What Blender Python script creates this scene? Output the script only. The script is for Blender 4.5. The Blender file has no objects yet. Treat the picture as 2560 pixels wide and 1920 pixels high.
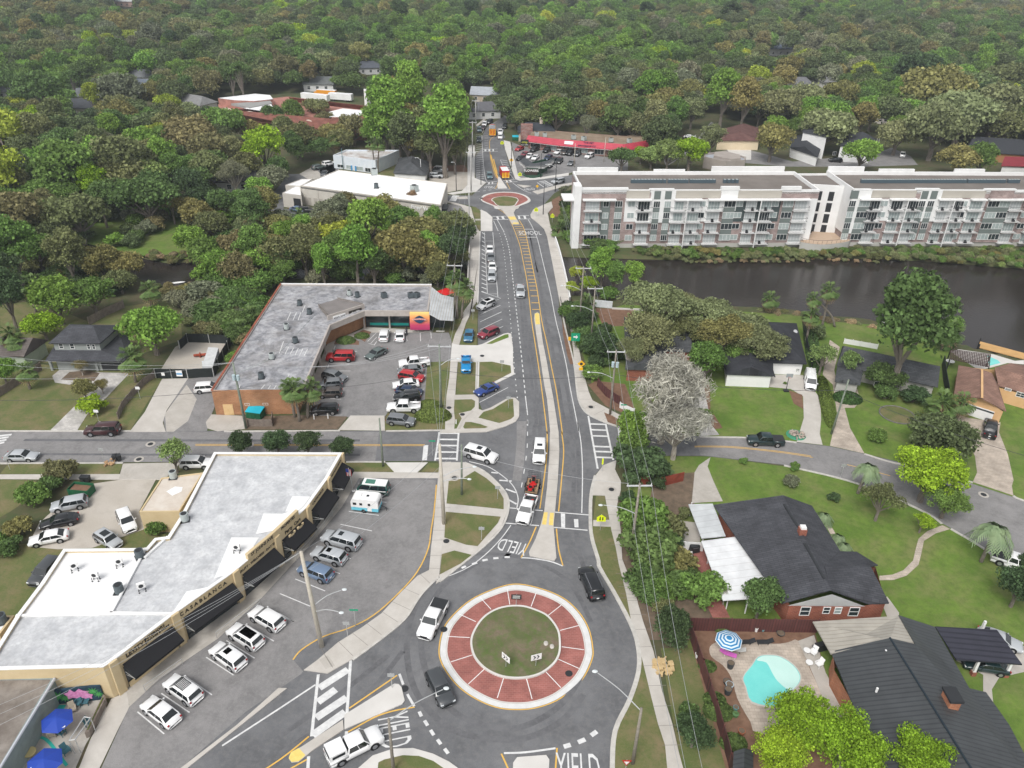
import bpy, bmesh, math, random
import numpy as np
from mathutils import Vector, Matrix
S=bpy.context.scene
COL=S.collection
random.seed(7)
# ---------------------------------------------------------------- camera, world, sun, exposure
F=1950.;TH=math.radians(30.6);CH=72.;RO=math.radians(1.3)
_f=np.array([0,math.cos(TH),-math.sin(TH)]);_u=np.array([0,math.sin(TH),math.cos(TH)]);_r=np.array([1.,0,0])
CR=math.cos(RO)*_r+math.sin(RO)*_u; CU=-math.sin(RO)*_r+math.cos(RO)*_u; CF=_f
cam=bpy.data.cameras.new("camera"); co=bpy.data.objects.new("camera",cam); COL.objects.link(co)
cam.sensor_fit='HORIZONTAL'; cam.sensor_width=36; cam.lens=36*F/2560
cam.clip_start=1; cam.clip_end=6000
co.matrix_world=Matrix(((CR[0],CU[0],-CF[0],0),(CR[1],CU[1],-CF[1],0),(CR[2],CU[2],-CF[2],CH),(0,0,0,1)))
S.camera=co
S.render.resolution_x=1024; S.render.resolution_y=768
W=bpy.data.worlds.new("World"); S.world=W; W.use_nodes=True
nt=W.node_tree; nt.nodes.clear()
sky=nt.nodes.new('ShaderNodeTexSky'); sky.sky_type='NISHITA'; sky.sun_disc=False
SUN_EL=math.radians(52); SUN_AZ=math.radians(205)
sky.sun_elevation=SUN_EL; sky.sun_rotation=SUN_AZ; sky.air_density=1; sky.dust_density=3; sky.ozone_density=1
hs=nt.nodes.new('ShaderNodeHueSaturation'); hs.inputs['Saturation'].default_value=.18
bg=nt.nodes.new('ShaderNodeBackground'); bg.inputs['Strength'].default_value=.12
ow=nt.nodes.new('ShaderNodeOutputWorld')
nt.links.new(sky.outputs[0],hs.inputs['Color']); nt.links.new(hs.outputs[0],bg.inputs[0]); nt.links.new(bg.outputs[0],ow.inputs[0])
sl=bpy.data.lights.new("sun","SUN"); sl.energy=1.3; sl.angle=math.radians(22); sl.color=(1,.97,.92)
so=bpy.data.objects.new("sun",sl); COL.objects.link(so)
sd=Vector((math.sin(SUN_AZ)*math.cos(SUN_EL),math.cos(SUN_AZ)*math.cos(SUN_EL),math.sin(SUN_EL)))
so.rotation_euler=sd.to_track_quat('Z','Y').to_euler()
S.view_settings.view_transform='Standard'; S.view_settings.look='None'; S.view_settings.gamma=1
S.view_settings.exposure=0.62
S.render.engine='CYCLES'
S.cycles.max_bounces=5; S.cycles.diffuse_bounces=2; S.cycles.glossy_bounces=2; S.cycles.transmission_bounces=2; S.cycles.transparent_max_bounces=4
# ---------------------------------------------------------------- photo regions used while surveying the place
REG=dict(A=(0,0,2.765),B=(800,0,2.765),C=(1600,0,2.304),D=(0,600,2.765),E=(500,600,2.765),F=(1100,300,5.53),H=(1760,600,2.765),I=(0,1120,2.765),J=(0,1320,2.765),K=(700,1320,2.765),L=(1500,1320,2.765),M=(1100,1000,2.765),N=(1100,500,5.53),O=(1100,780,5.53),P=(1400,640,3.687),Q=(1960,1100,3.687),S=(1760,1470,2.765),T=(1100,180,3.687),U=(450,180,3.687),V=(0,180,4.424),W=(0,0,.8641),X=(1960,380,3.687),Y=(1380,380,3.687),Z=(480,850,5.53),a=(0,1600,4.424),b=(2060,860,4.148),c=(700,1140,7.373),d=(420,1130,4.608),e=(400,1720,3.687),f=(1100,1780,4.809),g=(780,660,5.53),h=(1600,240,3.687),s=(0,0,1.))
def q(t):
 r=[];v=[];o=REG['s']
 for k in t.split():
  if k in REG: o=REG[k]
  else:
   v.append(float(k))
   if len(v)==2: r.append((o[0]+v[0]/o[2],o[1]+v[1]/o[2])); v=[]
 return r
def ray(px,py): return (px-1280)*CR+(960-py)*CU+F*CF
def g3(p,z=0.):
 d=ray(*p); t=(z-CH)/d[2]; return Vector((d[0]*t,d[1]*t,z))
def G(t,z=0.): return [g3(p,z) for p in q(t)]
def proj(p):
 v=np.array(p)-np.array([0,0,CH]); return 1280+F*v.dot(CR)/v.dot(CF),960-F*v.dot(CU)/v.dot(CF)
def dcam(p): return float((np.array(p)-np.array([0,0,CH])).dot(CF))
# ---------------------------------------------------------------- materials
MATS={}
def mat(name,col,rough=.8,col2=None,sc=1.,var=.25,metal=0,spec=.3,bump=0,detail=4,coat=0,emis=None,extra=None,dist=None,alpha=None):
 if name in MATS: return MATS[name]
 m=bpy.data.materials.new(name); m.use_nodes=True; t=m.node_tree; N=t.nodes; L=t.links
 b=N['Principled BSDF']; b.inputs['Roughness'].default_value=rough; b.inputs['Metallic'].default_value=metal
 b.inputs['Specular IOR Level'].default_value=spec
 if coat: b.inputs['Coat Weight'].default_value=coat; b.inputs['Coat Roughness'].default_value=.08
 c=(*col,1)
 if col2 is None and var==0: b.inputs['Base Color'].default_value=c
 else:
  tc=N.new('ShaderNodeTexCoord'); nz=N.new('ShaderNodeTexNoise'); nz.inputs['Scale'].default_value=sc; nz.inputs['Detail'].default_value=detail
  nz.inputs['Roughness'].default_value=.65
  if dist: nz.inputs['Distortion'].default_value=dist
  L.new(tc.outputs['Object'],nz.inputs['Vector'])
  rp=N.new('ShaderNodeValToRGB'); rp.color_ramp.elements[0].position=.35; rp.color_ramp.elements[1].position=.65
  c2=(*col2,1) if col2 else tuple(min(1,x*(1+var)) for x in col)+(1,)
  c1=c if col2 else tuple(x*(1-var) for x in col)+(1,)
  rp.color_ramp.elements[0].color=c1; rp.color_ramp.elements[1].color=c2
  L.new(nz.outputs['Fac'],rp.inputs[0]); last=rp.outputs[0]
  if extra:
   for (sc2,amt,cc) in extra:
    n2=N.new('ShaderNodeTexNoise'); n2.inputs['Scale'].default_value=sc2; n2.inputs['Detail'].default_value=6; n2.inputs['Roughness'].default_value=.7
    L.new(tc.outputs['Object'],n2.inputs['Vector'])
    r2=N.new('ShaderNodeValToRGB'); r2.color_ramp.elements[0].position=.45; r2.color_ramp.elements[1].position=.68
    r2.color_ramp.elements[0].color=(0,0,0,1); r2.color_ramp.elements[1].color=(amt,amt,amt,1)
    L.new(n2.outputs['Fac'],r2.inputs[0])
    mx=N.new('ShaderNodeMix'); mx.data_type='RGBA'; L.new(r2.outputs[0],mx.inputs['Factor']); L.new(last,mx.inputs['A']); mx.inputs['B'].default_value=(*cc,1)
    last=mx.outputs['Result']
  L.new(last,b.inputs['Base Color'])
  if bump:
   bp=N.new('ShaderNodeBump'); bp.inputs['Strength'].default_value=bump; bp.inputs['Distance'].default_value=.05
   L.new(nz.outputs['Fac'],bp.inputs['Height']); L.new(bp.outputs[0],b.inputs['Normal'])
 if emis: b.inputs['Emission Color'].default_value=(*emis,1); b.inputs['Emission Strength'].default_value=1
 MATS[name]=m; return m
def brickmat(name,c1,c2,mortar,scale=1.,bw=.5,rh=.22,mort=.02,rough=.85,vert='Z'):
 if name in MATS: return MATS[name]
 m=bpy.data.materials.new(name); m.use_nodes=True; t=m.node_tree; N=t.nodes; L=t.links; b=N['Principled BSDF']; b.inputs['Roughness'].default_value=rough
 b.inputs['Specular IOR Level'].default_value=.2
 tc=N.new('ShaderNodeTexCoord'); sp=N.new('ShaderNodeSeparateXYZ'); L.new(tc.outputs['Object'],sp.inputs[0])
 ad=N.new('ShaderNodeMath'); ad.operation='ADD'; L.new(sp.outputs['X'],ad.inputs[0]); L.new(sp.outputs['Y'],ad.inputs[1])
 cb=N.new('ShaderNodeCombineXYZ')
 if vert=='Z': L.new(ad.outputs[0],cb.inputs[0]); L.new(sp.outputs['Z'],cb.inputs[1])
 else: L.new(sp.outputs['X'],cb.inputs[0]); L.new(sp.outputs['Y'],cb.inputs[1])
 br=N.new('ShaderNodeTexBrick'); br.inputs['Scale'].default_value=scale; br.inputs['Brick Width'].default_value=bw; br.inputs['Row Height'].default_value=rh
 br.inputs['Mortar Size'].default_value=mort; br.inputs['Color1'].default_value=(*c1,1); br.inputs['Color2'].default_value=(*c2,1); br.inputs['Mortar'].default_value=(*mortar,1)
 L.new(cb.outputs[0],br.inputs['Vector'])
 nz=N.new('ShaderNodeTexNoise'); nz.inputs['Scale'].default_value=.5; nz.inputs['Detail'].default_value=6; L.new(tc.outputs['Object'],nz.inputs['Vector'])
 mr=N.new('ShaderNodeMapRange'); mr.inputs['From Min'].default_value=.3; mr.inputs['From Max'].default_value=.7; mr.inputs['To Min'].default_value=.75; mr.inputs['To Max'].default_value=1.2; L.new(nz.outputs['Fac'],mr.inputs[0])
 mx=N.new('ShaderNodeMix'); mx.data_type='RGBA'; mx.blend_type='MULTIPLY'; mx.inputs['Factor'].default_value=1
 L.new(br.outputs['Color'],mx.inputs['A']); L.new(mr.outputs[0],mx.inputs['B']); L.new(mx.outputs['Result'],b.inputs['Base Color'])
 MATS[name]=m; return m
def stripemat(name,c1,c2,freq,ang,rough=.5,width=.12,metal=0):
 "standing seams / ribs: thin lines every 1/freq metres across direction ang (degrees, object space)"
 if name in MATS: return MATS[name]
 m=bpy.data.materials.new(name); m.use_nodes=True; t=m.node_tree; N=t.nodes; L=t.links; b=N['Principled BSDF']; b.inputs['Roughness'].default_value=rough; b.inputs['Metallic'].default_value=metal
 tc=N.new('ShaderNodeTexCoord'); mp=N.new('ShaderNodeMapping'); mp.inputs['Rotation'].default_value=(0,0,math.radians(-ang)); L.new(tc.outputs['Object'],mp.inputs[0])
 sp=N.new('ShaderNodeSeparateXYZ'); L.new(mp.outputs[0],sp.inputs[0])
 mu=N.new('ShaderNodeMath'); mu.operation='MULTIPLY'; mu.inputs[1].default_value=freq; L.new(sp.outputs['Y'],mu.inputs[0])
 fr=N.new('ShaderNodeMath'); fr.operation='FRACT'; L.new(mu.outputs[0],fr.inputs[0])
 lt=N.new('ShaderNodeMath'); lt.operation='LESS_THAN'; lt.inputs[1].default_value=width; L.new(fr.outputs[0],lt.inputs[0])
 nz=N.new('ShaderNodeTexNoise'); nz.inputs['Scale'].default_value=.6; nz.inputs['Detail'].default_value=7; L.new(tc.outputs['Object'],nz.inputs['Vector'])
 mr=N.new('ShaderNodeMapRange'); mr.inputs['From Min'].default_value=.3; mr.inputs['From Max'].default_value=.7; mr.inputs['To Min'].default_value=.85; mr.inputs['To Max'].default_value=1.12; L.new(nz.outputs['Fac'],mr.inputs[0])
 mx=N.new('ShaderNodeMix'); mx.data_type='RGBA'; mx.inputs['A'].default_value=(*c1,1); mx.inputs['B'].default_value=(*c2,1); L.new(lt.outputs[0],mx.inputs['Factor'])
 m2=N.new('ShaderNodeMix'); m2.data_type='RGBA'; m2.blend_type='MULTIPLY'; m2.inputs['Factor'].default_value=1; L.new(mx.outputs['Result'],m2.inputs['A']); L.new(mr.outputs[0],m2.inputs['B'])
 L.new(m2.outputs['Result'],b.inputs['Base Color'])
 MATS[name]=m; return m
asph=mat('asphalt',(.125,.128,.135),.92,(.195,.197,.205),.11,detail=8,extra=[(.3,.6,(.085,.085,.09)),(1.6,.4,(.23,.225,.22)),(9.,.4,(.09,.09,.09))])
asph2=mat('asphalt_new',(.115,.118,.125),.9,(.155,.157,.165),.2,detail=8,extra=[(.6,.3,(.09,.09,.095))])
asph3=mat('asphalt_old',(.20,.195,.195),.93,(.28,.27,.268),.16,detail=8,extra=[(.5,.6,(.14,.135,.135)),(2.5,.45,(.32,.31,.30)),(9.,.4,(.12,.12,.12))])
conc=mat('concrete',(.46,.43,.39),.85,(.55,.52,.48),.3,detail=8,extra=[(1.5,.3,(.42,.39,.35))])
concw=mat('concrete_light',(.56,.54,.51),.8,(.66,.64,.61),.3,detail=8,extra=[(1.2,.25,(.52,.5,.47))])
concd=mat('concrete_old',(.40,.37,.33),.88,(.50,.47,.43),.5,detail=8,extra=[(1.1,.4,(.3,.28,.25))])
sand=mat('sandy_gravel',(.40,.36,.31),.95,(.52,.48,.43),.5,detail=10,bump=.3,extra=[(.25,.6,(.33,.29,.23)),(6,.3,(.6,.57,.52))])
paver=brickmat('pavers',(.50,.43,.36),(.42,.36,.30),(.34,.29,.25),1,.6,.4,.02,vert='XY')
paverg=brickmat('pavers_grey',(.55,.53,.50),(.44,.42,.40),(.35,.33,.31),1,.6,.4,.02,vert='XY')
brickred=brickmat('red_brick_paving',(.33,.125,.105),(.28,.105,.09),(.37,.19,.165),1,.5,.25,.015,vert='XY')
grass=mat('grass',(.055,.13,.018),.95,(.115,.20,.03),.35,detail=10,bump=.3,extra=[(.12,.5,(.16,.17,.05)),(3,.5,(.05,.09,.015))])
grassd=mat('dry_grass',(.085,.125,.032),.95,(.16,.155,.06),.3,detail=10,bump=.3,extra=[(.25,.85,(.23,.17,.10)),(2.5,.5,(.07,.11,.025)),(7,.4,(.2,.17,.11))])
lawn=mat('lawn_bright',(.08,.155,.02),.95,(.14,.225,.035),.2,detail=10,bump=.3,extra=[(.13,.75,(.22,.20,.09)),(.9,.55,(.06,.10,.018)),(5,.4,(.17,.19,.07))])
floorm=mat('forest_floor',(.06,.085,.03),.98,(.10,.085,.05),.15,detail=10,extra=[(.03,.6,(.06,.10,.025)),(.6,.4,(.14,.10,.065))])
mulch=mat('mulch',(.15,.085,.055),.97,(.23,.135,.09),1.,detail=8,bump=.3)
soil=mat('leaf_litter',(.11,.085,.06),.97,(.19,.14,.10),.8,detail=8)
whitep=mat('road_paint_white',(.55,.55,.55),.7,(.72,.72,.71),1.5,detail=8)
yellp=mat('road_paint_yellow',(.66,.39,.07),.7,(.76,.47,.11),1.5,detail=8)
yelp2=mat('kerb_yellow_pad',(.70,.52,.14),.7,(.8,.62,.2),2,detail=6)
black=mat('black_rubber',(.015,.015,.016),.8,var=0)
dark=mat('dark_metal',(.03,.032,.035),.5,var=0)
glass=mat('window_glass',(.03,.04,.045),.08,var=0,spec=.7)
glassb=mat('window_blinds',(.30,.36,.36),.2,(.42,.47,.46),.6,spec=.6)
glassc=mat('car_glass',(.012,.016,.018),.06,var=0,spec=.8)
rim=mat('rim_metal',(.45,.46,.48),.35,var=0,metal=.7)
chrome=mat('chrome',(.6,.6,.62),.25,var=0,metal=.9)
whitew=mat('white_paint',(.74,.74,.73),.6,(.82,.82,.81),.4,detail=6)
whiter=mat('white_roof',(.74,.74,.74),.7,(.86,.86,.86),.25,detail=8,extra=[(.8,.25,(.6,.6,.59))])
greyr=mat('grey_flat_roof',(.15,.155,.17),.85,(.44,.44,.46),.16,detail=12,dist=2.2,extra=[(.35,.55,(.6,.6,.62)),(1.1,.7,(.13,.13,.145)),(.22,.5,(.20,.18,.16))])
greyr2=mat('pale_flat_roof',(.46,.47,.49),.8,(.66,.67,.68),.3,detail=10,dist=.8,extra=[(.9,.5,(.68,.68,.68)),(.3,.6,(.27,.28,.30)),(2.5,.4,(.3,.3,.31))])
tanroof=mat('tan_flat_roof',(.52,.45,.38),.85,(.62,.56,.49),.5,detail=8,extra=[(.6,.35,(.7,.67,.62))])
brnroof=mat('stained_flat_roof',(.17,.145,.125),.9,(.30,.27,.24),.4,detail=10,extra=[(.9,.5,(.12,.1,.08))])
aptroof=mat('brown_grey_roof',(.155,.135,.12),.9,(.20,.178,.16),.2,detail=8)
beige=mat('beige_stucco',(.56,.44,.26),.85,(.63,.51,.32),.4,detail=8)
brickL=brickmat('tan_brick',(.40,.20,.10),(.34,.16,.08),(.36,.22,.14),1,.6,.25,.025)
brickR=brickmat('red_brick',(.32,.10,.06),(.25,.07,.045),(.30,.18,.14),1,.45,.2,.02)
brickA=brickmat('grey_brick',(.36,.28,.26),(.27,.20,.19),(.42,.36,.34),1,.8,.3,.02)
shing=brickmat('dark_shingles',(.075,.078,.088),(.055,.057,.065),(.04,.04,.045),1,1.,.3,.03,vert='XY')
shing2=brickmat('grey_shingles',(.10,.105,.11),(.07,.075,.08),(.05,.05,.055),1,1.,.3,.03,vert='XY')
shbr=brickmat('brown_shingles',(.28,.17,.13),(.22,.13,.10),(.17,.10,.08),1,.8,.3,.03,vert='XY')
wood=mat('weathered_wood',(.16,.13,.11),.9,(.25,.21,.18),1.5,detail=8)
polew=mat('pole_wood',(.20,.18,.15),.9,(.30,.27,.23),3,detail=6)
concp=mat('pole_concrete',(.45,.41,.34),.85,(.54,.5,.43),2,detail=6)
polem=mat('pole_metal',(.55,.56,.56),.4,var=0,metal=.5)
green=mat('sign_green',(.01,.30,.16),.5,var=0)
yelsign=mat('sign_yellow_green',(.75,.85,.02),.5,var=0)
orsign=mat('sign_amber',(.8,.45,.02),.5,var=0)
redm=mat('red_paint',(.5,.02,.02),.5,var=0)
bark=mat('bark',(.14,.12,.10),.95,(.24,.21,.18),2,detail=8,bump=.4)
barkp=mat('bark_pale',(.30,.27,.23),.95,(.42,.38,.33),2,detail=8,bump=.3)
frond=mat('palm_frond',(.07,.13,.03),.6,(.14,.20,.06),1.5,detail=4)
frondd=mat('palm_frond_dead',(.28,.2,.10),.8,(.36,.27,.15),1.5)
water=None
# ---------------------------------------------------------------- mesh builder
class MB:
 def __init__(s): s.v=[]; s.f=[]; s.sm=False
 def add(s,vs,fs):
  o=len(s.v); s.v+= [Vector(x) for x in vs]; s.f+=[tuple(i+o for i in f) for f in fs]; return s
 def box(s,c,d,rz=0,top=1.,rot=None):
  x,y,z=d[0]/2,d[1]/2,d[2]/2; t=top
  vs=[(-x,-y,-z),(x,-y,-z),(x,y,-z),(-x,y,-z),(-x*t,-y*t,z),(x*t,-y*t,z),(x*t,y*t,z),(-x*t,y*t,z)]
  R=rot if rot is not None else Matrix.Rotation(rz,3,'Z')
  return s.add([R@Vector(v)+Vector(c) for v in vs],[(0,3,2,1),(4,5,6,7),(0,1,5,4),(1,2,6,5),(2,3,7,6),(3,0,4,7)])
 def prism(s,poly,z0,z1,bottom=False,top=True):
  n=len(poly); P=[(p[0],p[1]) for p in poly]
  ar=sum(P[i][0]*P[(i+1)%n][1]-P[(i+1)%n][0]*P[i][1] for i in range(n))
  if ar<0: P=P[::-1]
  vs=[(x,y,z0) for x,y in P]+[(x,y,z1) for x,y in P]
  fs=[(i,(i+1)%n,(i+1)%n+n,i+n) for i in range(n)]
  if top: fs.append(tuple(range(n,2*n)))
  if bottom: fs.append(tuple(range(n-1,-1,-1)))
  return s.add(vs,fs)
 def sheet(s,poly,z):
  n=len(poly); P=[(p[0],p[1]) for p in poly]
  ar=sum(P[i][0]*P[(i+1)%n][1]-P[(i+1)%n][0]*P[i][1] for i in range(n))
  if ar<0: P=P[::-1]
  return s.add([(x,y,z) for x,y in P],[tuple(range(n))])
 def cyl(s,a,b,r0,r1=None,n=8,cap=True):
  a=Vector(a);b=Vector(b); r1=r0 if r1 is None else r1; d=b-a
  if d.length<1e-6: return s
  Q=d.to_track_quat('Z','Y').to_matrix(); vs=[]
  for p,r in((a,r0),(b,r1)):
   for i in range(n):
    t=2*math.pi*i/n; vs.append(p+Q@Vector((r*math.cos(t),r*math.sin(t),0)))
  fs=[(i,(i+1)%n,(i+1)%n+n,i+n) for i in range(n)]
  if cap: fs+=[tuple(range(n-1,-1,-1)),tuple(range(n,2*n))]
  return s.add(vs,fs)
 def tube(s,pts,r0,r1=None,n=6):
  r1=r0 if r1 is None else r1; k=len(pts)-1; vs=[]; fs=[]
  pts=[Vector(p) for p in pts]
  for j,p in enumerate(pts):
   d=(pts[min(j+1,k)]-pts[max(j-1,0)]); Q=d.to_track_quat('Z','Y').to_matrix(); r=r0+(r1-r0)*j/k
   for i in range(n):
    t=2*math.pi*i/n; vs.append(p+Q@Vector((r*math.cos(t),r*math.sin(t),0)))
  for j in range(k):
   for i in range(n): fs.append((j*n+i,j*n+(i+1)%n,(j+1)*n+(i+1)%n,(j+1)*n+i))
  fs+=[tuple(range(n-1,-1,-1)),tuple(range(k*n,k*n+n))]
  return s.add(vs,fs)
 def ell(s,c,r,n=8,m=6):
  vs=[];fs=[]
  for j in range(m+1):
   ph=math.pi*j/m
   for i in range(n):
    t=2*math.pi*i/n; vs.append((c[0]+r[0]*math.sin(ph)*math.cos(t),c[1]+r[1]*math.sin(ph)*math.sin(t),c[2]-r[2]*math.cos(ph)))
  for j in range(m):
   for i in range(n): fs.append((j*n+i,j*n+(i+1)%n,(j+1)*n+(i+1)%n,(j+1)*n+i))
  return s.add(vs,fs)
 def quad(s,*p): return s.add(p,[tuple(range(len(p)))])
 def slab(s,pts,th=.18):
  "a sloped roof plane with thickness"
  n=len(pts); P=[Vector(p) for p in pts]
  nrm=Vector((0,0,0))
  for i in range(n): nrm+=P[i].cross(P[(i+1)%n])
  if nrm.z<0: P=P[::-1]
  vs=P+[p-Vector((0,0,th)) for p in P]
  return s.add(vs,[tuple(range(n)),tuple(range(2*n-1,n-1,-1))]+[(i,i+n,(i+1)%n+n,(i+1)%n) for i in range(n)])
 def mesh(s,name,m,org=Vector((0,0,0)),smooth=False):
  me=bpy.data.meshes.new(name); me.from_pydata([v-org for v in s.v],[],s.f)
  if m: me.materials.append(m)
  if smooth: me.polygons.foreach_set('use_smooth',[True]*len(me.polygons))
  me.update(); return me
 def build(s,name,m,parent=None,smooth=False,world=True):
  org=ORG.get(parent.name,Vector((0,0,0))) if (parent is not None and world) else Vector((0,0,0))
  if parent is None and world and s.v:
   xs=[v.x for v in s.v]; ys=[v.y for v in s.v]; zs=[v.z for v in s.v]
   org=Vector((sum(xs)/len(xs),sum(ys)/len(ys),min(zs)))
  o=bpy.data.objects.new(name,s.mesh(name,m,org,smooth)); COL.objects.link(o)
  if parent is not None: o.parent=parent
  elif world: o.location=org
  ORG[o.name]=org
  return o
ORG={}
def tag(o,label=None,cat=None,group=None,kind=None):
 if label: o['label']=label
 if cat: o['category']=cat
 if group: o['group']=group
 if kind: o['kind']=kind
 return o
def thing(name,label,cat,loc=(0,0,0),rz=0,group=None):
 o=bpy.data.objects.new(name,None); COL.objects.link(o); o.location=loc; o.rotation_euler=(0,0,rz); o.empty_display_size=.5
 ORG[o.name]=Vector(loc); return tag(o,label,cat,group)
def sm(P,k=4,closed=False):
 n=len(P); out=[]
 if n<3: return P
 rng=range(n if closed else n-1)
 for i in rng:
  if closed: a,b,c,d=P[(i-1)%n],P[i],P[(i+1)%n],P[(i+2)%n]
  else: a,b,c,d=P[max(i-1,0)],P[i],P[i+1],P[min(i+2,n-1)]
  for j in range(k):
   t=j/k; out.append(.5*((2*b)+(c-a)*t+(2*a-5*b+4*c-d)*t*t+(3*b-a-3*c+d)*t**3))
 if not closed: out.append(P[-1])
 return out
def ribbon(mb,P,w,z,dash=None):
 "flat painted line of width w along ground points"
 if dash:
  on,off=dash; acc=0; seg=[P[0]]; state=True; lim=on
  for i in range(len(P)-1):
   a=P[i];b=P[i+1]; L=(b-a).length; pos=0
   while L-pos>lim-acc:
    pos+=lim-acc; p=a+(b-a)*(pos/L); seg.append(p)
    if state: ribbon(mb,seg,w,z)
    seg=[p]; state=not state; lim=on if state else off; acc=0
   acc+=L-pos; seg.append(b)
  if state and acc>.1: ribbon(mb,seg,w,z)
  return
 vs=[];n=len(P)
 for i,p in enumerate(P):
  d=P[min(i+1,n-1)]-P[max(i-1,0)]; d.z=0
  if d.length<1e-6: d=Vector((1,0,0))
  d.normalize(); nn=Vector((-d.y,d.x,0))*w/2
  vs+=[(p.x-nn.x,p.y-nn.y,z),(p.x+nn.x,p.y+nn.y,z)]
 mb.add(vs,[(2*i,2*i+2,2*i+3,2*i+1) for i in range(n-1)])
def text_mesh(txt,size,name,m,parent,mtx,ext=.01,align='CENTER'):
 cu=bpy.data.curves.new('t','FONT'); cu.body=txt; cu.size=size; cu.extrude=ext; cu.align_x=align; cu.align_y='CENTER'; cu.resolution_u=2; cu.offset=size*(.022 if parent is not None else 0)
 to=bpy.data.objects.new('t',cu); COL.objects.link(to)
 dg=bpy.context.evaluated_depsgraph_get(); me=bpy.data.meshes.new_from_object(to.evaluated_get(dg)); bpy.data.objects.remove(to); bpy.data.curves.remove(cu)
 me.transform(mtx); me.materials.clear(); me.materials.append(m)
 if parent is not None:
  me.transform(Matrix.Translation(-ORG.get(parent.name,Vector((0,0,0)))))
 o=bpy.data.objects.new(name,me); COL.objects.link(o)
 if parent is not None: o.parent=parent
 return o
def inset(poly,d):
 P=[Vector((p[0],p[1])) for p in poly]; n=len(P)
 if sum(P[i].x*P[(i+1)%n].y-P[(i+1)%n].x*P[i].y for i in range(n))<0: P=P[::-1]
 out=[]
 for i in range(n):
  a,b,c=P[i-1],P[i],P[(i+1)%n]; e1=(b-a).normalized(); e2=(c-b).normalized(); n1=Vector((-e1.y,e1.x)); n2=Vector((-e2.y,e2.x))
  k=1+n1.dot(n2); m=(n1+n2)/max(k,.3); out.append(b+m*d)
 return P,out
def ring(mb,poly,d,z0,z1):
 "a parapet of thickness d standing on the edge of poly"
 o,i=inset(poly,d); n=len(o)
 vs=[(p.x,p.y,z0) for p in o]+[(p.x,p.y,z1) for p in o]+[(p.x,p.y,z1) for p in i]+[(p.x,p.y,z0) for p in i]
 fs=[]
 for k in range(n):
  l=(k+1)%n; fs+=[(k,l,l+n,k+n),(k+n,l+n,l+2*n,k+2*n),(k+2*n,l+2*n,l+3*n,k+3*n),(k+3*n,l+3*n,l,k)]
 mb.add(vs,fs)
# ---------------------------------------------------------------- the ground with the creek cut into it
CREEK=[(p.x,p.y) for p in G("s -600 590 -200 600 200 610 345 640 420 655 506 652 700 640 900 640 1160 630 1420 640 1626 646 1895 649 2077 642 2316 651 2560 670 3400 730 3400 985 2560 905 2350 855 2250 825 2190 805 2060 795 1990 780 1900 775 1700 762 1560 752 1440 745 1170 718 900 702 700 702 506 718 420 724 345 702 200 690 -200 680 -600 670",-1.)]
def creek_d(X,Y):
 P=np.array(CREEK); n=len(P); ins=np.zeros(X.shape,bool); D=np.full(X.shape,1e9)
 for i in range(n):
  x1,y1=P[i];x2,y2=P[(i+1)%n]
  c=((y1>Y)!=(y2>Y)); xi=(x2-x1)*(Y-y1)/((y2-y1) if y2!=y1 else 1e-9)+x1; ins^=(c&(X<xi))
  dx,dy=x2-x1,y2-y1; t=np.clip(((X-x1)*dx+(Y-y1)*dy)/(dx*dx+dy*dy+1e-9),0,1); D=np.minimum(D,np.hypot(X-(x1+t*dx),Y-(y1+t*dy)))
 return np.where(ins,-D,D)
xs=np.concatenate([[-4500,-2500,-1500,-900,-600,-450],np.arange(-340,341,2.5),[450,600,900,1500,2500,4500]])
ys=np.concatenate([[-600,-200,0,30,60],np.arange(90,222,2.),[250,300,400,600,900,1400,2200,3500,5000]])
Xg,Yg=np.meshgrid(xs,ys); Dg=creek_d(Xg,Yg); Zg=np.where(Dg<0,-np.clip(-Dg/3.,0,1)*2.6-.3,0)-np.where((Dg>=0)&(Dg<2.5),(2.5-Dg)*.1,0)
nx=len(xs);ny=len(ys)
me=bpy.data.meshes.new('ground'); vv=np.stack([Xg.ravel(),Yg.ravel(),Zg.ravel()],1)
ff=[(j*nx+i,j*nx+i+1,(j+1)*nx+i+1,(j+1)*nx+i) for j in range(ny-1) for i in range(nx-1)]
me.from_pydata(vv.tolist(),[],ff); me.materials.append(floorm); go=bpy.data.objects.new('ground',me); COL.objects.link(go); tag(go,kind='structure')
wm=bpy.data.materials.new('creek_water'); wm.use_nodes=True; t=wm.node_tree; b=t.nodes['Principled BSDF']; b.inputs['Base Color'].default_value=(.030,.025,.022,1); b.inputs['Roughness'].default_value=.16; b.inputs['IOR'].default_value=1.33
nz=t.nodes.new('ShaderNodeTexNoise'); nz.inputs['Scale'].default_value=1.2; nz.inputs['Detail'].default_value=5; tc=t.nodes.new('ShaderNodeTexCoord'); bp=t.nodes.new('ShaderNodeBump'); bp.inputs['Strength'].default_value=.35; bp.inputs['Distance'].default_value=.1
t.links.new(tc.outputs['Object'],nz.inputs['Vector']); t.links.new(nz.outputs['Fac'],bp.inputs['Height']); t.links.new(bp.outputs[0],b.inputs['Normal'])
mb=MB(); mb.sheet([(-700,95),(700,95),(700,222),(-700,222)],-1.0); o=mb.build('creek_water',wm); tag(o,kind='structure')
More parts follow.
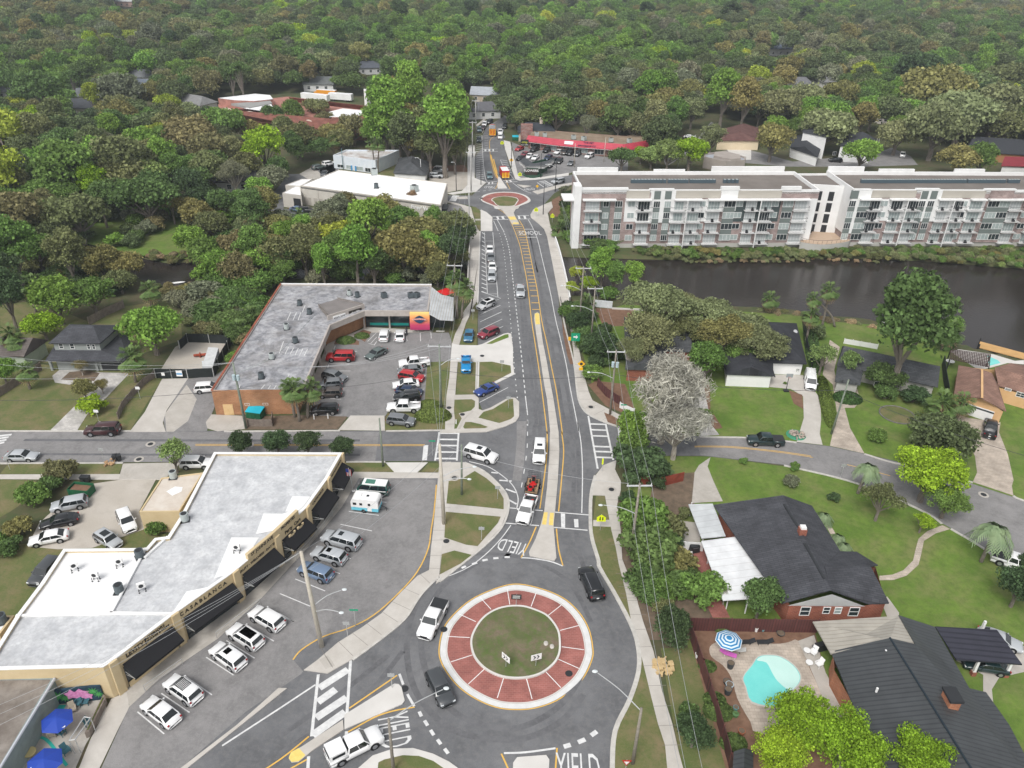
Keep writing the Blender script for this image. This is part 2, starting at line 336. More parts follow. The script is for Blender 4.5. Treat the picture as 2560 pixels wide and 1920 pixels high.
# ---------------------------------------------------------------- flat and raised sheets
ZS=[0.]
def sheet(name,t,m,z,smo=0,kind='structure'):
 P=G(t,z);
 if smo: P=sm(P,smo,True)
 mb=MB().sheet(P,z); o=mb.build(name,m); tag(o,kind=kind); return o
def raised(name,t,m,z=.15,smo=0,z0=0.):
 P=G(t,z)
 if smo: P=sm(P,smo,True)
 o=MB().prism(P,z0,z).build(name,m); tag(o,kind='structure'); return o
sheet('lawn',"s 1560 762 1700 768 1900 782 1990 788 2060 803 2190 812 2250 834 2350 864 2560 914 3300 1000 3300 1500 2560 1303 2429 1259 2240 1196 2158 1134 2070 1115 1962 1101 1760 1094 1580 1060 1480 960 1430 800",lawn,.012)
sheet('lawn',"s 1600 1140 1760 1141 1777 1141 2003 1172 2096 1194 2180 1221 2313 1279 2378 1321 2462 1371 2522 1423 2700 1560 2700 2050 1780 2050 1700 1480 1560 1250",lawn,.013)
sheet('lawn',"D 0 850 300 860 430 880 720 880 1080 950 1120 960 895 1325 -80 1325 -80 860",grassd,.014)
sheet('meadow',"s 180 560 300 520 420 520 520 560 560 640 500 650 345 638 200 605",lawn,.014)
sheet('meadow',"D 0 450 250 420 600 560 850 460 1150 420 1250 560 1260 690 800 850 0 850",grassd,.0145)
sheet('meadow',"V 300 1500 620 1420 700 1659 200 1659",lawn,.0146)
sheet('verge',"E 1260 1320 1300 1180 1540 1180 1570 845 1730 830 1740 700 1720 620 1790 500 1930 430 N 540 1659 O 520 0 505 460 500 1150 480 1659 0 1640",grassd,.015)
sheet('verge',"I 0 180 60 105 850 108 820 182",grassd,.06); sheet('yard',"I -200 210 230 225 330 260 70 440 0 480 -200 520",grassd,.016)
sheet('yard',"I -200 700 190 660 440 690 660 680 870 610 960 560 1150 600 1060 700 300 1180 -200 1180",grassd,.016)
sheet('meadow',"B 330 1130 520 1150 520 1220 350 1210",grassd,.016); sheet('yard',"P 320 480 700 490 700 640 400 650",mulch,.02); sheet('yard',"P 260 1190 330 1150 600 1180 700 1440 560 1440 420 1380",mulch,.0205)
sheet('yard',"F 1480 1240 1560 1100 1650 1050 1850 1100 1800 1330 1540 1340",mulch,.016)
sheet('yard',"B 700 1150 1000 1140 1035 1200 880 1200 760 1185",mulch,.016)
sheet('yard',"M 1480 520 1760 500 1760 760 1640 800 1450 700",soil,.0165)
sheet('yard',"M 1170 880 1190 1000 1290 1380 1420 1659 1760 1659 1900 1500 1900 1200 1650 850 1250 640",soil,.017)
sheet('yard',"L 420 830 700 830 900 1659 560 1659",grassd,.0172)
sheet('yard',"L 600 690 1480 700 1560 1000 1620 1350 1600 1700 880 1700",mulch,.0175)
sheet('yard',"H 40 1000 0 1000 -30 1130 60 1310 130 1300 45 1170",mulch,.0176)
road=sheet('road',"N 560 425 525 1659 O 525 500 490 1130 E 2000 1290 s 1160 1073 950 1077 0 1077 -500 1077 -500 1157 0 1157 900 1153 1097 1153 1090 1190 1000 1194 898 1193 855 1267 773 1365 655 1494 546 1595 398 1696 322 1768 253 1920 200 2050 1620 2050 1580 1980 L 75 1659 100 1400 200 1180 262 1000 265 850 220 700 120 500 0 270 M 1090 1100 1045 950 1040 830 1045 650 1070 520 1130 450 1220 418 1300 395 1500 385 1800 385 H 50 1498 Q 0 230 160 265 500 345 810 445 1300 660 1460 770 1540 815 1850 1000 2070 1190 2300 1420 2700 1500 2700 700 2212 556 1850 440 1640 370 1010 190 H 1100 1475 870 1425 560 1390 300 1367 0 1363 M 1700 235 1400 200 1285 190 1150 155 1020 100 960 0 O 1940 1290 1880 1050 1850 720 1780 400 1700 150 1650 0 N 1640 1330 1560 900 1480 500 1440 400 1370 330 1255 240 1250 200 1290 130 1440 60 F 1580 1010 1700 950 1850 880 2000 820 2000 740 1780 760 1400 810 1100 830 1040 810 1000 720 950 600 905 430 870 270 T 600 600 580 560 610 480 660 420 610 395 520 450 420 520 385 600 385 700 320 790 320 900 F 500 830 650 870 500 990 440 1045 105 1040 -100 1010 -100 1120 120 1130 350 1170 440 1190 560 1240 730 1340",asph,.03)
sheet('road_patch',"O 1075 1510 1205 1510 M 590 280 580 440 560 560 500 555 520 400 530 290 530 150",asph3,.036)
sheet('street_surface',"s -500 1079 0 1079 500 1079 948 1080 938 1152 500 1154 -500 1156",asph3,.034)
sheet('street_surface',"M 1760 250 H 0 1366 300 1369 560 1391 870 1428 1100 1477 1320 1541 Q 1640 373 1850 443 2212 559 2700 705 2700 1490 2300 1410 2070 1186 1850 996 1540 811 1460 766 1300 656 810 441 500 341 160 261 0 226 H 50 1494 M 1800 382",asph3,.034)
sheet('parking_lot',"c 1460 400 2212 408 s 1090 1200 1086 1280 K 1045 10 1025 140 950 300 820 450 650 600 480 690 300 750 150 840 90 910 160 990 J 2080 1010 1700 1270 1250 1659 700 1700 700 1659 890 1240 1100 1045 1510 765 1810 485 c 540 1659 1140 940",asph3,.038)
sheet('parking_lot',"E 1020 1225 750 1225 830 1000 930 720 1150 640 1720 640 1740 700 1735 838 1572 845 1548 1180 1300 1190 1280 1218",asph3,.035)
sheet('parking_lot',"F 985 300 1150 370 1700 420 2212 500 2600 560 2600 700 2000 660 1780 740 1400 800 1120 800 1070 740",asph3,.022)
sheet('parking_lot',"B 750 1180 1035 1190 1035 1300 880 1330 800 1330 760 1280",sand,.022)
sheet('lane',"F 110 1160 350 1175 380 1450 380 1650 0 1650 40 1300",asph3,.023)
sheet('parking_lot',"U 690 1330 1000 940 1120 940 1240 860 1500 850 1430 950 1100 1000 950 1260 1300 1290 1300 1420 700 1420",asph,.023)
sheet('driveway',"U 1100 940 1225 870 1320 960 1200 1000",concd,.027)
sheet('parking_lot',"B 0 1150 90 1130 130 1230 0 1290",asph3,.023)
sheet('parking_lot',"C 620 860 520 860 480 870 560 935 850 960 1300 960 1600 950 1560 900 1450 850 1360 880 1000 920 880 930",asph3,.022)
sheet('street_surface',"C 120 880 330 800 410 700 440 720 380 820 250 900 150 960",asph3,.024)
sheet('street_surface',"V -200 960 120 960 500 960 500 1010 200 1010 -200 1030",asph3,.024); sheet('yard',"V -200 900 500 850 520 960 -200 960",mulch,.018); sheet('yard',"V -200 1030 200 1010 400 1010 380 1060 -200 1100",grassd,.018)
sheet('driveway',"C 500 860 640 860 640 920 540 920",concw,.026)
raised('sidewalk',"K 1060 0 1045 130 1030 290 950 330 830 450 700 590 560 690 400 790 260 910 165 980 310 1000 330 1003 500 905 690 765 860 625 940 505 1000 425 1100 335 1115 170 1130 0",conc)
sheet('kerb_ramp',"K 270 910 330 880 380 950 315 975",concd,.156)
raised('sidewalk',"E 1655 1535 1735 1533 s 1116 1260 1107 1325 1083 1325",conc,.152)
raised('sidewalk',"O 70 1625 75 1350 90 1150 130 900 150 600 170 430 210 300 290 150 340 0 N 270 1659 340 1520 430 1400 400 1150 410 800 430 550 400 350 380 200 290 80 100 30 100 10 300 60 430 100 455 200 510 380 545 430 540 600 535 800 528 1150 512 1400 455 1480 400 1640 O 435 0 360 150 310 300 265 450 245 690 210 1150 195 1350 205 1500 190 1625",conc,.15)
raised('driveway_apron',"O 265 455 165 430 145 680 500 685 720 675 980 735 1010 740 1010 500 985 300 940 288 880 300 590 440 520 460",concw,.154)
sheet('island_grass',"O 640 440 720 440 950 350 945 305 900 310 780 365",lawn,.162)
raised('traffic_island',"O 530 685 720 680 980 735 1015 740 1028 860 740 1005 530 1065",concw,.12); sheet('island_grass',"O 545 690 720 686 975 740 985 840 725 975 537 1040",grassd,.14)
raised('traffic_island',"O 195 1145 480 1140 535 1190 535 1340 590 1360 700 1320 950 1180 1040 1185 1095 1240 1095 1440 1050 1510 900 1580 640 1655 0 1670 0 1630 190 1620",conc,.153)
sheet('island_grass',"O 200 1212 440 1205 485 1230 480 1310 430 1360 330 1385 260 1400 300 1470 230 1610 197 1615 207 1500 192 1350",grassd,.162)
sheet('island_grass',"O 600 1380 730 1340 960 1200 1010 1200 1025 1440 980 1480 820 1535 530 1460",grassd,.163)
sheet('island_grass',"O 320 1590 350 1520 430 1520 560 1550 665 1590 620 1605 340 1612",grassd,.164)
sheet('drain_channel',"O 440 1360 470 1375 400 1430 330 1500 280 1620 245 1618 300 1500",concd,.168)
raised('kerb',"O 497 690 540 690 528 1060 488 1130",concw,.1)
sheet('drain_channel',"O 508 690 528 690 515 1060 500 1060",concd,.107)
raised('kerb',"N 545 430 562 430 532 1400 520 1440 510 1400",concw,.1)
raised('traffic_island',"M 70 430 170 430 300 490 410 590 465 670 470 760 420 880 300 1010 100 1170 0 1250 -30 1270 0 1200 20 900 40 700",conc,.148)
sheet('island_grass',"M 60 560 150 545 240 490 320 540 400 610 440 680 440 755 300 740 45 715",grassd,.165)
sheet('island_grass',"M 40 772 420 806 400 850 320 940 260 1010 180 1000 30 950",grassd,.166)
sheet('island_grass',"M 12 1065 100 1040 220 1070 200 1100 0 1205",grassd,.167)
raised('sidewalk',"N 1440 60 1290 130 1250 200 1255 240 1370 330 1440 400 1480 500 1560 900 1640 1330 1665 1459 O 1745 0 1800 200 1840 500 1855 700 1885 1000 1935 1250 2040 1400 P 250 1450 450 1550 620 1595 620 1500 300 1330 265 1250 195 1000 O 1950 650 1880 300 1800 0 N 1830 1500 1790 1390 1700 950 1590 550 1520 330 1490 180 1560 100 1540 20",conc,.149)
sheet('verge',"P 405 1440 480 1470 610 1545 600 1588 440 1530",mulch,.16); sheet('verge',"O 1690 120 1740 300 1850 700 1860 720 1800 720 1760 600 1700 300",mulch,.158)
raised('sidewalk',"M 1075 520 1130 450 1220 415 1210 480 1250 560 1250 620 1225 720 1250 900 1260 1100 1300 1200 1330 1350 L 215 340 265 530 300 650 370 850 430 1130 500 1350 545 1550 575 1659 640 1900 500 1900 465 1659 450 1500 400 1350 350 1150 290 900 215 640 180 450 130 250 M 1215 1020 1185 900 1140 660 1080 655 1045 655",conc,.151)
raised('verge',"M 1078 662 1138 662 1190 900 1222 1020 L 140 250 190 450 225 640 300 900 360 1150 410 1350 460 1500 475 1659 505 1900 100 1900 92 1659 112 1400 216 1190 273 960 276 860 245 700 135 480 0 280 M 1060 1010 1050 900",grassd,.145)
sheet('sidewalk',"M 1060 830 1175 828 1180 876 1058 872",conc,.158)
raised('median',"O 1310 20 1345 5 1375 20 1390 180 1420 400 1480 700 1530 1000 1570 1200 1640 1659 M 820 220 825 350 815 550 795 775 785 870 805 1090 790 1110 620 1075 615 1050 660 960 695 865 720 770 740 600 755 400 760 220 O 1525 1659 1480 1200 1440 1000 1380 600 1330 300 1300 80",conc,.16)
sheet('yellow_pad',"M 718 775 745 776 735 862 705 860",yelp2,.167); sheet('yellow_pad',"M 760 778 787 780 782 866 752 864",yelp2,.1675)
sheet('yellow_pad',"O 1308 25 1345 10 1372 25 1385 170 1322 170",yelp2,.168)
raised('median',"N 780 80 1100 85 1050 120 1020 170 1035 220 1095 320 1090 335 1000 335 930 225 870 150",conc,.16)
sheet('yellow_pad',"N 935 230 1035 225 1060 270 975 275",yelp2,.167); sheet('yellow_pad',"N 1010 310 1085 310 1088 332 1002 332",yelp2,.1675)
raised('median',"F 800 780 830 790 880 870 930 940 800 945 790 900 800 870",concw,.16)
raised('median',"F 1280 985 1600 905 1900 850 1900 870 1600 950 1350 1025",conc,.16); raised('median',"F 1065 890 1265 910 1160 935",conc,.161)
raised('median',"F 230 1060 380 1055 385 1085 250 1090",conc,.162)
raised('median',"K 445 1290 790 1075 820 1078 840 1100 862 1190 845 1215 445 1390",concw,.16,0); raised('median',"K 60 1590 75 1550 150 1510 435 1325 440 1392 225 1535 130 1612 80 1617",conc,.156)
sheet('yellow_pad',"K 60 1590 75 1550 130 1520 175 1570 130 1612 80 1617",yelp2,.163)
raised('median',"K 1600 1900 1612 1620 1640 1583 1840 1568 1862 1600 1850 1900",concw,.16)
raised('kerb',"K 480 1800 540 1659 640 1572 780 1525 920 1520 1060 1560 1170 1615 1260 1680 1380 1800 1400 1900 500 1900",concw,.15); sheet('island_grass',"K 660 1800 680 1620 720 1600 850 1570 960 1575 1060 1610 1130 1659 1200 1800",grassd,.16)
raised('kerb',"e 180 745 700 345 900 170 1090 0 1170 0 760 330 240 745 100 840 40 840",conc,.13)
raised('sidewalk',"F 880 280 970 300 1080 770 1120 800 1400 790 1780 730 1780 765 1400 815 1100 835 1040 815 1000 700 900 400",concw,.15)
raised('sidewalk',"F 380 430 400 340 480 350 480 440 590 440 T 400 735 330 735 F 480 500 480 800 640 860 500 990 300 1010 180 1030 100 1010 300 980 380 900 380 430",concw,.151)
raised('sidewalk',"T 330 490 430 410 440 420 345 500",conc,.15)
raised('sidewalk',"I -200 183 840 180 900 196 1140 196 1130 218 820 218 -200 212",conc,.08); raised('driveway_apron',"I 850 107 1250 100 1140 214 820 214",concd,.085)
raised('driveway_apron',"E 1280 1537 1575 1537 1500 1607 1345 1607",concw,.07); sheet('verge',"E 1000 1540 1280 1537 1345 1603 1030 1603",grassd,.062); raised('sidewalk',"E 1030 1602 1655 1608 1650 1645 1050 1645",conc,.08); sheet('verge',"E 1530 1602 1582 1540 1652 1545 1652 1605",grassd,.064)
raised('driveway_apron',"E 955 1312 1040 1213 1275 1213 1278 1316",conc,.07)
raised('driveway_apron',"E 40 1260 80 1205 300 1215 310 1305 120 1322 50 1300",concd,.06); sheet('yard',"E 310 1310 300 1220 700 1210 1020 1220 950 1308",soil,.05)
raised('driveway_apron',"D 895 1326 1000 1190 1120 960 1300 955 1150 1180 1125 1260 1145 1326",conc,.06); sheet('driveway',"D 1145 1325 1128 1240 1155 1180 1290 960 1480 940 1600 860 1540 1010 1465 1200 1430 1320",asph3,.055)
sheet('driveway',"D 1150 1325 1140 1200 1290 1000 1360 1100 1300 1250 1200 1325",concd,.058)
sheet('gravel_yard',"D 1080 950 1140 850 1210 740 1300 690 1610 700 1480 940",sand,.05)
sheet('gravel_yard',"I 620 250 840 218 1080 214 960 440 1000 560 830 620 640 690 400 700 190 680 270 520 400 400 500 330",sand,.05)
sheet('driveway',"D 340 1322 535 1130 600 1060 690 1000 480 1000 380 985 360 940 420 890 690 915 895 920 740 1085 600 1210 530 1322",paverg,.05); sheet('flower_bed',"D 420 965 480 912 600 900 690 920 650 975",soil,.06)
sheet('driveway',"H 480 930 700 935 770 1050 805 1100 810 1240 800 1340 820 1416 640 1396 690 1230 685 1080 600 1030 440 1015 440 940",conc,.05)
sheet('flower_bed',"H 585 1037 680 1070 688 1170 620 1130",mulch,.052)
sheet('driveway',"H 870 1422 920 1200 890 1000 820 930 870 690 940 740 900 900 920 980 970 1150 1010 1300 1110 1476",paver,.05)
sheet('garden_path',"H 930 1000 1060 1030 1080 1110 1040 1160 960 1160 960 1135 1020 1130 1050 1090 1040 1050 940 1030",paver,.055)
sheet('driveway',"H 1730 1200 1830 1230 2050 1260 2040 1330 2100 1480 2140 1659 Q 2100 420 2115 512 1740 387 1780 300 1760 150 1700 0",paver,.05)
sheet('driveway',"P 1000 1020 1260 1030 1320 1150 1350 1330 1400 1560 1470 1650 1300 1659 1250 1500 1100 1400 1000 1200",paverg,.05)
sheet('driveway',"M 1760 500 1790 450 1870 395 1850 460 1890 560 1955 700 1740 712",concd,.05)
sheet('garden_path',"Q 880 1252 1000 1240 1100 1200 1190 1110 1215 1000 1240 910 1320 840 1460 785 1535 820 1400 860 1290 930 1265 1050 1240 1150 1130 1250 1010 1290 880 1292",paver,.05)
sheet('garden_path',"Q 950 1440 1060 1590 1060 1700 980 1700 900 1500",concd,.05); sheet('garden_path',"Q 370 760 410 755 475 860 430 870",paver,.05)
sheet('patio',"L 640 100 720 150 830 480 900 620 780 620 620 300 560 130",brickred,.05)
sheet('patio',"M 1640 830 1790 850 1800 980 1650 985",concd,.05)
sheet('driveway',"S 1740 500 1950 480 2212 400 2300 420 2300 560 2040 620 1990 700 2000 800 2060 960 2020 960 1930 800 1930 600",concd,.05)
sheet('pool_deck',"L 760 820 830 780 950 765 1200 800 1300 790 1370 780 1440 950 1520 1120 1600 1330 1500 1450 1100 1420 1040 1340 950 1180 910 1040 850 950 770 890",paver,.06,3)
sheet('patio',"L 1370 780 1480 740 1560 1000 1700 1250 1640 1400 1520 1120",concd,.062)
pm=mat('pool_water',(.16,.62,.58),.08,(.20,.68,.63),.3,spec=.5); pms=mat('pool_shelf',(.50,.74,.68),.12,(.55,.78,.72),.4,spec=.5)
raised('pool_coping',"L 985 1030 1045 945 1090 885 1160 872 1255 885 1345 945 1392 1020 1376 1088 1318 1140 1300 1205 1210 1240 1045 1210 1003 1100",conc,.075,3,.0)
sheet('pool_water',"L 992 1030 1052 950 1095 892 1160 880 1250 892 1338 950 1384 1020 1368 1082 1308 1130 1288 1198 1210 1230 1052 1200 1011 1100",pm,.085,3)
sheet('pool_shelf',"L 1085 915 1110 890 1160 882 1250 895 1335 952 1380 1020 1366 1080 1312 1122 1230 1060 1190 1000 1150 930",pms,.09,3)
sheet('cafe_floor',"a 0 1416 500 560 1150 600 1180 760 950 1150 800 1500 0 1500",concd,.05)
sheet('sidewalk',"a 1230 650 1400 575 1430 740 1300 1000 1100 1416 1000 1600 760 1600 880 1400 1000 1100",conc,.06)
sheet('sidewalk',"J 900 1180 1000 1040 1300 870 1500 740 1700 520 d 1345 1275 1660 890 1910 580 c 1190 470 1300 300 1470 385 1140 940 540 1659 J 1810 480 1510 760 1100 1045 890 1240",concd,.06)
sheet('walkway',"E 735 1110 780 960 880 720 915 700 940 690 1130 610 1150 640 930 720 830 1000 790 1120",concd,.056); sheet('walkway',"E 1130 600 1600 625 1600 640 1130 640",conc,.057)
sheet('flower_bed',"E 925 720 940 690 1010 660 1100 700 1100 725",mulch,.06); sheet('flower_bed',"E 1060 655 1130 620 1185 635 1140 705",mulch,.061)
raised('bus_bay',"N 565 130 640 165 700 215 722 240 726 424 563 424",concw,.152)
sheet('verge',"N 440 88 500 100 560 150 562 258 490 260 455 180",grassd,.156); sheet('verge',"N 495 282 560 282 556 420 520 400",grassd,.157)
raised('sidewalk',"N 470 110 640 165 726 235 726 280 490 280",conc,.1)
_w=[g3(p,4.8) for p in [(278,1656),(434,1537),(586,1430),(689,1343),(767,1269),(819,1197),(856,1132)]]
o=MB().sheet([(p.x-.5,p.y+.5) for p in _w]+[(p.x,p.y) for p in G("c 1300 300 1460 400 1140 940 540 1659 J 1810 485 1510 765 1100 1045 900 1230")],.054).build('sidewalk',concd); tag(o,kind='structure')
# ---------------------------------------------------------------- roundabout 1
def poly_at(t,z,k=4): return sm(G(t,z),k,True)
ccx=(G("s 1291 1607",.1)[0]); yr=[(165,830),(190,1020),(340,1245),(540,1405),(800,1520),(1050,1548),(1270,1525),(1500,1440),(1700,1290),(1810,1160),(1890,980),(1900,860),(1855,640),(1740,445),(1560,285),(1300,178),(1010,130),(720,210),(470,345),(240,580)]
ringpx=[(1060+x/4.485,1430+y/4.485) for x,y in yr]
cpx=(1060+1030/4.485,1430+790/4.485)
def scaled(k,z,dy=0):
 return sm([g3((cpx[0]+(x-cpx[0])*k,cpx[1]+dy+(y-cpx[1])*k),z) for x,y in ringpx],5,True)
def rsheet(name,P,m,z): o=MB().sheet(P,z).build(name,m); tag(o,kind='structure')
rsheet('roundabout_line',scaled(1.0,.04),yellp,.04); rsheet('roundabout_gutter_edge',scaled(.985,.044),asph,.044)
o=MB().prism(scaled(.978,.08),0,.08).build('roundabout_kerb',mat('kerb_pale',(.60,.60,.59),.8,(.68,.68,.67),1.2,detail=8)); tag(o,kind='structure')
rsheet('roundabout_kerb_joint',scaled(.905,.086),concd,.086); rsheet('roundabout_kerb_top',scaled(.90,.09),concw,.09); rsheet('roundabout_apron',scaled(.885,.096),brickred,.096)
innpx=[(1060+x/4.485,1430+y/4.485) for x,y in [(518,780),(560,950),(690,1090),(880,1175),(1100,1190),(1300,1145),(1450,1040),(1520,930),(1535,800),(1510,640),(1400,490),(1270,420),(1110,372),(950,372),(800,410),(660,500),(560,640)]]
ic=(1060+1030/4.485,1430+775/4.485)
def inner(k,z): return sm([g3((ic[0]+(x-ic[0])*k,ic[1]+(y-ic[1])*k),z) for x,y in innpx],5,True)
o=MB().prism(inner(1,.3),0.05,.3).build('roundabout_island_kerb',concw); tag(o,kind='structure'); rsheet('roundabout_grass',inner(.955,.31),mat('patchy_grass',(.075,.12,.03),.95,(.17,.13,.09),.35,detail=12,bump=.4,extra=[(.45,.8,(.22,.17,.13)),(1.1,.7,(.085,.16,.025)),(5,.5,(.12,.09,.06))]),.31)
mb=MB()
for (x1,y1,x2,y2) in [(935,197,962,365),(1258,232,1200,388),(1540,370,1388,490),(1735,600,1525,655),(1795,872,1545,838),(1740,1082,1500,975),(1535,1297,1362,1115),(1212,1425,1148,1190),(822,1412,895,1180),(495,1258,675,1090),(300,1008,542,930),(265,722,512,735),(385,467,582,557),(628,282,752,418)]:
 ribbon(mb,[g3((1060+x1/4.485,1430+y1/4.485),.1),g3((1060+x2/4.485,1430+y2/4.485),.1)],.09,.102)
o=mb.build('roundabout_joints',whitew); tag(o,kind='structure')
rsheet('roundabout_kerb',sm(G("N 553 -30 F 553 1095 600 1040 720 1005 880 993 1050 1003 1190 1045 1250 1100 1230 1140 1100 1190 1060 1230 780 1230 740 1190 590 1130",.09),3,True),concw,.1)
rsheet('roundabout_apron',sm(G("F 582 1095 640 1045 750 1013 890 1002 1040 1012 1150 1045 1215 1095 1180 1130 1070 1180 1020 1185 820 1188 770 1185 620 1125",.105),3,True),brickred,.106)
rsheet('roundabout_island_kerb',sm(G("F 708 1105 750 1070 900 1052 1050 1070 1085 1105 1070 1135 1015 1188 808 1188 740 1130",.11),3,True),concw,.112)
rsheet('roundabout_grass',sm(G("F 720 1103 765 1072 900 1055 1040 1075 1075 1105 1055 1135 1008 1184 815 1184 750 1128",.115),3,True),grassd,.118)
# ---------------------------------------------------------------- painted markings
wmk=MB(); ymk=MB()
def L_(t,w,mb=None,dash=None,smo=1,z=.046):
 P=G(t,z)
 if smo: P=sm(P,4)
 ribbon(mb if mb is not None else wmk,P,w,z,dash)
for t in ["N 960 270 1010 370 1060 500 1110 650 1150 850 1190 1050 1220 1250 1265 1659 O 1310 400 1370 800 1430 1250 1480 1659 M 740 220 740 350 725 500 690 750",
  "N 1095 280 1150 370 1190 500 1225 650 1265 850 1305 1050 1345 1250 1405 1659 O 1470 400 1550 800 1610 1100 1690 1659 M 840 220 855 350 840 550 820 770",
  "M 665 875 620 980 560 1090","M 805 890 820 1030 850 1145","K 480 1245 810 1018","K 470 1410 650 1310 780 1265 930 1238","K -300 1790 0 1600 200 1440","K -100 1760 80 1659 185 1600","K 1530 1560 1575 1659 1680 1900","K 1915 1520 1905 1659 1890 1900",
  "F 860 730 930 880 970 955","F 800 860 785 920 760 950","F 690 420 700 540 740 700 780 800","F 870 180 700 260 690 420","F 930 1330 870 1270 740 1195"]:
 L_(t,.16,ymk)
for t in ["N 990 290 1040 400 1090 520 1135 670 1175 850 1210 1050 1245 1250 1280 1600","N 1120 300 1165 400 1205 520 1240 670 1280 850 1320 1050 1360 1250 1395 1600"]: pass
L_("F 700 480 760 700 830 860",.5,ymk); L_("F 740 540 790 740",.4,ymk)
L_("D 1350 1420 1700 1421 E 1555 1422",.12,ymk,smo=0); L_("D 1350 1412 1700 1413 E 1555 1414",.12,ymk,smo=0)
L_("M 1760 325 H 0 1430 200 1435 500 1465 740 1500 Q 240 158",.12,ymk); L_("M 1760 319 H 0 1424 200 1428 500 1458 740 1492",.12,ymk); L_("Q 560 222 760 270 980 330",.12,ymk)
L_("s 1091 1212 1085 1280 K 1045 10 1025 140 950 300 820 450 650 600 480 690 300 750 150 840 90 910",.16,ymk)
lt=G("N 995 290 1040 400 1090 520 1135 670 1175 850 1210 1050 1245 1250 1280 1580"); rt=G("N 1105 290 1150 400 1190 520 1225 670 1265 850 1305 1050 1345 1250 1385 1580")
lt=sm(lt,8);rt=sm(rt,8)
for i in range(6,len(lt),2)[:26] if False else range(4,len(lt)-1,2): ribbon(ymk,[lt[i],rt[i]],.28,.047)
L_("N 1220 270 1290 400 1350 550 1410 800 1470 1050 1530 1300 1600 1659 O 1660 350 1740 700 1800 1050 1860 1350 1920 1659 M 950 150 975 300 985 500 980 780",.15)
L_("N 790 270 880 430",.15);L_("N 740 285 805 430",.15)
L_("N 880 430 950 650 990 950 1030 1300 1070 1659 O 1110 450 1160 950 1185 1200",.18,dash=(1.0,.9))
L_("N 820 460 870 640 905 900 930 1200 950 1400 975 1659 O 985 250 1010 550 1035 850 1060 1100 1070 1190",.16,dash=(.5,1.6))
L_("O 1185 1200 1212 1425",.15);L_("O 1210 1490 1210 1570",.2); L_("M 603 140 605 280 595 400 580 500 560 620",.14,dash=(1.2,2.2)); L_("O 1078 1235 1090 1440",.12)
L_("N 615 450 655 1295",.13);L_("N 730 445 800 1340",.13);L_("N 622 567 735 567",.13);L_("N 655 1160 782 1160",.13);L_("N 660 1298 792 1298",.13)
for y in range(450,1290,58): L_("N %d %d %d %d"%(583-(y-450)*.01,y,622+(y-450)*.03,y+28),.3)
for t in ["N 575 1270 840 1358 745 1400","N 570 1360 660 1400","N 555 1585 835 1455","N 610 1655 850 1545","O 555 38 640 -10","O 555 135 850 0","O 555 242 860 97","O 790 235 872 197","O 545 1250 940 1043"]: L_(t,.13,smo=0)
L_("M 560 1090 640 1095 760 1115 848 1147",.2); L_("M 475 745 555 752",.2);L_("M 650 760 710 765",.2);L_("M 795 775 1035 795",.2);L_("M 445 850 530 857",.2);L_("M 600 862 685 868",.2);L_("M 785 880 1020 900",.2)
for t in ["M 835 785 865 788 865 885 838 882","M 925 825 955 825 958 882 930 882","M 640 770 655 771 630 862 612 861"]: wmk.sheet(G(t),.046)
L_("M 490 865 420 960 300 1080 160 1175 K 1000 400 950 480 820 640 600 820 500 900",.13)
L_("M 200 425 330 460 440 530 510 600 540 680 530 750",.15)
for t in ["M 355 500 400 505","M 410 555 495 560","M 455 615 525 640","M 475 690 530 720"]: L_(t,.3)
for (x,y,dx,dy) in [(1270,272,30,-12),(1345,246,34,-12),(1417,223,36,-8),(1492,210,36,-3),(1570,203,36,0),(1985,1507,48,-14),(2085,1473,50,-20),(2170,1422,40,-28),(1010,1350,22,36),(1052,1416,24,36),(1100,1480,24,34),(1150,1544,26,34),(970,1287,16,34)]:
 P=[g3((700+(x-dx/2)/2.765,1320+(y-dy/2)/2.765)),g3((700+(x+dx/2)/2.765,1320+(y+dy/2)/2.765))]; ribbon(wmk,P,.36 if x<1900 else .5,.0462)
for t in ["K 825 1008 852 1082","K 880 1148 928 1232"]: L_(t,.28)
L_("K 488 915 463 1280",.32,smo=0);L_("K 265 1012 218 1440",.32,smo=0)
for t in ["K 272 1105 470 978","K 262 1203 385 1115","K 250 1312 460 1172","K 225 1432 450 1272"]: L_(t,.9,smo=0,z=.05)
L_("K 198 1578 190 1700",.32,smo=0);L_("K 460 1405 456 1450",.32,smo=0)
L_("K -400 1505 0 1245 245 1083",.2,smo=0)
L_("K 1548 1556 1700 1550 1905 1522",.22)
L_("E 1655 1328 1625 1525",.3,smo=0);L_("E 1788 1328 1775 1525",.3,smo=0)
for y in (1335,1378,1420,1465,1510): L_("E %d %d %d %d"%(1655-(y-1325)*.14,y,1786-(y-1325)*.06,y+1),.42,smo=0,z=.05)
L_("E 1562 1418 1552 1522",.75,smo=0)
L_("M 1025 110 1090 475",.3,smo=0);L_("M 1145 165 1198 415",.3,smo=0)
for y in (165,205,247,320,355,395): L_("M %d %d %d %d"%(1035+(y-165)*.17,y,1146+(y-165)*.2,y+4),.42,smo=0,z=.05)
L_("M 1240 195 1255 305",.6,smo=0)
for t in ["N 725 228 935 222","N 735 270 945 268","N 1065 218 1230 215","N 1080 262 1250 262","F 645 862 785 850","F 650 890 785 880","F 870 838 1035 825","F 900 865 1070 850","F 590 405 800 400","F 590 435 800 432"]: L_(t,.3,smo=0)
